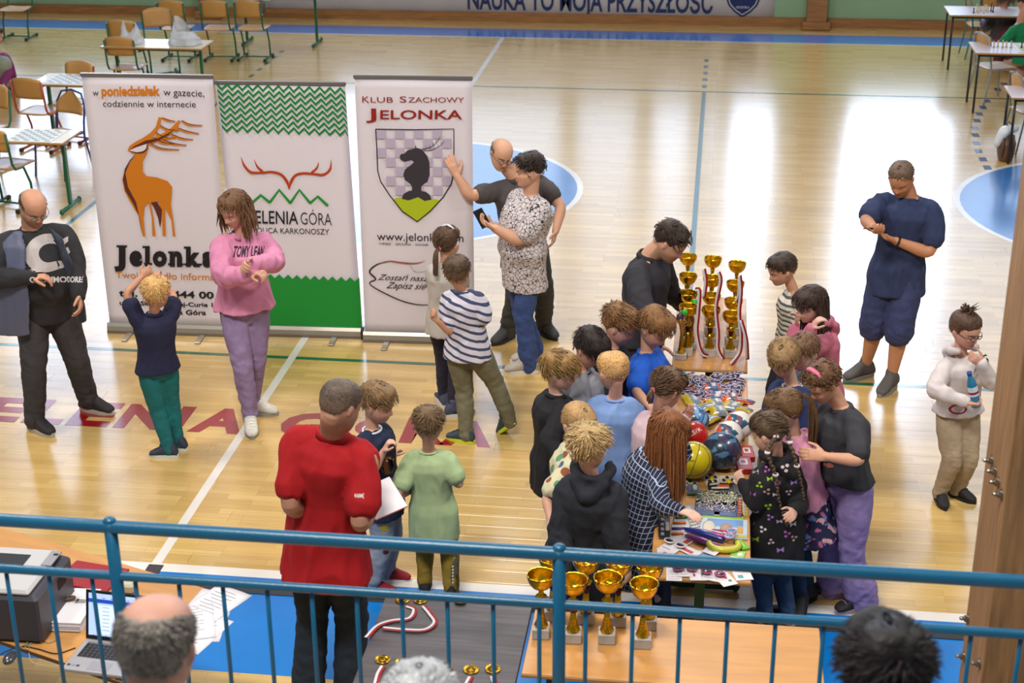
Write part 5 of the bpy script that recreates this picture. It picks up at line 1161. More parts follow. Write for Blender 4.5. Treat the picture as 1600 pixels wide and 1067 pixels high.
g = G(); g.tube([(.40*math.cos(a), -.03+.04*math.sin(a), .05+.565*math.sin(a)) for a in np.linspace(-.1, pi+.1, 19)], .038, 6, M=A['HM']); g.obj('headband', mat('headband', '#e2dde2', .6), A['root'], True)
A = person('boy in white t-shirt with navy stripes and khaki trousers lifting one foot', 1.34, 165,
    feet=[(797, 668, .07, -140, 42), (729, 690, 0, -112)], pelvis=(733, 566), neck=(722, 456), head=(714, 427, -.01, 172, 8, 0), armL=[(707, 532, .7), (684, 502, .4)], armR=[(757, 505, -.2), (752, 488, -1)], kid=True, skin='#b98260',
    hairst=dict(c='#4f3d2c', len=.13, thick=.045, n=380, fade=.4), hands=((.5), (.7, HR)), shirt=dict(c='#cdc8d4', loc=1, m=pattern('stripe_print', 'stripe', ['#cdc8d4', '#3c4263'], .050, .36, (.38, 0, .93)), sleeve=.34, fit=1.14, hem=.02, vox=.0065, smooth=7, trim='#2b4a78'), pants=dict(c='#6e6a55', fit=1.18), shoes=sneak('#3a4650', '#c9d63a', '#1d2126'))
A = person('man in red polo shirt and dark jeans, back to the camera, holding a white sheet', 1.82, 165,
    feet=[(548, 1110, 0, 150), (482, 1112, 0, 190)], pelvis=(504, 868), neck=(521, 676, -.02), head=(532, 634, -.08, 140, 26, 0), armR=[(560, 826, .5), (584, 792, -1)], armL=[(452, 800, -.2), (490, 800, -1)], skin='#b07d60', sh=1.04, girth=1.1,
    hairst=dict(c='#4c4038', style='short', thick=.010, len=.035, n=420, buzz=.8, stubble=.2, fade=.4, w=.009), shirt=dict(c='#a00612', sleeve=.34, fit=1.08, hemw=1.12, hem=.11, collar='polo', fold=1.3), pants=dict(c='#1b2634', fit=1.12, flare=1.25), shoes=sneak('#222226'), hands=((.5, UZ), (.5, UZ)))
M_RED = A
A = person('boy in navy t-shirt with a brown bear print beside the man in red', 1.27, 82,
    feet=[(582, 927, 0, 85), (604, 906, 0, 85)], pelvis=(602, 800), neck=(581, 672), head=(589, 632, -.01, 78, 16, 0), armR=[(581, 738, .8), (600, 704, .5)], armL=[(600, 735, -1), (610, 715, -.4)], kid=True, skin='#cf9a7a', chest=62,
    hairst=dict(c='#6b5236', len=.17, thick=.05, n=360, comb=(0, .5, 0)), hands=((.9, HR), .5), shirt=dict(c='#14203c', sleeve=.3, fit=1.16, hem=.04, trim='#c9ccd6'), pants=dict(c='#8f97a4', fit=1.2), shoes=sneak('#8e1422', '#e8e6e6'))
M_BEAR = A
A = person('boy in pale green t-shirt and mustard trousers seen from behind', 1.2, 178,
    feet=[(706, 938, 0, 175), (664, 925, 0, 185)], pelvis=(681, 846), neck=(670, 706), head=(670, 666, -.02, 172, 18, 0), armL=[(621, 776, .3), (645, 765, -1)], armR=[(719, 757, .1), (700, 745, -1)], kid=True, skin='#c08a6a',
    hairst=dict(c='#5e4a33', len=.17, thick=.05, n=360, hi='#6e5a3e', fade=.2), shirt=dict(c='#a3b98c', sleeve=.32, fit=1.1, hem=.02, trim='#a3b98c'), pants=dict(c='#8d7426', fit=1.12), shoes=sneak('#23252c', '#8a8a92'))
M_GREEN = A
# group left of the prize table
A = person('boy with straight light brown hair in black jacket, leftmost at the prize table', 1.34, 108, pelvis=(868, 738), neck=(868, 618), head=(874, 582, -.01, 78, 12, 0), armR=[(856, 690, .5), (880, 725, .2)], kid=True, skin='#d3a286',
    hairst=dict(c='#7d6038', len=.26, thick=.065, n=420, fringe=.04, comb=(0, .6, -.2), line=-.05), shirt=dict(c='#18171b', sleeve=1., fit=1.28, hem=.09, slfit=1.3, collar='crew', name='jacket'), pants=dict(c='#2a2a30'), shoes=sneak('#222226'))
A = person('dark haired boy in grey t-shirt looking down, behind the boy in the black jacket', 1.36, 78, pelvis=(918, 672), neck=(908, 582), head=(921, 546, -.02, 58, 36, 0), armR=[(905, 640, .6), (935, 636, .3)], kid=True, skin='#c38d6d',
    hairst=dict(c='#231b18', len=.2, thick=.065, n=400, fringe=.06, comb=(0, .6, 0)), shirt=dict(c='#82838c', sleeve=.34, fit=1.2, hem=.03, trim='#1f2738'), pants=dict(c='#2a2f3a'), shoes=sneak('#222226'))
A = person('boy with upright brown hair in black t-shirt beside the man in the dark sweater', 1.42, 72, pelvis=(958, 640), neck=(957, 546), head=(967, 510, -.01, 78, 26, 0), kid=True, skin='#c9937a',
    hairst=dict(c='#6a4a2c', len=.17, thick=.06, n=380, lift=.7, fade=.3, comb=(0, .3, .3)), shirt=dict(c='#1b1b22', sleeve=.34, fit=1.15, hem=.03), pants=dict(c='#23252c'), shoes=sneak('#222226'))
A = person('boy in bright blue t-shirt looking down beside the trophy table', 1.42, 70, pelvis=(1012, 642), neck=(1011, 552), head=(1022, 514, -.02, 58, 36, 0), armR=[(994, 612, .8), (1016, 636, .4)], kid=True, skin='#c8916f',
    hairst=dict(c='#6b4a2b', len=.15, thick=.055, n=380, fade=.3, comb=(0, .5, .1)), shirt=dict(c='#1450b4', sleeve=.34, fit=1.18, hem=.03, trim='#1450b4'), pants=dict(c='#20242c'), shoes=sneak('#222226'))
A = person('crop-haired blond boy in light blue t-shirt, back to the camera', 1.38, 165, pelvis=(962, 738), neck=(961, 624), head=(958, 582, -.01, -155, 20, 0), armL=[(926, 672, -.2), (924, 640, -1)], armR=[(1000, 680, -.4), (1010, 670, -1)], kid=True, skin='#cc977a',
    hairst=dict(c='#b28a58', len=.06, thick=.025, n=300, fade=.6), shirt=dict(c='#7d9cd2', sleeve=.5, fit=1.2, hem=.05, trim='#7d9cd2'), pants=dict(c='#1a2034'), shoes=sneak('#222226'), hands=(.4, (.6, HR)))
A = person('boy with cropped fair hair in cream patterned t-shirt looking over at the prizes', 1.28, 95, pelvis=(893, 800), neck=(893, 702), head=(903, 664, -.01, 40, 26, 0), armR=[(851, 780, .3), (860, 812, .3)], kid=True, skin='#cb9678',
    hairst=dict(c='#94744c', len=.06, thick=.025, n=260, fade=.5), shirt=dict(c='#c9c2a0', loc=1, m=pattern('toy_print', 'dots', ['#c9c2a0', '#46597c', '#8a4a30', '#5c8a64'], .09, .30), sleeve=.36, fit=1.2, hem=.02, vox=.0065), pants=dict(c='#55555c', fit=1.15), shoes=sneak('#222226'))
A = person('blond boy in dark hooded sweatshirt, back turned, at the prize table corner', 1.42, 165, pelvis=(916, 862), neck=(926, 750), head=(920, 703, -.01, 150, 16, 0), armL=[(872, 842, .2), (880, 890, .1)], armR=[(960, 840, 0), (975, 880, -.4)], kid=True, skin='#cf9d80',
    hairst=dict(c='#9a8058', len=.2, thick=.07, n=460, hi='#b09468', lift=.5, fade=.15), shirt=dict(c='#1d2029', sleeve=1., fit=1.34, hem=.08, slfit=1.4, hood=True, name='hoodie', fold=1.4), pants=dict(c='#2a2d38', fit=1.1), shoes=sneak('#2a2a30'))
A = person('girl with very long red hair in navy and white checked dress', 1.36, 112, pelvis=(990, 812), neck=(1018, 716), head=(1042, 678, -.01, 112, 38, 0), armR=[(1030, 790, .9), (1062, 798, .4)], armL=[(1078, 716, -.6), (1062, 680, .3)], kid=True, male=False, skin='#d3a488',
    hairst=dict(c='#6c4226', style='long', len=.25, thick=.05, n=300, fall=1.95, strands=170, hi='#84583a', **{'from': 1.0}), hands=((.3, -UZ), .4), shirt=dict(c='#131a36', loc=1, m=pattern('plaid_print', 'plaid', ['#131a36', '#a4aec6'], .030, .13), sleeve=.97, fit=1.14, skirt=.24, name='dress', vox=.0062, fold=.8), pants=dict(c='#16182a', fit=.85), shoes=sneak('#222226'))
A = person('girl with low brown ponytail in pale pink top leaning over the balls', 1.34, 125, pelvis=(1012, 752), neck=(1028, 652), head=(1042, 610, -.01, 128, 34, 0), armR=[(1040, 690, -.4), (1068, 656, -.5)], kid=True, male=False, skin='#c79377',
    hairst=dict(c='#57412f', style='pony', tie=(0, -.50, -.16), len=.25, thick=.06, n=380, fall=.38, band='#c56a6a', curl=.3), shirt=dict(c='#cdb2bc', sleeve=1., fit=1.12, hem=.03), pants=dict(c='#23232c'), shoes=sneak('#222226'))
# right of the table
A = person('boy with cropped dark hair in green and white striped top facing the trophies', 1.32, -82, pelvis=(1241, 540), neck=(1240, 457), head=(1222, 423, -.01, -80, 18, 0), kid=True, skin='#c38c6a',
    hairst=dict(c='#332820', len=.10, thick=.04, n=300, fade=.7, comb=(0, .6, 0)), shirt=dict(c='#c9c0b8', loc=1, m=pattern('green_stripe_print', 'stripe', ['#c9c0b8', '#465448'], .038, .42), sleeve=1., fit=1.12, hem=.03, vox=.0065, smooth=6), pants=dict(c='#2c3240'), shoes=sneak('#222226'))
A = person('girl with long dark hair in pink hoodie holding both hands to her face', 1.36, -72, pelvis=(1284, 612), neck=(1278, 512), head=(1266, 478, -.01, -74, 20, 0), armL=[(1256, 552, .9), (1268, 512, .6)], armR=[(1236, 540, -.4), (1243, 512, 0)], kid=True, male=False, skin='#cd9b80',
    hairst=dict(c='#32241e', style='long', len=.25, thick=.045, n=280, fall=1.55, strands=110, hi='#4a3830', **{'from': 1.5}), hands=((.6, -HR, (0, 0, .4)), (.6, HR, (.5, 0, .1))), shirt=dict(c='#b9677c', sleeve=.97, fit=1.2, hem=.03, slfit=1.3, hood=True, name='hoodie'), pants=dict(c='#3a3f52'), shoes=sneak('#222226'))
A = person('brown haired boy almost hidden behind the boy in blue', 1.30, -70, pelvis=(1268, 680), neck=(1264, 586), head=(1256, 553, -.01, -60, 22, 0), kid=True, skin='#cd9b80', hairst=dict(c='#5e4430', len=.15, thick=.05, n=250), shirt=dict(c='#5a5f70', sleeve=.34, fit=1.1, hem=.03), pants=dict(c='#3a3f52'), shoes=sneak('#222226'))
A = person('fair haired boy in dark blue top looking down at the prizes from the right', 1.32, -50, pelvis=(1232, 704), neck=(1238, 604), head=(1225, 562, -.01, -28, 34, 0), kid=True, skin='#cf9d7f',
    hairst=dict(c='#7b6040', len=.17, thick=.05, n=400, comb=(0, .6, 0), fringe=.03), shirt=dict(c='#26325e', sleeve=.34, fit=1.16, hem=.03, trim='#b9b4a6'), pants=dict(c='#3a3f52'), shoes=sneak('#222226'))
A = person('older girl with curly hair in pink band, dark grey t-shirt and lilac trousers', 1.50, -68,
    feet=[(1302, 927, 0, -80), (1345, 948, 0, -66)], pelvis=(1326, 752), neck=(1313, 634), head=(1286, 600, -.02, -62, 34, 0), armL=[(1344, 720, .5), (1288, 713, .3)], armR=[(1290, 705, -1), (1262, 710, -.6)], male=False, skin='#cf9673', sh=1.05, girth=1.1,
    hairst=dict(c='#553a26', style='pony', tie=(0, -.30, .46), len=.2, thick=.09, n=300, fall=.15, strands=6, curls=240, hi='#7d5a3c', curl=1.), shirt=dict(c='#35353b', sleeve=.36, fit=1.12, hem=-.01, trim='#2b2b31'), pants=dict(c='#8876aa', fit=1.2, flare=1.65, fold=1.3), shoes=sneak('#252229', '#a08c8a', '#a8788c'))
M_LILAC = A; HMx = A['HM']; g = G(); g.tube([(.36*math.cos(a), .06, .22+.40*math.sin(a)) for a in np.linspace(-.1, pi+.1, 15)], [.05+.02*math.sin(a) for a in np.linspace(0, pi, 15)], 8, M=HMx); g.obj('headband', mat('pink_band', '#e0708e', .6), A['root'], True)
def spots(L, V):
    c = np.tile(lin('#1c1c40'), (len(L), 1)); a = fnoise(L, 15, 3, 1) > .75; b = fnoise(L, 15, 17, 1) > .78; d = fnoise(L, 16, 40, 1) > .8; t = L[:, 2] > -.02
    c[a] = lin('#b05a86'); c[b] = lin('#5a7ab4'); c[d] = lin('#c9a0a0'); c[t] = lin('#cf8aa8'); return c
A = person('girl with long light brown ponytail in pink top and spotted navy skirt', 1.34, -125,
    feet=[(1262, 938, 0, -60), (1252, 952, 0, -20)], pelvis=(1258, 776), neck=(1240, 682), head=(1226, 644, -.01, -112, 24, 0), armL=[(1228, 742, -.2), (1205, 735, -.6)], kid=True, male=False, skin='#cf9d80',
    hairst=dict(c='#5c432c', style='pony', tie=(.05, -.44, .22), len=.25, thick=.05, n=320, fall=1.75, strands=60, band='#a78ab8', bandr=.08, hi='#755838'), shirt=dict(c='#cf8aa8', m=vm('skirt_print', spots), sleeve=1., fit=1.12, skirt=.17, hemw=1.1, name='dress', vox=.0068), pants=dict(c='#1d3350', fit=.9), shoes=sneak('#1e2026', '#15161a'))
paint(A['shirt'], A, spots)
A = person('girl with two braids in black hoodie covered in small coloured animal heads', 1.26, -140,
    feet=[(1230, 972, 0, -150), (1196, 976, 0, -150)], pelvis=(1214, 862), neck=(1213, 722), head=(1202, 678, -.01, -128, 26, 0), armL=[(1184, 790, -.3), (1162, 755, -.5)], armR=[(1252, 792, .3), (1241, 800, 1)], kid=True, male=False, skin='#cf9d80',
    hairst=dict(c='#4a3a2c', style='braids', tie=(0, -.40, .05), len=.25, thick=.04, n=320, hi='#5e4c3a', ties=(.0, .22, .5), path=[[(1199, 706, -.16), (1212, 742, -.18), (1216, 775, -.17), (1222, 800, -.17)], [(1234, 690, -.10), (1243, 720, -.14), (1253, 760, -.13), (1256, 785, -.12)]]), hands=(.4, .5),
    shirt=dict(c='#141317', sleeve=.97, fit=1.3, hem=.10, slfit=1.35, hood=True, name='hoodie', fold=1.2), pants=dict(c='#27405e', fit=1.1), shoes=sneak('#26262c', '#aaaaaa'))
M_BRAID = A
# spectators in front
def bust(label, head, dist, Ht, male, hairst, shirt, skin, yaw=180, pitch=10):
    hpt = EYE+unit(ray(head[0], head[1]))*dist; b = hpt*1.
    def pix(p):
        v = p-EYE; return (v@CR/(v@CF)*FPX+800, v@CD/(v@CF)*FPX+533.5)
    N_ = hpt-UZ*.145*Ht*.95-HF*.03; P_ = N_-UZ*.29*Ht
    return person(label, Ht, 180, pelvis=(*pix(P_), 0), neck=(*pix(N_), 0), head=(*head, .03, yaw, pitch, 0), base=None, pz=.53, legs=False, male=male, hairst=hairst, shirt=shirt, skin=skin) if False else _bust(label, hpt, P_, N_, head, yaw, pitch, Ht, male, hairst, shirt, skin, pix)
def _bust(label, hpt, P_, N_, head, yaw, pitch, Ht, male, hairst, shirt, skin, pix):
    global px; old = px; B0 = hpt*np.array([1, 1, 0])+UZ*(P_[2]-.02*Ht)
    def fake(*a): return B0
    px = fake
    try: r_ = person(label, Ht, 180, pelvis=(*pix(P_), 0), neck=(*pix(N_), 0), head=(*head, .03, yaw, pitch, 0), base=(0, 0), legs=False, male=male, hairst=hairst, shirt=shirt, skin=skin)
    finally: px = old
    return r_
S1 = _b = bust('balding grey haired man in the stands, seen from behind in front of the laptop', (246, 1012), 3.45, 1.74, True, dict(c='#68625c', len=.07, thick=.012, n=700, bald=.30, w=.012, lift=.08, fade=.2), dict(c='#22242c', sleeve=1., fit=1.1), '#b07f66', 175, 16)
S2 = bust('dark haired spectator in the stands at the lower right corner', (1380, 1056), 3.5, 1.68, False, dict(c='#0d0809', len=.2, thick=.08, n=700, hi='#30141e', lift=.3, top=.5, line=-.1), dict(c='#22242c', sleeve=1., fit=1.1), '#b07f66', 178, 5)
S3 = bust('grey haired spectator in the stands, only the top of the head showing below the medals', (657, 1112), 3.7, 1.70, True, dict(c='#85878a', len=.14, thick=.035, n=480, hi='#a8aaac'), dict(c='#3a3f46', sleeve=1., fit=1.1), '#b07f66', 182, 5)
# ---------------------------------------------------------------- prize tables and what lies on them
TZ = .741
STG = '#0b4a38'
pz1 = table('beech prize table, near half, covered in stationery and sunglasses on cards', -.22, 6.66, .275, 7.90, STG, W2, legs='y', name='prize_table'); pz2 = table('beech prize table, far half, with the balls and bags of sweets', -.22, 7.905, .275, 9.13, STG, W2, legs='y', name='prize_table')
tt = table('beech table carrying the golden trophies with ribbons, beyond the prize table', -.205, 9.235, .278, 10.54, STG, W2, legs='y', name='trophy_table')
tr = table('beech table under the eight golden cups, seen through the railing', -.745, 5.77, .585, 6.30, '#20242a', W2, legs='x', name='trophy_table')
GREYW = mat('grey_oak', '#4c474b', .5, noise=.35, nscale=2.2, stretch=(1, 14, 1), bump=.1, bscale=9)
gd = table('dark grey wood-grain table with the gold medals', -1.475, 5.45, -.76, 6.33, '#20242a', GREYW, legs='y', name='medal_table', edge=mat('grey_edge', '#2e2a2c', .5))
ld = table('beech desk with laptop, printer and papers at the lower left', -4.08, 5.77, -2.28, 6.57, '#4a3a34', W2, legs='x', name='office_desk', edge=mat('walnut_edge', '#4a342a', .5))
ld.rotation_euler.z = math.radians(-20); ld.location.y -= .0
g = G(); g.box((-2.31, 6.17, TZ-.0003), (.06, .79, .0016)); g.obj('dark_edge_strip', mat('walnut_edge'), ld)
GOLD = mat('gold_foil', '#dcb028', .13, metal=1., bump=.35, bscale=70); GOLDS = mat('gold_smooth', '#dcb028', .14, metal=1.); MAR = mat('white_marble', '#a9a5a2', .35, noise=.22, nscale=14, bump=.0, coat=.3); WINE = mat('wine_red_tube', '#4a0d14', .2, metal=.5)
def trophy(label, x, y, h, r=.062, grp=None, rz=0., plate=True, wine=True):
    root = empty('trophy_cup', (x, y, TZ), label, 'trophy', grp, rz); L0 = ORG[root.name]; ORG[root.name] = np.zeros(3); b = .052
    g = G(); g.bbox((0, 0, b/2), (.078, .078, b), .003); g.obj('marble_base', MAR, root)
    s = h-b; z0 = b
    g = G(); g.lathe([(.031, z0), (.029, z0+.012), (.020, z0+s*.12), (.014, z0+s*.25), (.0115, z0+s*.36)], 24, flute=.10, nf=8); g.obj('stem', GOLD, root, True)
    zb0 = z0+s-1.18*r
    if wine: g = G(); g.lathe([(.012, z0+s*.36), (.014, z0+s*.40), (.018, z0+s*.50), (.013, z0+s*.505)], 20); g.obj('tube', WINE, root, True)
    g = G(); g.lathe([(.012, z0+s*.36 if not wine else z0+s*.50), (.024, z0+s*.54), (.027, z0+s*.585), (.013, z0+s*.63), (.010, (z0+s*.63+zb0)/2), (.016, zb0+.006)], 24, flute=.08, nf=10); g.obj('knob', GOLD, root, True)
    n = 40; P_ = []; zb = z0+s-1.18*r
    for t in np.linspace(0, 1, 9): P_.append((r*(.16+.84*math.sin(t*pi/2)**.8), zb+(z0+s-zb)*t**1.5))
    P_ += [(r*1.03, z0+s), (r*1.0, z0+s+.002)]
    for t in np.linspace(.96, .1, 7): P_.append((r*.95*(.16+.84*math.sin(t*pi/2)**.8), zb+.004+(z0+s-zb)*t**1.5))
    g = G(); g.lathe(P_, n, flute=.03, nf=16); g.obj('cup', GOLD, root, True)
    if plate: g = G(); g.lathe([(.012, 0), (.012, .002)], 16, M=frame_mat((0, -.030, z0+.016), (1, 0, 0), (0, .2, 1), (0, -1, .2))); g.obj('emblem', GOLDS, root)
    ORG[root.name] = L0; return root
nm = ['leftmost of the front row', 'second from the left of the front row', 'third from the left of the front row', 'rightmost of the front row', 'leftmost of the back row', 'second from the left of the back row', 'third from the left of the back row', 'rightmost of the back row']
for (x, y), h, n_ in zip(((844, 1000), (894, 1007), (947, 1008), (1003, 1015), (862, 972), (914, 977), (964, 981), (1012, 986)), (.325, .32, .335, .325, .325, .335, .335, .33), nm):
    q = px(x, y, TZ); trophy('gold cup on marble block behind the railing, '+n_, q[0], q[1]+.04, h, .064 if h < .4 else .066, 'gold cups behind the railing', .06)
RIBR, RIBW = mat('ribbon_red', '#8e1420', .55), mat('ribbon_white', '#d2ccd0', .55)
def ribbon(label, pts, wd=.020, grp=None, name='ribbon', parent=None, n3=2, ref=(.25, -.9, .35)):
    """striped band through 3d points"""
    q = spline(pts, 8); T_ = np.gradient(q, axis=0); T_ /= np.linalg.norm(T_, axis=1)[:, None]+1e-9; S = np.array([unit(np.cross(t, ref)) for t in T_]); 
    for i in range(1, len(S)):
        if S[i]@S[i-1] < 0: S[i] *= -1
    root = parent or empty(name, tuple(q[0]), label, 'ribbon', grp); k = len(q)
    bands = ((-.5, 0, RIBR), (0, .5, RIBW)) if n3 == 2 else ((-.5, -.18, RIBR), (-.18, .5, RIBW))
    for a, b, m_ in bands:
        g = G(); N_ = np.cross(T_, S)*.0006; V = np.vstack([q+S*wd*a-N_, q+S*wd*b-N_, q+S*wd*b+N_, q+S*wd*a+N_]); g.add(V, [(r*k+i, r*k+i+1, ((r+1) % 4)*k+i+1, ((r+1) % 4)*k+i) for r in range(4) for i in range(k-1)]+[(0, k, 2*k, 3*k), (4*k-1, 3*k-1, 2*k-1, k-1)]); g.obj('red_band' if m_ is RIBR else 'white_band', m_, root, True)
    return root
# trophies on the far table
rowsT = ((9.47, .33), (9.66, .35), (9.86, .40), (10.10, .45)); colx = (-.115, .030, .165); rn = ('front row', 'second row', 'third row', 'back row'); cn = ('left', 'middle', 'right')
for j, (y, h) in enumerate(rowsT):
    for i, x in enumerate(colx):
        x_ = x+(.010*j if i == 2 else -.008*j*(i == 0)); trophy('gold cup on the far trophy table, %s one of the %s' % (cn[i], rn[j]), x_, y, h-(.03 if i == 2 else 0)+(.01 if i == 0 else 0), .060, 'gold cups on the far trophy table', .1*i, plate=False)
rr = lambda x, y, z=TZ+.003: px(x, y, z)
for k, (lab, L) in enumerate((('red and white medal ribbon hanging from the middle cups to the table front', [(1123, 425, .40), (1126, 440, .33), (1119, 480, .2), (1122, 520, .1), (1122, 545, .01), (1130, 562, .003)]), ('red and white ribbon hanging between the left and middle cups', [(1086, 452, .40), (1093, 455, .38), (1091, 490, .22), (1089, 520, .1), (1096, 550, .01), (1108, 557, .003)]),
    ('red and white ribbon hanging from the rightmost cup to the front edge', [(1156, 430, .38), (1158, 455, .3), (1155, 490, .2), (1158, 520, .1), (1156, 550, .01), (1142, 570, .003)]), ('short red and white ribbon on the back middle cup', [(1100, 420, .43), (1103, 440, .38), (1100, 465, .3)]), ('red and white ribbon on the back right cup', [(1156, 438, .40), (1155, 460, .3), (1150, 472, .25)]),
    ('white edged ribbon looping over the right side of the far table', [(1158, 500, .2), (1166, 530, .08), (1168, 562, .0)]))):
    P_ = []
    for (x, y, z) in L:
        Yp = 9.40+(.0 if z < .25 else .0); P_.append(px(x, y, TZ+.004) if z <= .003 else pplane(x, y, np.array([0, 9.38, 0]), np.array([0, 1., 0])))
    for q in P_: q[2] = max(q[2], TZ+.004)
    ribbon(lab, P_, .026, 'medal ribbons on the far trophy table')
AMB = mat('amber_glass', '#8a5a20', .15, noise=.5, nscale=18, coat=.5, alpha=.85); GRNG = mat('green_glass', '#3aa038', .15, coat=.5)
for k, (x, y, l) in enumerate(((1066, 562, 'coloured glass figure trophy with a green ball, nearest the man in the dark sweater'), (1079, 545, 'coloured glass figure trophy with a green ball, right one beside the gold cups'))):
    q = px(x, y, TZ); root = empty('glass_trophy', tuple(q), l, 'trophy', 'glass figure trophies'); z = TZ
    q = q+np.array([-.01 if k == 0 else 0, .02, 0])
    g = G(); g.bbox((q[0], q[1], z+.02), (.075, .06, .04), .003); g.obj('base', MAR, root); g = G(); g.lathe([(.024, z+.04), (.014, z+.09), (.012, z+.15)], 16, c=(q[0], q[1], 0), flute=.1, nf=8); g.obj('stem', GOLD, root, True)
    g = G(); g.limb([q*[1, 1, 0]+[0, 0, z+.14], q*[1, 1, 0]+[.004, 0, z+.20], q*[1, 1, 0]+[-.01, 0, z+.26]], [.022, .034, .03], 12, flat=.5); g.limb([q*[1, 1, 0]+[-.01, 0, z+.24], q*[1, 1, 0]+[-.06, 0, z+.30]], [.018, .010], 10, flat=.5); g.limb([q*[1, 1, 0]+[0, 0, z+.24], q*[1, 1, 0]+[.05, 0, z+.27]], [.018, .010], 10, flat=.5); g.obj('figure', AMB, root, True)
    g = G(); g.ell(q*[1, 1, 0]+[.012, -.005, z+.325], (.024, .024, .024), 12, 8); g.obj('green_ball', GRNG, root, True); g = G(); g.ell(q*[1, 1, 0]+[-.015, 0, z+.29], (.024, .02, .026), 12, 8); g.obj('purple_ball', mat('purple_glass', '#4a3a5a', .2, coat=.5), root, True)
# balls
def ball(label, x, y, r, fn, name='football', zt=None, rough=.3, seams=None, zoff=0.):
    z = TZ+r+zoff; q = px(x, y, z); g = G(); g.ell((0, 0, 0), (r, r, r), 96, 64); me = g.mesh('ball'); V = getco(me)/r; setcol(me, np.clip(fn(V), 0, 1)); root = empty(name, tuple(q), label, 'ball', None); o = bpy.data.objects.new('ball_skin', me); COL.objects.link(o); o.parent = root; me.materials.append(mat('ball_vinyl', vcol=True, rough=rough, coat=.4)); me.polygons.foreach_set('use_smooth', np.ones(len(me.polygons), bool))
    ORG[root.name] = np.zeros(3)
    if seams:
        for sn in seams:
            g = G(); g.tube(np.array(sn)*r*1.001, r*.018, 6); g.obj('seam', mat('seam_black', '#16140c', .5), root, True)
    return root
def ico_dirs():
    p = (1+5**.5)/2; return np.array([unit(v) for v in [(0, a, b*p) for a in (-1, 1) for b in (-1, 1)]+[(a, b*p, 0) for a in (-1, 1) for b in (-1, 1)]+[(b*p, 0, a) for a in (-1, 1) for b in (-1, 1)]])
r_ = np.random.default_rng(3); SITES = np.array([unit(v) for v in r_.normal(size=(60, 3))])
for _ in range(30):
    D_ = SITES@SITES.T-2*np.eye(60); SITES = np.array([unit(s-.12*sum((SITES[k]-s)*(D_[i, k] > .75) for k in range(60))) for i, s in enumerate(SITES)])
def cells(cols, seed, edge='#1a2430', ew=.006):
    r = np.random.default_rng(seed); pick = r.integers(0, len(cols), 60); cl = np.array([lin(c) for c in cols])
    def f(V):
        D_ = V@SITES.T; o = np.argsort(-D_, axis=1); a = np.take_along_axis(D_, o[:, :2], 1); C_ = cl[pick[o[:, 0]]]*(1+.12*fnoise(V, 1.2, seed)[:, None]); e = ((a[:, 0]-a[:, 1]) < ew)[:, None]; return C_*(1-e)+lin(edge)*e
    return f
def volley(V):
    a = np.arctan2(V[:, 0]*.8+V[:, 2]*.6, V[:, 1]); k = np.floor((a+pi)/(2*pi)*7).astype(int) % 4; cl = np.array([lin('#c24a2c'), lin('#d6ccc6'), lin('#24506c'), lin('#d6ccc6')]); C_ = cl[k]; m = ((V[:, 0]*.5-V[:, 2]*.3-V[:, 1]*.5) > .55)[:, None]; return C_*(1-m)+lin('#d6ccc6')*m
cir = lambda f: [f(a) for a in np.linspace(0, 2*pi, 33)]
ys = [cir(lambda a: (math.cos(a), math.sin(a)*.5, math.sin(a)*.866)), cir(lambda a: (math.cos(a)*.84, math.sin(a)*.5*.84-.866*.54*1., math.sin(a)*.866*.84+.27)), cir(lambda a: (math.cos(a)*.84, math.sin(a)*.5*.84+.47, math.sin(a)*.866*.84-.27)), cir(lambda a: (math.sin(a)*.3, math.cos(a), math.sin(a)*.954))]
BALLS = [ball('light blue patterned football, farthest of the balls', 1086, 656, .083, cells(['#4a80b4', '#74a2c8', '#386a9c', '#5a5a8c'], 1, '#22405c')), ball('red ball with white letters between the blue and yellow balls', 1084, 680, .082, lambda V: np.tile(lin('#b81c16'), (len(V), 1))*(1+.1*fnoise(V, .8, 5)[:, None])),
    ball('yellow basketball with black seams', 1083, 719, .105, lambda V: np.tile(lin('#b8a40c'), (len(V), 1)), 'basketball', seams=ys, rough=.45), ball('dark blue football with panelled pattern beside the yellow ball', 1128, 704, .108, cells(['#34587c', '#48708e', '#24405e', '#557c98', '#3c3450'], 4, '#1c2c40')),
    ball('orange, white and blue volleyball at the right edge of the table', 1154, 664, .085, volley, 'volleyball'), ball('orange, white and blue volleyball behind the dark blue football', 1138, 679, .083, volley, 'volleyball')]
def ball_text(o, txt, r, cen, up, h, w_, m_):
    """letters wrapped on the ball: cen direction, up direction"""
    c = unit(cen); u = unit(np.array(up)-c*np.dot(up, c)); x = np.cross(u, c); V, F = text_poly(txt, bold=.02); V = (V-[(V[:, 0].min()+V[:, 0].max())/2, V[:, 1].max()/2])/[np.ptp(V[:, 0]), V[:, 1].max()]*[w_, h]
    P_ = np.array([(c*math.cos(b)+u*math.sin(b))*math.cos(a)+x*math.sin(a) for a, b in V])*r*1.004; g = G(); g.add(P_, F); g.obj('lettering', m_, o)
cw = unit(EYE-np.array(BALLS[1].location)); ball_text(BALLS[1], 'POLSKA', .082, cw+[-.1, 0, .2], (-.5, .2, .8), .34, 1.5, flat('#d6ccc6')); ball_text(BALLS[4], 'SANDA', .085, cw+[.05, 0, .45], (.9, .1, .3), .22, .7, flat('#b03a24')); ball_text(BALLS[5], 'VOLLEY', .083, cw+[-.1, 0, .5], (.6, .2, .5), .18, .8, flat('#b03a24')); ball_text(BALLS[2], 'Junior', .105, cw+[-.1, 0, 0], (0, 0, 1), .12, .4, flat('#2a260c'))
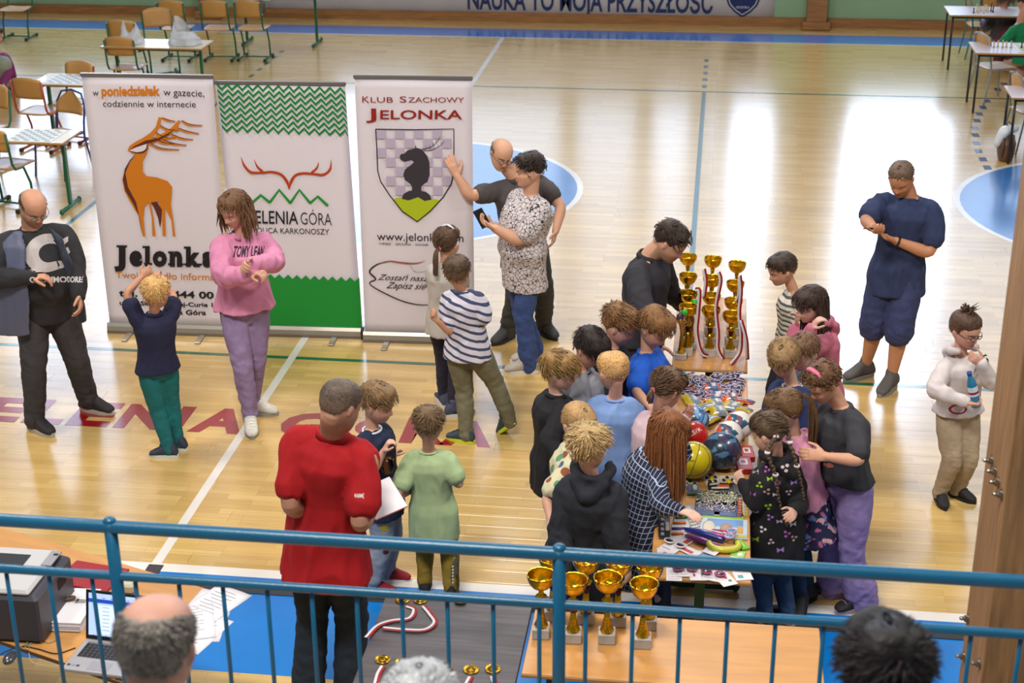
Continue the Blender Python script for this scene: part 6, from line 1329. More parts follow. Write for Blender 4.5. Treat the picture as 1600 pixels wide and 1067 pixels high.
# flat items
def place(x0, y0, x1, y1): a, b = px(x0, y1, TZ), px(x1, y0, TZ); return (a[0]+b[0])/2, (a[1]+b[1])/2, abs(b[0]-a[0]), abs(b[1]-a[1])
def item(name, label, cat, box, th, col, marks=(), rz=0., lift=0., rough=.45, grp=None, clear=False):
    cx_, cy_, w_, d_ = place(*box); root = empty(name, (cx_, cy_, TZ+lift), label, cat, grp, rz); L0 = ORG[root.name]; ORG[root.name] = np.zeros(3)
    g = G(); g.bbox((0, 0, th/2), (w_, d_, th), min(.003, th*.3)); g.obj('card' if th < .01 else 'pack', mat('pack_'+col, col, rough, coat=.3, noise=.05, nscale=40), root)
    for k, (kind, u0, v0, u1, v1, c, t) in enumerate(marks):
        x0, x1, y0, y1 = (u0-.5)*w_, (u1-.5)*w_, (v0-.5)*d_, (v1-.5)*d_; g = G(); m_ = mat('mark_'+c, c, .4, coat=.3)
        if kind == 'r': g.bbox(((x0+x1)/2, (y0+y1)/2, th+t/2), (abs(x1-x0), abs(y1-y0), t), .001); nme = 'patch'
        elif kind == 'p': g.tube([(x0, y0, th+t*.5), ((x0+x1)/2, (y0+y1)/2, th+t*.5), (x1, y1, th+t*.5)], t*.5, 6); nme = 'stick'
        elif kind == 'e': g.ell(((x0+x1)/2, (y0+y1)/2, th), (abs(x1-x0)/2, abs(y1-y0)/2, t), 14, 6); nme = 'blob'
        elif kind == 'o': g.tube([((x0+x1)/2+abs(x1-x0)/2*math.cos(a), (y0+y1)/2+abs(y1-y0)/2*math.sin(a), th+t*.5) for a in np.linspace(0, 2*pi, 21)], t*.5, 6); nme = 'loop'
        g.obj(nme, m_, root, kind != 'r')
    ORG[root.name] = L0; return root
r_ = random.Random(11)
# sweets: small purple oval packs
me_s = None
for k in range(78):
    x, y = r_.uniform(1072, 1160), 0; v = k/78; y = 590+34*v**.9+r_.uniform(-2, 2); x = r_.uniform(1070, 1161-6*v) if v > .2 else r_.uniform(1074, 1160)
    q = px(x, y, TZ); 
    if me_s is None:
        g = G(); g.ell((0, 0, 0), (.034, .026, .010), 14, 6, col=lin('#2c2450')); g.tube([(.036*math.cos(a), .028*math.sin(a), 0) for a in np.linspace(0, 2*pi, 17)], .003, 4, col=lin('#b9b0c0')); g.ell((0, 0, .004), (.020, .014, .0085), 12, 5, col=lin('#8a7a9c')); g.ell((.004, 0, .006), (.009, .006, .008), 8, 5, col=lin('#b87a30')); me_s = g.mesh('sweet_pack', True); me_s.materials.append(mat('foil_print', vcol=True, rough=.25, coat=.6)); me_s.polygons.foreach_set('use_smooth', np.ones(len(me_s.polygons), bool))
    o = bpy.data.objects.new('sweet_pack', me_s); COL.objects.link(o); ORG[o.name] = np.zeros(3); o.location = (q[0], q[1], TZ+.011+.011*r_.choice([0, 1, 1, 2])); o.rotation_euler = (r_.uniform(-.35, .35), r_.uniform(-.35, .35), r_.uniform(0, 6.28)); tag(o, 'small shiny purple and white oval pack heaped at the far end of the prize table', 'sweets', 'purple oval packs at the far end of the prize table')
def pouch(label, box, c1, c2, rz, lift=0., grp=None):
    cx_, cy_, w_, d_ = place(*box); root = empty('snack_bag', (cx_, cy_, TZ+lift), label, 'snack bag', grp, rz); L0 = ORG[root.name]; ORG[root.name] = np.zeros(3); g = G(); n = 10; V = []; C_ = []
    for s in (1, -1):
        for j in range(n+1):
            for i in range(n+1):
                u, v = i/n*2-1, j/n*2-1; h = max(0, (1-u**4)*(1-v*v))**.6; V.append((u*w_/2*(1-.04*math.cos(v*9)), v*d_/2, .016+s*.015*h+.002*math.sin(9*u+7*v)*h)); C_.append(lin(c1) if -.2 < u < .75 else lin(c2)); 
                if abs(u-.25) < .22 and abs(v) < .4: C_[-1] = lin('#cfc8c0')
    q = (n+1)**2; F = [(j*(n+1)+i, j*(n+1)+i+1, (j+1)*(n+1)+i+1, (j+1)*(n+1)+i) for j in range(n) for i in range(n)]; g.add(V, F+[tuple(a+q for a in f[::-1]) for f in F], col=np.array(C_)); g.obj('film', mat('foil_print'), root, True, True); ORG[root.name] = L0
pouch('orange and blue snack bag nearest the purple packs', (1095, 604, 1126, 616), '#33507a', '#b8481c', .1, .01); pouch('blue snack bag with an orange end in the middle of the heap', (1098, 613, 1134, 632), '#2c4a72', '#c24a1e', -.15); pouch('blue and orange snack bag on the right of the heap', (1130, 616, 1154, 631), '#4a4a60', '#c85a2a', .1)
pouch('narrow blue snack bag at the right edge of the table', (1153, 622, 1167, 638), '#2a5074', '#a83a20', 1.2); pouch('orange snack bag tucked behind the others', (1080, 608, 1098, 622), '#c8a8a0', '#b8481c', .5)
for k, (b_, rz, l) in enumerate((((1066, 614, 1096, 640), .3, 'yellow and grey snack bag, leftmost of the yellow ones'), ((1094, 632, 1118, 648), -.9, 'yellow snack bag standing half under another'), ((1108, 640, 1136, 656), .2, 'yellow snack bag with blue print nearest the balls'), ((1128, 630, 1158, 645), -.3, 'yellow snack bag on the right, near the volleyballs'), ((1104, 628, 1130, 640), .4, 'yellow snack bag in the middle of the yellow heap'), ((1100, 655, 1120, 668), -.6, 'yellow snack bag touching the light blue ball'), ((1156, 638, 1168, 650), 1.2, 'small yellow snack bag at the right table edge'))): pouch(l, b_, '#6a7684', '#b8a018', rz, .006*(k % 3))
for k, (b_, l) in enumerate((((1157, 705, 1177, 722), 'small red box beside the dark blue football, upper one'), ((1150, 722, 1174, 741), 'small red box beside the dark blue football, lower one'))): item('small_box', l, 'box', b_, .035, '#8e1618', [('r', .2, .35, .75, .8, '#b9b0ae', .001), ('r', .3, .45, .6, .7, '#7a1416', .0015)], .12)
for b_, l in (((1099, 740, 1124, 757), 'card with a yellow and black flower toy, middle one'), ((1126, 744, 1151, 762), 'card with a yellow and black flower toy, right one'), ((1068, 750, 1092, 768), 'card with a yellow and black flower toy, left one')):
    item('toy_card', l, 'toy', b_, .003, '#c9c2b4', [('e', .34, .3, .66, .7, '#c9b010', .012)]+[('e', .5+.3*math.cos(a)-.12, .5+.3*math.sin(a)-.12, .5+.3*math.cos(a)+.12, .5+.3*math.sin(a)+.12, '#1c1a18', .008) for a in (.3, 1.55, 2.8, 4.1, 5.4)], .2, grp='flower toys on cards')
item('pencil_set', 'black packed set of orange, white and green pencils', 'pencils', (1106, 757, 1158, 776), .006, '#201d20', [('p', .05, .75, .35, .85, '#c9c9c4', .012), ('p', .1, .5, .62, .55, '#c9c4b8', .012), ('r', .28, .62, .65, .85, '#b8541c', .004), ('r', .2, .1, .62, .35, '#1f6a34', .004), ('r', .75, .1, .97, .9, '#2c2c30', .004)], .05)
item('sticker_sheet', 'sheet with brown and cream stripes at the right table edge', 'sheet', (1158, 759, 1174, 781), .003, '#b9a48c', [('r', .1*k, .03, .1*k+.04, .97, '#7a5a3c', .0008) for k in range(1, 10)], 0.)
for k, (b_, c, l) in enumerate((((1086, 771, 1153, 789), '#6a7a2c', 'long glittering bead pack with a green edge'), ((1085, 785, 1152, 805), '#3a4a78', 'long glittering bead pack with a blue edge'))):
    root = item('bead_pack', l, 'craft pack', b_, .010, c, [], -.03); rr_ = random.Random(k); cx_, cy_, w_, d_ = place(*b_); L0 = ORG[root.name]; ORG[root.name] = np.zeros(3); g = G()
    for i in range(240):
        cc = rr_.choice(['#d8d4d4', '#c9a8b0', '#b8bcb0', '#9a9aa8', '#cfc0a0', '#6a6a74']); g.ell((rr_.uniform(-.47, .47)*w_, rr_.uniform(-.28, .45)*d_, .012), (.0045, .0045, .004), 6, 4, col=lin(cc))
    tag(g.obj('beads', mat('bead_gloss', vcol=True, rough=.15, metal=.3), root, True, True), kind='stuff'); ORG[root.name] = L0
item('sticker_pack', 'pack of small orange, red and yellow flower stickers', 'stickers', (1150, 779, 1171, 807), .004, '#a88a5c', [('e', random.uniform(.05, .75), random.uniform(.05, .85), random.uniform(.15, .2)+.65*random.random(), 0, '#a8381c', .003) for _ in range(0)]+[('e', .1+.2*(i % 4), .05+.15*(i//4), .28+.2*(i % 4), .17+.15*(i//4), ['#a83a1c', '#c9a81c', '#c9b8a8', '#8a2430'][(i*7) % 4], .004) for i in range(24)], .0)
item('needle_set', 'lime green craft card with two light needles', 'craft card', (1096, 802, 1162, 819), .004, '#7aa81c', [('p', .08, .45, .85, .35, '#c8dc90', .007), ('p', .1, .25, .9, .15, '#5a8a10', .006), ('r', .28, .6, .42, .9, '#a8a8ac', .006), ('r', .6, .65, .95, .95, '#5a3a24', .001)], -.04)
item('painting_set', 'white and blue boxed craft set with round pictures', 'craft set', (1093, 815, 1168, 840), .012, '#aebac8', [('e', .05, .15, .32, .85, '#c9bca8', .003), ('r', .15, .55, .9, .95, '#5a86b8', .001), ('e', .42, .15, .68, .75, '#a8806a', .004), ('r', .78, .25, .9, .6, '#c08a1c', .003), ('r', .6, .02, .98, .15, '#b8a424', .003)], -.02)
item('marker_pack', 'black pack of felt pens at the left table edge', 'pens', (1027, 806, 1048, 842), .008, '#1c1c20', [('r', .2, .1+.2*k, .5, .22+.2*k, '#8a8a90', .003) for k in range(4)]+[('r', .62, .3, .95, .65, '#b9b4b0', .003)], .05)
item('pencil_set', 'clear pack of green, orange and white pencils behind the dark pen pack', 'pencils', (1048, 808, 1078, 842), .005, '#b4b2b0', [('p', .1, .85, .75, .92, '#2a6a3c', .014), ('p', .05, .6, .75, .66, '#c45a1c', .014), ('p', .05, .35, .8, .42, '#4a2a7a', .014), ('p', .08, .12, .75, .18, '#c4601c', .014), ('r', .6, .2, .95, .55, '#c9c9c9', .003)], -.08)
item('pen_pack', 'clear pack of white pens left of the craft set', 'pens', (1076, 808, 1094, 830), .008, '#9a9c9e', [('p', .1, .2*k+.15, .9, .2*k+.25, '#d0d0d0', .008) for k in range(4)], .2)
item('toy_pack', 'small blue and clear toy pack by the red haired girl\'s hand', 'toy', (1070, 795, 1086, 808), .02, '#8fa4b4', [('r', .2, .2, .6, .8, '#c9d4dc', .006)], .4)
item('toy_pack', 'grey and green toy pack below the yellow basketball', 'toy', (1072, 760, 1092, 774), .015, '#4a6a62', [('e', .1, .2, .5, .8, '#6a4a8a', .01), ('e', .5, .3, .95, .9, '#b8bcc0', .01)], .1)
item('toy_pack', 'crumpled clear wrapped toys left of the basketball', 'toy', (1046, 744, 1070, 764), .02, '#9a9aa0', [('e', .1, .1, .6, .6, '#c9c9d2', .015), ('e', .4, .4, .95, .95, '#5a4a5a', .012)], .3)
def wrap(label, a, b, r, c):
    p, q = px(*a, TZ)+UZ*r*.9, px(*b, TZ)+UZ*r*.9; g = G(); g.limb([p, (p+q)/2+UZ*.004, q], [r*.5, r, r*.8], 12); o = g.obj('balloon_pump', mat('wrap_'+c, c, .3, coat=.6), None, True); tag(o, label, 'toy', 'long wrapped toys'); return o
wrap('long dark blue wrapped toy across the table', (1072, 832), (1128, 848), .022, '#1c2a7a'); wrap('long purple wrapped toy nearest the railing', (1072, 841), (1122, 859), .018, '#6a2a72'); wrap('long pink wrapped toy farthest of the three', (1076, 829), (1136, 842), .013, '#b8407a')
q = px(1131, 856, TZ); g = G(); g.tube([q+[.075*math.cos(a), .055*math.sin(a), .02] for a in np.linspace(pi*.95, 2.15*pi, 18)], .017, 10); tag(g.obj('toy_ring', mat('yellow_green', '#b8b838', .4, coat=.4), None, True), 'curved yellow and green toy ring below the scissors', 'toy')
root = empty('scissors', tuple(px(1141, 845, TZ)), 'toy scissors with round light blue handles', 'scissors')
for (x, y) in ((1142, 842), (1139, 850)):
    q = px(x, y, TZ); g = G(); g.tube([q+[.022*math.cos(a), .02*math.sin(a), .046] for a in np.linspace(0, 2*pi, 17)], .007, 8); g.obj('handle', mat('lilac_plastic', '#a88ab0', .3, coat=.4), root, True); g = G(); g.lathe([(.016, .040), (.016, .050)], 16, c=(q[0], q[1], q[2])); g.obj('disc', mat('cyan_plastic', '#3a8ab0', .3, coat=.4), root, True)
for (x, y) in ((1142, 842), (1139, 850)):
    q = px(x, y, TZ)+UZ*.042; e = px(1112 if y < 845 else 1110, y-6, TZ)+UZ*.034; g = G(); g.tube([q, (q+e)/2, e], [.006, .006, .002], 6); g.obj('blade', mat('pink_plastic', '#b0406a', .3), root, True)
item('green_toy', 'crumpled lime green wrapped toy at the right table edge', 'toy', (1152, 846, 1166, 860), .012, '#5aa81c', [('e', .2, .1, .7, .8, '#9ac860', .008)], .5); item('green_toy', 'flat light green wrapped toy near the railing', 'toy', (1142, 862, 1164, 872), .006, '#8ab858', [('e', .4, .2, .9, .8, '#c4d8b0', .004)], -.2)
item('price_card', 'small white card in front of the toy ring', 'card', (1102, 855, 1126, 869), .002, '#d4ced2', [('r', .2, .3, .7, .36, '#8a8a8e', .0005), ('r', .2, .5, .6, .55, '#8a8a8e', .0005)], -.5, .012)
def shades(label, box, card, frame_c, lens_c, rz, lift=0.):
    root = item('sunglasses_card', label, 'sunglasses', box, .002, card, [('r', .08, .15, .6, .2, '#9a9aa0', .0005), ('r', .1, .3, .5, .34, '#b0a8b0', .0005), ('r', .62, .7, .92, .92, '#a83a34', .0006)], rz, lift); cx_, cy_, w_, d_ = place(*box); L0 = ORG[root.name]; ORG[root.name] = np.zeros(3)
    for s in (-1, 1):
        g = G(); g.tube([(s*.034+.026*math.cos(a), -.012+.02*math.sin(a), .016) for a in np.linspace(0, 2*pi, 17)], .0045, 6); g.obj('frame', mat('fr_'+frame_c, frame_c, .3, coat=.5), root, True); g = G(); g.ell((s*.034, -.012, .015), (.025, .019, .006), 14, 6); g.obj('lens', mat('ln_'+lens_c, lens_c, .1, coat=.6), root, True)
    ORG[root.name] = L0
shades('white card with large dark sunglasses at the left, next to the handrail', (1040, 838, 1072, 866), '#cfc9ce', '#c8c0c4', '#2a1a24', -.6, .004); shades('card with pink framed sunglasses, partly over the table edge strip', (1100, 888, 1130, 908), '#cfc9ce', '#a8246a', '#2a1420', -.25, .004); shades('card with dark pink sunglasses just below the handrail', (1058, 882, 1082, 902), '#d2ccd0', '#7a2a5a', '#1c141c', .1, .006)
for k, (b_, rz, l, mk) in enumerate((((1040, 886, 1066, 907), .05, 'white text card at the near left corner of the prize table', [('r', .1, .15*j+.1, .85, .15*j+.13, '#a0a0a4', .0005) for j in range(5)]), ((1076, 889, 1104, 907), .12, 'white card with small red and green marks near the table end', [('r', .2, .3, .35, .5, '#a83a34', .0005), ('r', .7, .2, .85, .6, '#2a8a7a', .0005)]), ((1120, 898, 1146, 916), .5, 'white card with a red heart spot overhanging the table corner', [('e', .5, .5, .7, .75, '#b83a2c', .001), ('r', .6, .25, .8, .42, '#5a5a60', .0005)]),
    ((1146, 892, 1174, 906), .25, 'white card at the near right corner of the prize table', [('r', .2, .2, .5, .5, '#3a9a9a', .0005)]), ((1026, 858, 1046, 872), .1, 'white wrapped card peeking above the handrail on the left', [('r', .5, .3, .8, .6, '#c06a6a', .0005)]), ((1062, 848, 1082, 872), .9, 'pinkish card under the dark sunglasses', [('r', .2, .2, .6, .6, '#b83a44', .0008)]), ((1084, 862, 1112, 874), -.1, 'blue and white card half hidden by the handrail', [('r', .3, .2, .9, .8, '#7a9ab8', .0005)]))): item('price_card', l, 'card', b_, .002, '#d4ced2', mk, rz, .001+.0022*(k % 3))
# ---------------------------------------------------------------- medals on the grey table
MG = mat('medal_gold', '#c79a2a', .22, metal=1.)
def medal(label, x, y, grp, tail=None):
    q = px(x, y, TZ); root = empty('medal', tuple(q), label, 'medal', grp); R = .035
    g = G(); g.lathe([(R*.9, .001), (R, .002), (R, .005), (R*.93, .0065), (R*.86, .0045), (R*.8, .0045)], 32, c=q*[1, 1, 0]+[0, 0, TZ]); g.obj('disc', MG, root, True)
    g = G(); g.lathe([(R*.78, .0046), (R*.74, .0062), (R*.70, .0047)], 28, c=q*[1, 1, 0]+[0, 0, TZ]); 
    for a in np.linspace(0, 2*pi, 16, endpoint=False): g.ell(q+[R*.88*math.cos(a), R*.88*math.sin(a), .0065], (.003, .003, .0015), 6, 4)
    g.obj('rim_relief', MG, root, True); g = G(); g.lathe([(.018, .0047), (.018, .0058)], 20, c=q*[1, 1, 0]+[0, 0, TZ]); cn_ = g.obj('centre', mat('medal_dark', '#8f7428', .35, metal=.8), root, True)
    V, F = text_fit('1', q+[-.004, -.010, .0062], q+[.004, -.010, .0062], q+[-.004, .010, .0062]); g = G(); g.add(V, F); g.obj('numeral', GOLDS, cn_)
    if tail: ribbon(None, [px(a, b, TZ+.004+.0015*i) for i, (a, b) in enumerate(tail)], .026, parent=root, n3=2, ref=(0, 0, 1))
ml = ['leftmost', 'second from the left', 'third from the left', 'fourth from the left', 'fifth from the left', 'rightmost']
for k, (x, y, t) in enumerate(((598, 1031, [(599, 1040), (592, 1052), (588, 1066), (584, 1080)]), (629, 1036, [(630, 1046), (628, 1060), (624, 1080)]), (656, 1037, [(656, 1048), (657, 1064), (660, 1080)]), (695, 1045, [(694, 1054), (690, 1066), (688, 1080)]), (736, 1047, [(736, 1057), (730, 1068), (724, 1082)]), (770, 1046, [(770, 1056), (774, 1068), (782, 1080)]))): medal('gold medal along the near edge of the grey table, '+ml[k], x, y, 'gold medals on the near edge of the grey table', t)
medal('gold medal with its ribbon laid in a loop, left one at the far edge', 629, 938, 'gold medals at the far edge of the grey table', [(636, 946), (648, 952), (640, 966), (612, 970), (590, 978), (573, 996)])
medal('gold medal with its ribbon laid in a loop, right one at the far edge', 657, 938, 'gold medals at the far edge of the grey table', [(662, 946), (672, 958), (680, 972), (664, 984), (632, 984), (598, 981)])
q = px(720, 941, TZ); g = G(); g.lathe([(.001, .001), (.03, .001), (.03, .012), (.026, .016), (.001, .016)], 24, c=q); tag(g.obj('tin', mat('bronze', '#5a4626', .3, metal=.8), None, True), 'small dark round tin near the far edge of the grey table', 'tin')
# ---------------------------------------------------------------- office desk
WHP = mat('paper', '#d9d6dc', .8, spec=.2)
lp = px(142, 1018, TZ); lr = px(240, 1024, TZ)
def quadM(o, xa, ya, z=UZ): x = unit(xa); y = unit(ya-x*np.dot(ya, x)); return frame_mat(o, x, y, np.cross(x, y))
bl, br_, fl = px(96, 1050, TZ), px(190, 1062, TZ), px(130, 998, TZ); ax = unit(br_-bl); M0 = quadM(bl, ax, np.cross(UZ, ax)); Wd, Dp = .36, .245
root = empty('laptop', tuple(bl), 'silver laptop with a bright open screen on the beech desk', 'laptop'); SIL = mat('silver_plastic', '#a9a7ac', .4, metal=.3); KEY = mat('black_keys', '#1a1a1e', .5)
g = G(); g.bbox((Wd/2, Dp/2, .011), (Wd, Dp, .018), .003, M=M0); base_ = g.obj('base', SIL, root)
g = G(); g.box((Wd/2, Dp*.66, .0205), (Wd*.86, Dp*.50, .001), M=M0); g.obj('keyboard_deck', mat('deck_grey', '#6c6a70', .5), base_)
for j in range(5):
    for i in range(14):
        g = G(); g.bbox((Wd*.10+i*.0218, Dp*.46+j*.0215, .0225), (.0185, .0175, .003), .001, M=M0); g.obj('key', KEY, base_)
g = G(); g.box((Wd*.45, Dp*.2, .0206), (.10, .065, .001), M=M0); g.obj('touchpad', mat('pad', '#95939a', .35), base_)
for i in range(3): g = G(); g.box((.02+i*.022, .035, .0207), (.015, .013, .001), M=M0); g.obj('sticker', mat('stk_%d' % i, ['#2a2a30', '#8a8a90', '#3a3a58'][i], .5), base_)
hg = M0@np.r_[0, Dp, .02, 1]; tl = math.radians(14); up = (M0[:3, 1]*math.sin(tl)+UZ*math.cos(tl)); M1 = frame_mat(hg[:3], M0[:3, 0], up, np.cross(M0[:3, 0], up)); Hs = .235
g = G(); g.bbox((Wd/2, Hs/2, 0), (Wd, Hs, .008), .002, M=M1); lid = g.obj('lid', mat('black_bezel', '#141418', .35), root)
g = G(); g.box((Wd/2, Hs/2+.004, .0046), (Wd-.03, Hs-.035, .0012), M=M1); g.obj('screen', mat('screen_white', '#a8c0f0', .3, emit=.9), lid)
g = G(); g.box((Wd/2, Hs-.048, .0056), (Wd-.03, .018, .0008), M=M1); g.obj('screen_bar', mat('screen_blue', '#1c44b0', .3, emit=.8), lid)
g = G(); g.box((Wd*.30, Hs*.42, .0056), (.10, Hs*.58, .0006), M=M1); g.obj('screen_panel', mat('screen_pane', '#c8d8f8', .3, emit=.95), lid)
g = G()
for i in range(7): g.box((Wd*.28, .05+i*.018, .0062), (.035, .002, .0004), M=M1)
for i in range(9): g.box((Wd*.12+i*.03, .022, .0062), (.010, .005, .0004), M=M1)
for i in range(6): g.box((Wd*.14+i*.04, Hs-.033, .0062), (.014, .003, .0004), M=M1)
tag(g.obj('screen_text', mat('screen_grey', '#6a7a9a', .5), lid), kind='stuff')
# printer
q0, q1 = px(-60, 985, TZ), px(68, 1008, TZ); root = empty('printer', (-3.52, 6.02, TZ), 'dark grey and white laser printer at the left edge of the desk', 'printer')
xr = px(72, 960, TZ+.12)[0]; x0 = xr-.42; y0 = px(40, 1006, TZ)[1]; y1 = y0+.40; zt_ = TZ+.27; DG = mat('printer_grey', '#3c3a44', .45); LG = mat('printer_light', '#b4b2b4', .5)
g = G(); g.bbox(((x0+xr)/2, (y0+y1)/2, TZ+.125), (xr-x0, y1-y0, .25), .02); pb = g.obj('housing', DG, root); g = G(); g.bbox(((x0+xr)/2-.02, (y0+y1)/2, TZ+.26), (xr-x0-.04, y1-y0-.02, .03), .012); tp_ = g.obj('top_cover', LG, root)
g = G(); g.box(((x0+xr)/2-.06, y1-.13, TZ+.277), (.22, .10, .004)); g.obj('paper_slot', mat('slot', '#1c1c20', .5), tp_); g = G(); g.box((xr-.05, y1-.10, TZ+.278), (.05, .13, .006)); g.obj('control_strip', mat('printer_panel', '#8a8a90', .5), tp_); g = G(); g.box((xr-.04, y1-.07, TZ+.283), (.02, .012, .004)); g.obj('button', KEY, tp_)
for i in range(9): g = G(); g.box((xr+.001, (y0+y1)/2+.03+i*.010, TZ+.18), (.004, .005, .06)); g.obj('vent_slot', mat('slot'), pb)
# paper stack, folder, keys, sheets
a, b_, c = px(48, 971, TZ+.05), px(132, 972, TZ+.05), px(100, 907, TZ+.05); rz = math.atan2(b_[1]-a[1], b_[0]-a[0])
root = empty('paper_stack', tuple((a+b_)/2), 'thick stack of white paper with a key ring on top', 'paper'); ex = unit(np.array([1, .05, 0])); Mp = quadM(np.array([a[0]+.01, a[1], TZ]), ex, np.array([-.05, 1, 0]))
rr_ = random.Random(2)
for k in range(9):
    g = G(); o_ = rr_.uniform(-.004, .004); g.box((.115+o_, .15+rr_.uniform(-.004, .004), .003+.0056*k), (.215, .30, .005), M=Mp); g.obj('ream' if k < 8 else 'top_sheet', WHP, root)
q = px(112, 938, TZ+.06); root = empty('key_ring', tuple(q), 'brown fob with keys lying on the paper stack', 'keys'); z = TZ+.056; c_ = q*[1, 1, 0]; g = G(); g.limb([c_+[-.03, .0, z+.008], c_+[.0, .015, z+.01]], [.012, .016], 10, flat=.6); g.obj('fob', mat('fob_brown', '#4a3220', .4), root, True); g = G(); g.tube([c_+[.012+.012*math.cos(t), .018+.012*math.sin(t), z+.004] for t in np.linspace(0, 6.28, 13)], .0015, 5); g.obj('ring', ALU, root, True)
for k in range(2): g = G(); g.box(c_+[.045, .012-.012*k, z+.003], (.045, .007, .002)); g.lathe([(.009, 0), (.009, .002)], 12, c=c_+[.024, .012-.012*k, z+.002]); g.obj('key', ALU, root)
a = px(100, 905, TZ+.01); g = G(); g.bbox((a[0]+.12, a[1]+.05, TZ+.006), (.30, .22, .010), .002, R=[[.98, .17, 0], [-.17, .98, 0], [0, 0, 1]]); tag(g.obj('red_folder', mat('red_card', '#8e1a24', .5)), 'red folder under the paper stack behind the laptop', 'folder')
for k, (x, y, rz_, l) in enumerate(((325, 950, -.15, 'white printed sheet, topmost right of the laptop'), (318, 975, .10, 'white printed sheet, middle of the loose papers'), (308, 990, -.28, 'white printed sheet, lowest of the loose papers right of the laptop'), (336, 945, -.42, 'white sheet fanned out at the desk edge'), (300, 975, .35, 'white sheet half under the bald man\'s head'))):
    q = px(x, y, TZ); root = empty('paper_sheet', (q[0], q[1], TZ), l, 'paper', None, rz_); L0 = ORG[root.name]; ORG[root.name] = np.zeros(3); g = G(); z_ = .001+.0016*k; n = 6; V = [((i/n-.5)*.21, (j/n-.5)*.297, z_+.002*math.sin(i+j*.7+k)**2) for j in range(n+1) for i in range(n+1)]; g.add(V, [(j*(n+1)+i, j*(n+1)+i+1, (j+1)*(n+1)+i+1, (j+1)*(n+1)+i) for j in range(n) for i in range(n)]); sh_ = g.obj('sheet', WHP, root, True); s_ = sh_.modifiers.new('s', 'SOLIDIFY'); s_.thickness = .0004
    g = G()
    for i in range(8): g.box((-.01, .11-.026*i, z_+.0034), (.13 if i % 3 else .09, .0025, .0003))
    tag(g.obj('print_lines', mat('grey_ink', '#8f8f98', .7), root), kind='stuff'); ORG[root.name] = L0
q = px(16, 1032, TZ); root = empty('computer_mouse', tuple(q), 'silver and black computer mouse at the left edge of the desk', 'computer mouse'); g = G(); g.ell(q+[0, 0, .014], (.028, .048, .020), 16, 10); g.obj('shell', mat('mouse_silver', '#5c5e62', .2, metal=.6), root, True); g = G(); g.ell(q+[0, .02, .03], (.004, .009, .006), 8, 6); g.obj('wheel', KEY, root, True)
def cable(label, pts, c, r=.0028):
    q = spline([px(x, y, TZ+.003+(z if z else 0)) for x, y, z in pts], 8); g = G(); g.tube(q, r, 6); tag(g.obj('cable', mat('cable_'+c, c, .5), None, True), label, 'cable')
cable('black cable running from the mouse across the desk to the laptop', [(0, 1023, 0), (14, 1016, 0), (35, 1010, 0), (60, 1014, 0), (88, 1021, 0), (118, 1012, 0)], '#1c1c20'); cable('beige coiled cable in front of the printer, longest loop', [(50, 972, 0), (38, 985, 0), (48, 1000, 0), (44, 1015, 0), (40, 1008, .004), (56, 990, .004), (75, 982, 0), (90, 995, 0), (76, 1004, 0), (60, 994, 0)], '#9a8e70', .0022)
cable('thin pale cable looping below the paper stack', [(45, 1020, 0), (50, 1034, 0), (70, 1040, 0), (92, 1041, 0)], '#a89c80', .0022); cable('pale cable tangle beside the printer', [(30, 1012, 0), (45, 1002, .004), (55, 985, 0), (68, 984, .004), (60, 1000, 0), (40, 1008, 0)], '#8f846a', .0022)
g = G(); q = px(203, 921, TZ); g.bbox((q[0], q[1]-.02, TZ+.025), (.07, .05, .05), .01); tag(g.obj('small_box', mat('cream_box', '#b9b49c', .5)), 'small cream box standing behind the laptop screen', 'box')
# floor outlet
q = px(240, 890); g = G(); g.bbox((q[0], q[1], .004), (.09, .10, .006), .002); o = g.obj('floor_outlet', mat('outlet', '#3a3438', .5), floor)
# ---------------------------------------------------------------- things held and prints on clothes
def chest_print(I, txt, x0, x1, y0, y1, c, bold=.02, target='shirt', shear=0., dirv=None, name='print', off=.13):
    d = -I['Fc'] if dirv is None else dirv; n = I['Fc'] if dirv is None else -dirv; p0 = I['P']+n*off
    on = lambda x, y: pplane(x, y, p0, n); V, F = text_fit(txt, on(x0, y1), on(x1, y1), on(x0, y0), bold=bold, shear=shear); return decal(I[target], V, F, flat(c), name, d, sub=4)
def on_body(I, x, y): return pplane(x, y, I['P']+I['Fc']*.14, I['Fc'])
def poly_print(I, polys, c, name='print', target='shirt', dirv=None):
    d = -I['Fc'] if dirv is None else dirv; n = -d; V = []; F = []
    from mathutils.geometry import tessellate_polygon
    for P_ in polys:
        k = len(V); V += [pplane(x, y, I['P']+n*.16, n) for x, y in P_]; F += [tuple(k+i for i in f) for f in tessellate_polygon([[Vector((a, b, 0)) for a, b in P_]])]
    return decal(I[target], V, F, flat(c), name, d, sub=4)
CAMD = unit(np.array([.0, 1, -.35]))
C2 = lambda L: [(x/3.81, 260+y/3.81) for x, y in L]
arc = [(305+105*math.cos(a), 515+115*math.sin(a)) for a in np.linspace(5.15, 1.15, 20)]; arc2 = [(325+52*math.cos(a), 515+56*math.sin(a)) for a in np.linspace(1.15, 5.15, 20)]
poly_print(M_COMM, [C2(arc+[(390, 600), (375, 560)]+arc2+[(330, 440)]), C2([(345, 450), (398, 415), (402, 445), (362, 488)]), C2([(365, 495), (403, 480), (416, 510), (385, 545)])], '#b9b0ae', 'logo', dirv=CAMD); chest_print(M_COMM, 'COMMODORE', 61, 122, 432, 441, '#c9c2c0', bold=.04, off=.24, dirv=CAMD)
chest_print(M_PINK, 'TOMY LEAN', 374, 419, 384, 401, '#2a2030', bold=.03, dirv=CAMD)
chest_print(M_RED, 'WARMĘ', 565, 580, 763, 769, '#d8d0d0', dirv=CAMD, bold=.03)
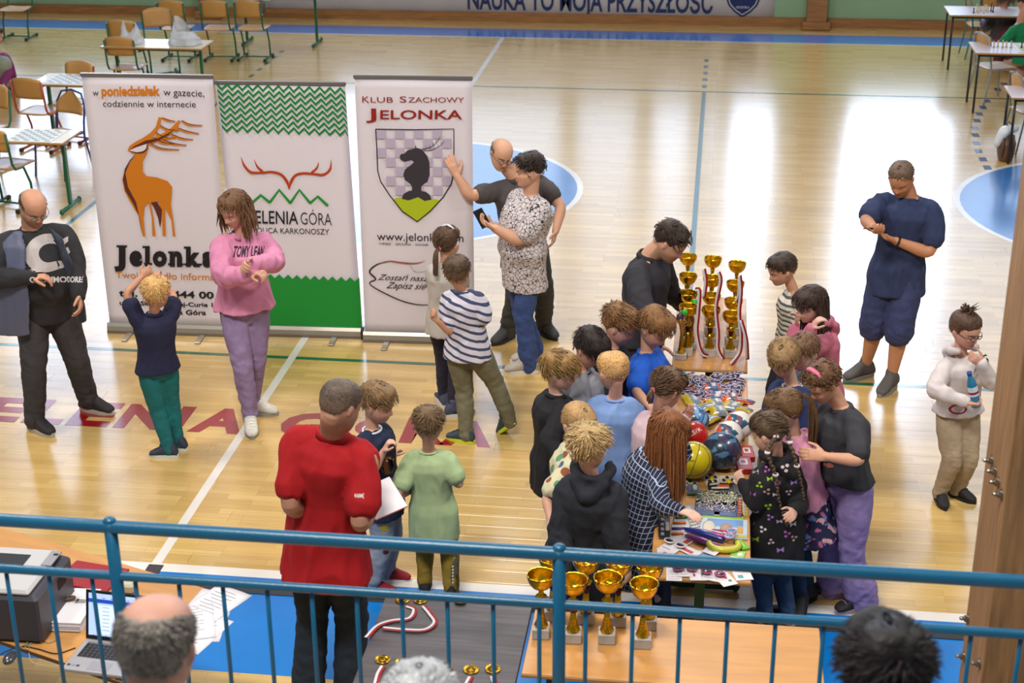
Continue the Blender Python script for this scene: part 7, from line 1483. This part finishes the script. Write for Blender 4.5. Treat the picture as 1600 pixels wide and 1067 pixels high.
chest_print(M_BEAR, 'BEARS', 600, 620, 748, 754, '#b9b4b0', bold=.03, dirv=CAMD)
el = lambda cx_, cy_, a, b, n=16: [(cx_+a*math.cos(t), cy_+b*math.sin(t)) for t in np.linspace(0, 2*pi, n, endpoint=False)]
poly_print(M_BEAR, [el(605, 728, 10, 15), el(599, 713, 3.5, 4)], '#7a4a26', 'bear_print', dirv=CAMD); poly_print(M_BEAR, [el(609, 720, 2, 2.5), el(603, 721, 2, 2.5)], '#cfc6c0', 'bear_eyes', dirv=CAMD); o = None
poly_print(M_BUN, [el(1498, 640, 15, 8)], '#a02432', 'ring_print', dirv=CAMD); r__ = poly_print(M_BUN, [el(1498, 640, 11, 5.5)], '#cfc4c6', 'ring_print', dirv=CAMD)
for v in r__.data.vertices: v.co += Vector(M_BUN['Fc'])*.0015
poly_print(M_BUN, [[(1533, 557), (1540, 553), (1543, 556), (1536, 561)], [(1536, 564), (1543, 559), (1545, 563), (1538, 569)]], '#1f6a4a', 'green_patch', dirv=CAMD)
# hoodie with small coloured prints: generic flowers, bows and leaves
rr_ = random.Random(8); cols = ['#b8a8b8', '#a85aa8', '#8aa82c', '#c9b8b8', '#9a7ac0', '#b89a94', '#c9c4cc']
spots_ = [(1180, 736), (1198, 732), (1202, 745), (1226, 728), (1240, 752), (1198, 765), (1211, 770), (1232, 768), (1176, 770), (1200, 790), (1180, 800), (1203, 808), (1226, 800), (1192, 828), (1218, 815), (1230, 836), (1180, 845), (1205, 848), (1220, 862), (1242, 845), (1240, 822), (1172, 822), (1214, 752), (1186, 755)]
for k, (x, y) in enumerate(spots_):
    s = rr_.uniform(4.4, 6.2); t = rr_.uniform(0, 6.28)
    P_ = [el(x+s*.75*math.cos(t+j*2.1), y+s*.75*math.sin(t+j*2.1), s*.5, s*.42, 9) for j in range(3)] if k % 2 else [[(x-s, y-s*.6), (x, y-s*.1), (x+s, y-s*.8), (x+s*.9, y+s*.7), (x, y+s*.15), (x-s*.8, y+s*.8)]]
    try: poly_print(M_BRAID, P_, cols[k % 7], 'small_print', dirv=CAMD)
    except Exception: pass
# bright band on the mustard trousers, patches on grey ones
try:
    poly_print(M_GREEN, [[(700, 884), (705, 884), (704, 914), (699, 914)]], '#1c1c20', 'stripe_print', 'pants', CAMD); poly_print(M_GREEN, [[(696, 886+5*i), (699, 885+5*i), (699, 888+5*i), (696, 889+5*i)] for i in range(6)]+[[(706, 884+5*i), (709, 883+5*i), (709, 886+5*i), (706, 887+5*i)] for i in range(6)], '#b9b49a', 'side_print', 'pants', CAMD)
    poly_print(M_BEAR, [el(595, 829, 6, 6)], '#a8962a', 'patch', 'pants', CAMD); poly_print(M_BEAR, [el(594, 870, 4, 5)], '#6a2a2c', 'patch', 'pants', CAMD)
    poly_print(M_LILAC, [el(1299, 712, 5, 9), el(1295, 728, 8, 4)], '#b06a5a', 'front_print', dirv=CAMD)
except Exception as e: DIAG.append(e)
# phones, bottle, pad, watch
def slab(name, label, cat, c, x, y, nrm, sz, col, screen=None):
    z = unit(nrm); x = unit(np.asarray(x)-z*np.dot(x, z)); M = frame_mat(c, x, np.cross(z, x), z); root = empty(name, tuple(c), label, cat); g = G(); g.bbox((0, 0, 0), sz, min(sz[2]*.4, .004), M=M); b = g.obj('case', mat('case_'+col, col, .3), root)
    if screen: g = G(); g.box((0, 0, sz[2]/2+.0003), (sz[0]*.9, sz[1]*.92, .0006), M=M); g.obj('screen', mat('scr_'+screen, screen, .12, coat=.6), root)
    return root, M
I = M_FLO; c = pplane(753, 341, (I['WR']+I['WL'])/2-HF*.02, HF); slab('phone', 'black phone in the hands of the woman in the patterned blouse', 'phone', c, HR*.8+UZ*.5, 0, -HF*.7+HR*.1+UZ*.5, (.075, .15, .009), '#1c1a1e', '#0c0c10')
I = M_SHORTS; c = pplane(1366, 357, (I['WR']*.5+I['WL']*.5)-HF*.13+UZ*.02, HF); slab('phone', 'black phone held by the man in the blue shorts', 'phone', c, HR, 0, HF*.35+UZ*.9, (.145, .072, .009), '#1c1a1e', '#0c0c10')
g = G(); W = I['WL']; D = unit(I['EL']-W); x = unit(np.cross(D, UZ)); y = np.cross(D, x); g.tube([W+D*.02+x*.034*math.cos(a)+y*.032*math.sin(a) for a in np.linspace(0, 2*pi, 17)], .008, 6); wt = g.obj('wristwatch', mat('watch_black', '#16161a', .4), I['root'], True)
I = M_BUN; p0, p1 = pplane(1514, 580, I['WR']*.5+I['WL']*.5-HF*.03, HF), pplane(1526, 636, I['WR']*.5+I['WL']*.5-HF*.03, HF); ax = unit(p0-p1); x = unit(np.cross(ax, HF)); M = frame_mat(p1, x, np.cross(ax, x), ax); Lb = np.linalg.norm(p0-p1)
root = empty('water_bottle', tuple(p1), 'clear blue plastic water bottle held by the boy in the white hoodie', 'bottle'); g = G(); g.lathe([(.018, 0), (.029, .008), (.030, .06), (.027, .07), (.030, .08), (.030, Lb*.62), (.026, Lb*.70), (.013, Lb*.86), (.013, Lb*.9)], 24, M=M); g.obj('bottle_body', mat('blue_pet', '#3f9fd0', .08, trans=.55, ior=1.2, coat=.4), root, True)
g = G(); g.lathe([(.0305, .085), (.0305, Lb*.60)], 24, M=M, cap=False); lb = g.obj('bottle_label', mat('label_white', '#c9d4e0', .5), root, True); g = G(); g.lathe([(.031, .10), (.031, .115)], 24, M=M, cap=False); g.obj('label_stripe', mat('label_red', '#8a2438', .5), lb, True); g = G(); g.lathe([(.0155, Lb*.9), (.0155, Lb*.98), (.001, Lb*.985)], 18, M=M); g.obj('cap', mat('cap_blue', '#1c4aa0', .4), root, True)
I = M_RED; c = pplane(598, 779, I['WR'], HF); root, M = slab('paper_pad', 'white paper pad with a red edge held by the man in the red polo', 'paper', c, HR*.9+HF*.4+UZ*.12, 0, UZ+HR*-.15-HF*.3, (.17, .24, .006), '#9a3a44'); g = G(); g.box((0, 0, .004), (.165, .235, .002), M=M); g.obj('top_sheet', WHP, root)
# open jacket of the man at the left: a hanging front panel on each side
I = M_COMM; Fc, Rc, U_, P_, N_ = I['Fc'], I['Rc'], I['U'], I['P'], I['N']; JK = mat('jacket_navy', '#262a3c', .6, noise=.05, sheen=.2); LN = mat('jacket_lining', '#565a72', .5)
for s, wd in ((1, .13), (-1, .035)):
    g = G(); C_ = []; rx = []
    for t, o_, f_ in ((1.0, .10, .09), (.85, .16, .14), (.6, .19, .19), (.3, .22, .20), (0, .235, .19), (-.35, .25, .16)):
        if s < 0: o_ = o_*.80+.02
        C_.append(N_*t+P_*(1-t)+Rc*s*o_+Fc*f_*.95 if t > 0 else P_-UZ*I['L']*abs(t)*.9+Rc*s*o_+Fc*f_*.95); rx.append(wd*(.35 if t > .9 else 1)*(.8 if t > .5 else 1))
    g.loft(C_, unit(Rc*.85-Fc*.5*s), unit(Fc*.85+Rc*.5*s), rx, .020, 14); me = remesh(g, .010, 3); V = getco(me); Nn = getno(me); setco(me, V+Nn*(fnoise(V*[1, 1, .3], 6, 3, 2)*.006)[:, None]); o = link_mesh(me, 'jacket_panel', LN if s > 0 else JK, I['root'], True)
# far away people
def mini(label, face, pel, neck, head, base, Ht, cloth, pants, hair_, seat, male=True, armR=None, armL=None, kid=False):
    return person(label, Ht, face, pelvis=pel, neck=neck, head=head, base=base, legs=seat is None, feet=seat, male=male, kid=kid, skin='#c08a6c', hairst=hair_, shirt=cloth, pants=pants, shoes=sneak('#1c1c22') if seat else None, armR=armR, armL=armL)
mini('person in a purple top kneeling at the left edge of the frame', 60, (-2, 136), (-4, 82), (-6, 55, 0, 60, 20, 0), (-2, 150), 1.6, dict(c='#7a2a5e', sleeve=1., fit=1.2, hem=.03), None, dict(c='#3a2a22', len=.15), None, False, armR=[(14, 112, .8), (4, 130, .6)])
g = G(); b_ = px(6, 150); g.limb([b_+[-.3, .05, .42], b_+[.10, -.1, .44]], [.15, .10], 14); g.limb([b_+[.10, -.1, .44], b_+[.02, .0, .1]], [.11, .07], 14); g.limb([b_+[-.28, .1, .5], b_+[-.35, .1, .08]], [.12, .09], 12); me = remesh(g, .02, 4); PRS = bpy.data.objects['person.032']; link_mesh(me, 'trousers', mat('olive_cloth', '#8c9080', .8), PRS, True)
g = G(); q = px(16, 140); g.limb([q+[-.02, 0, .08], q+[.04, -.14, .06]], [.05, .045], 12); g.obj('shoe', mat('shoe_#1c1c22'), PRS, True)
mini('seated woman with long brown hair in a grey top, in the top right corner', 175, (1566, 62), (1568, 14), (1572, -14, 0, 175, 10, 0), (1566, 96), 1.62, dict(c='#4e4c54', sleeve=1., fit=1.15, hem=.0), None, dict(c='#5a4232', style='long', len=.2, fall=1.0, strands=80, **{'from': 1.4}), None, False, armR=[(1590, 50, .3), (1598, 40, -1)], armL=[(1542, 44, .4), (1536, 36, -1)])
mini('person in a green sweater with a dark strap leaning over the chess mat', -150, (1604, 92), (1594, 34), (1600, 4, 0, -150, 25, 0), (1604, 120), 1.62, dict(c='#0d7a4a', sleeve=1., fit=1.2, hem=.05), None, dict(c='#2c2420', len=.12), None, True, armL=[(1572, 62, .3), (1561, 72, -.4)])
g = G(); b_ = px(1558, 106); g.limb([b_+[.45, .25, .50], b_+[.02, -.02, .47], b_+[.0, .0, .10]], [.12, .095, .07], 14); g.limb([b_+[.5, .1, .50], b_+[.18, -.10, .47], b_+[.16, -.08, .10]], [.12, .095, .07], 14); me = remesh(g, .02, 4); link_mesh(me, 'trousers', mat('maroon_cloth', '#5a2430', .8), bpy.data.objects['person.034'], True)
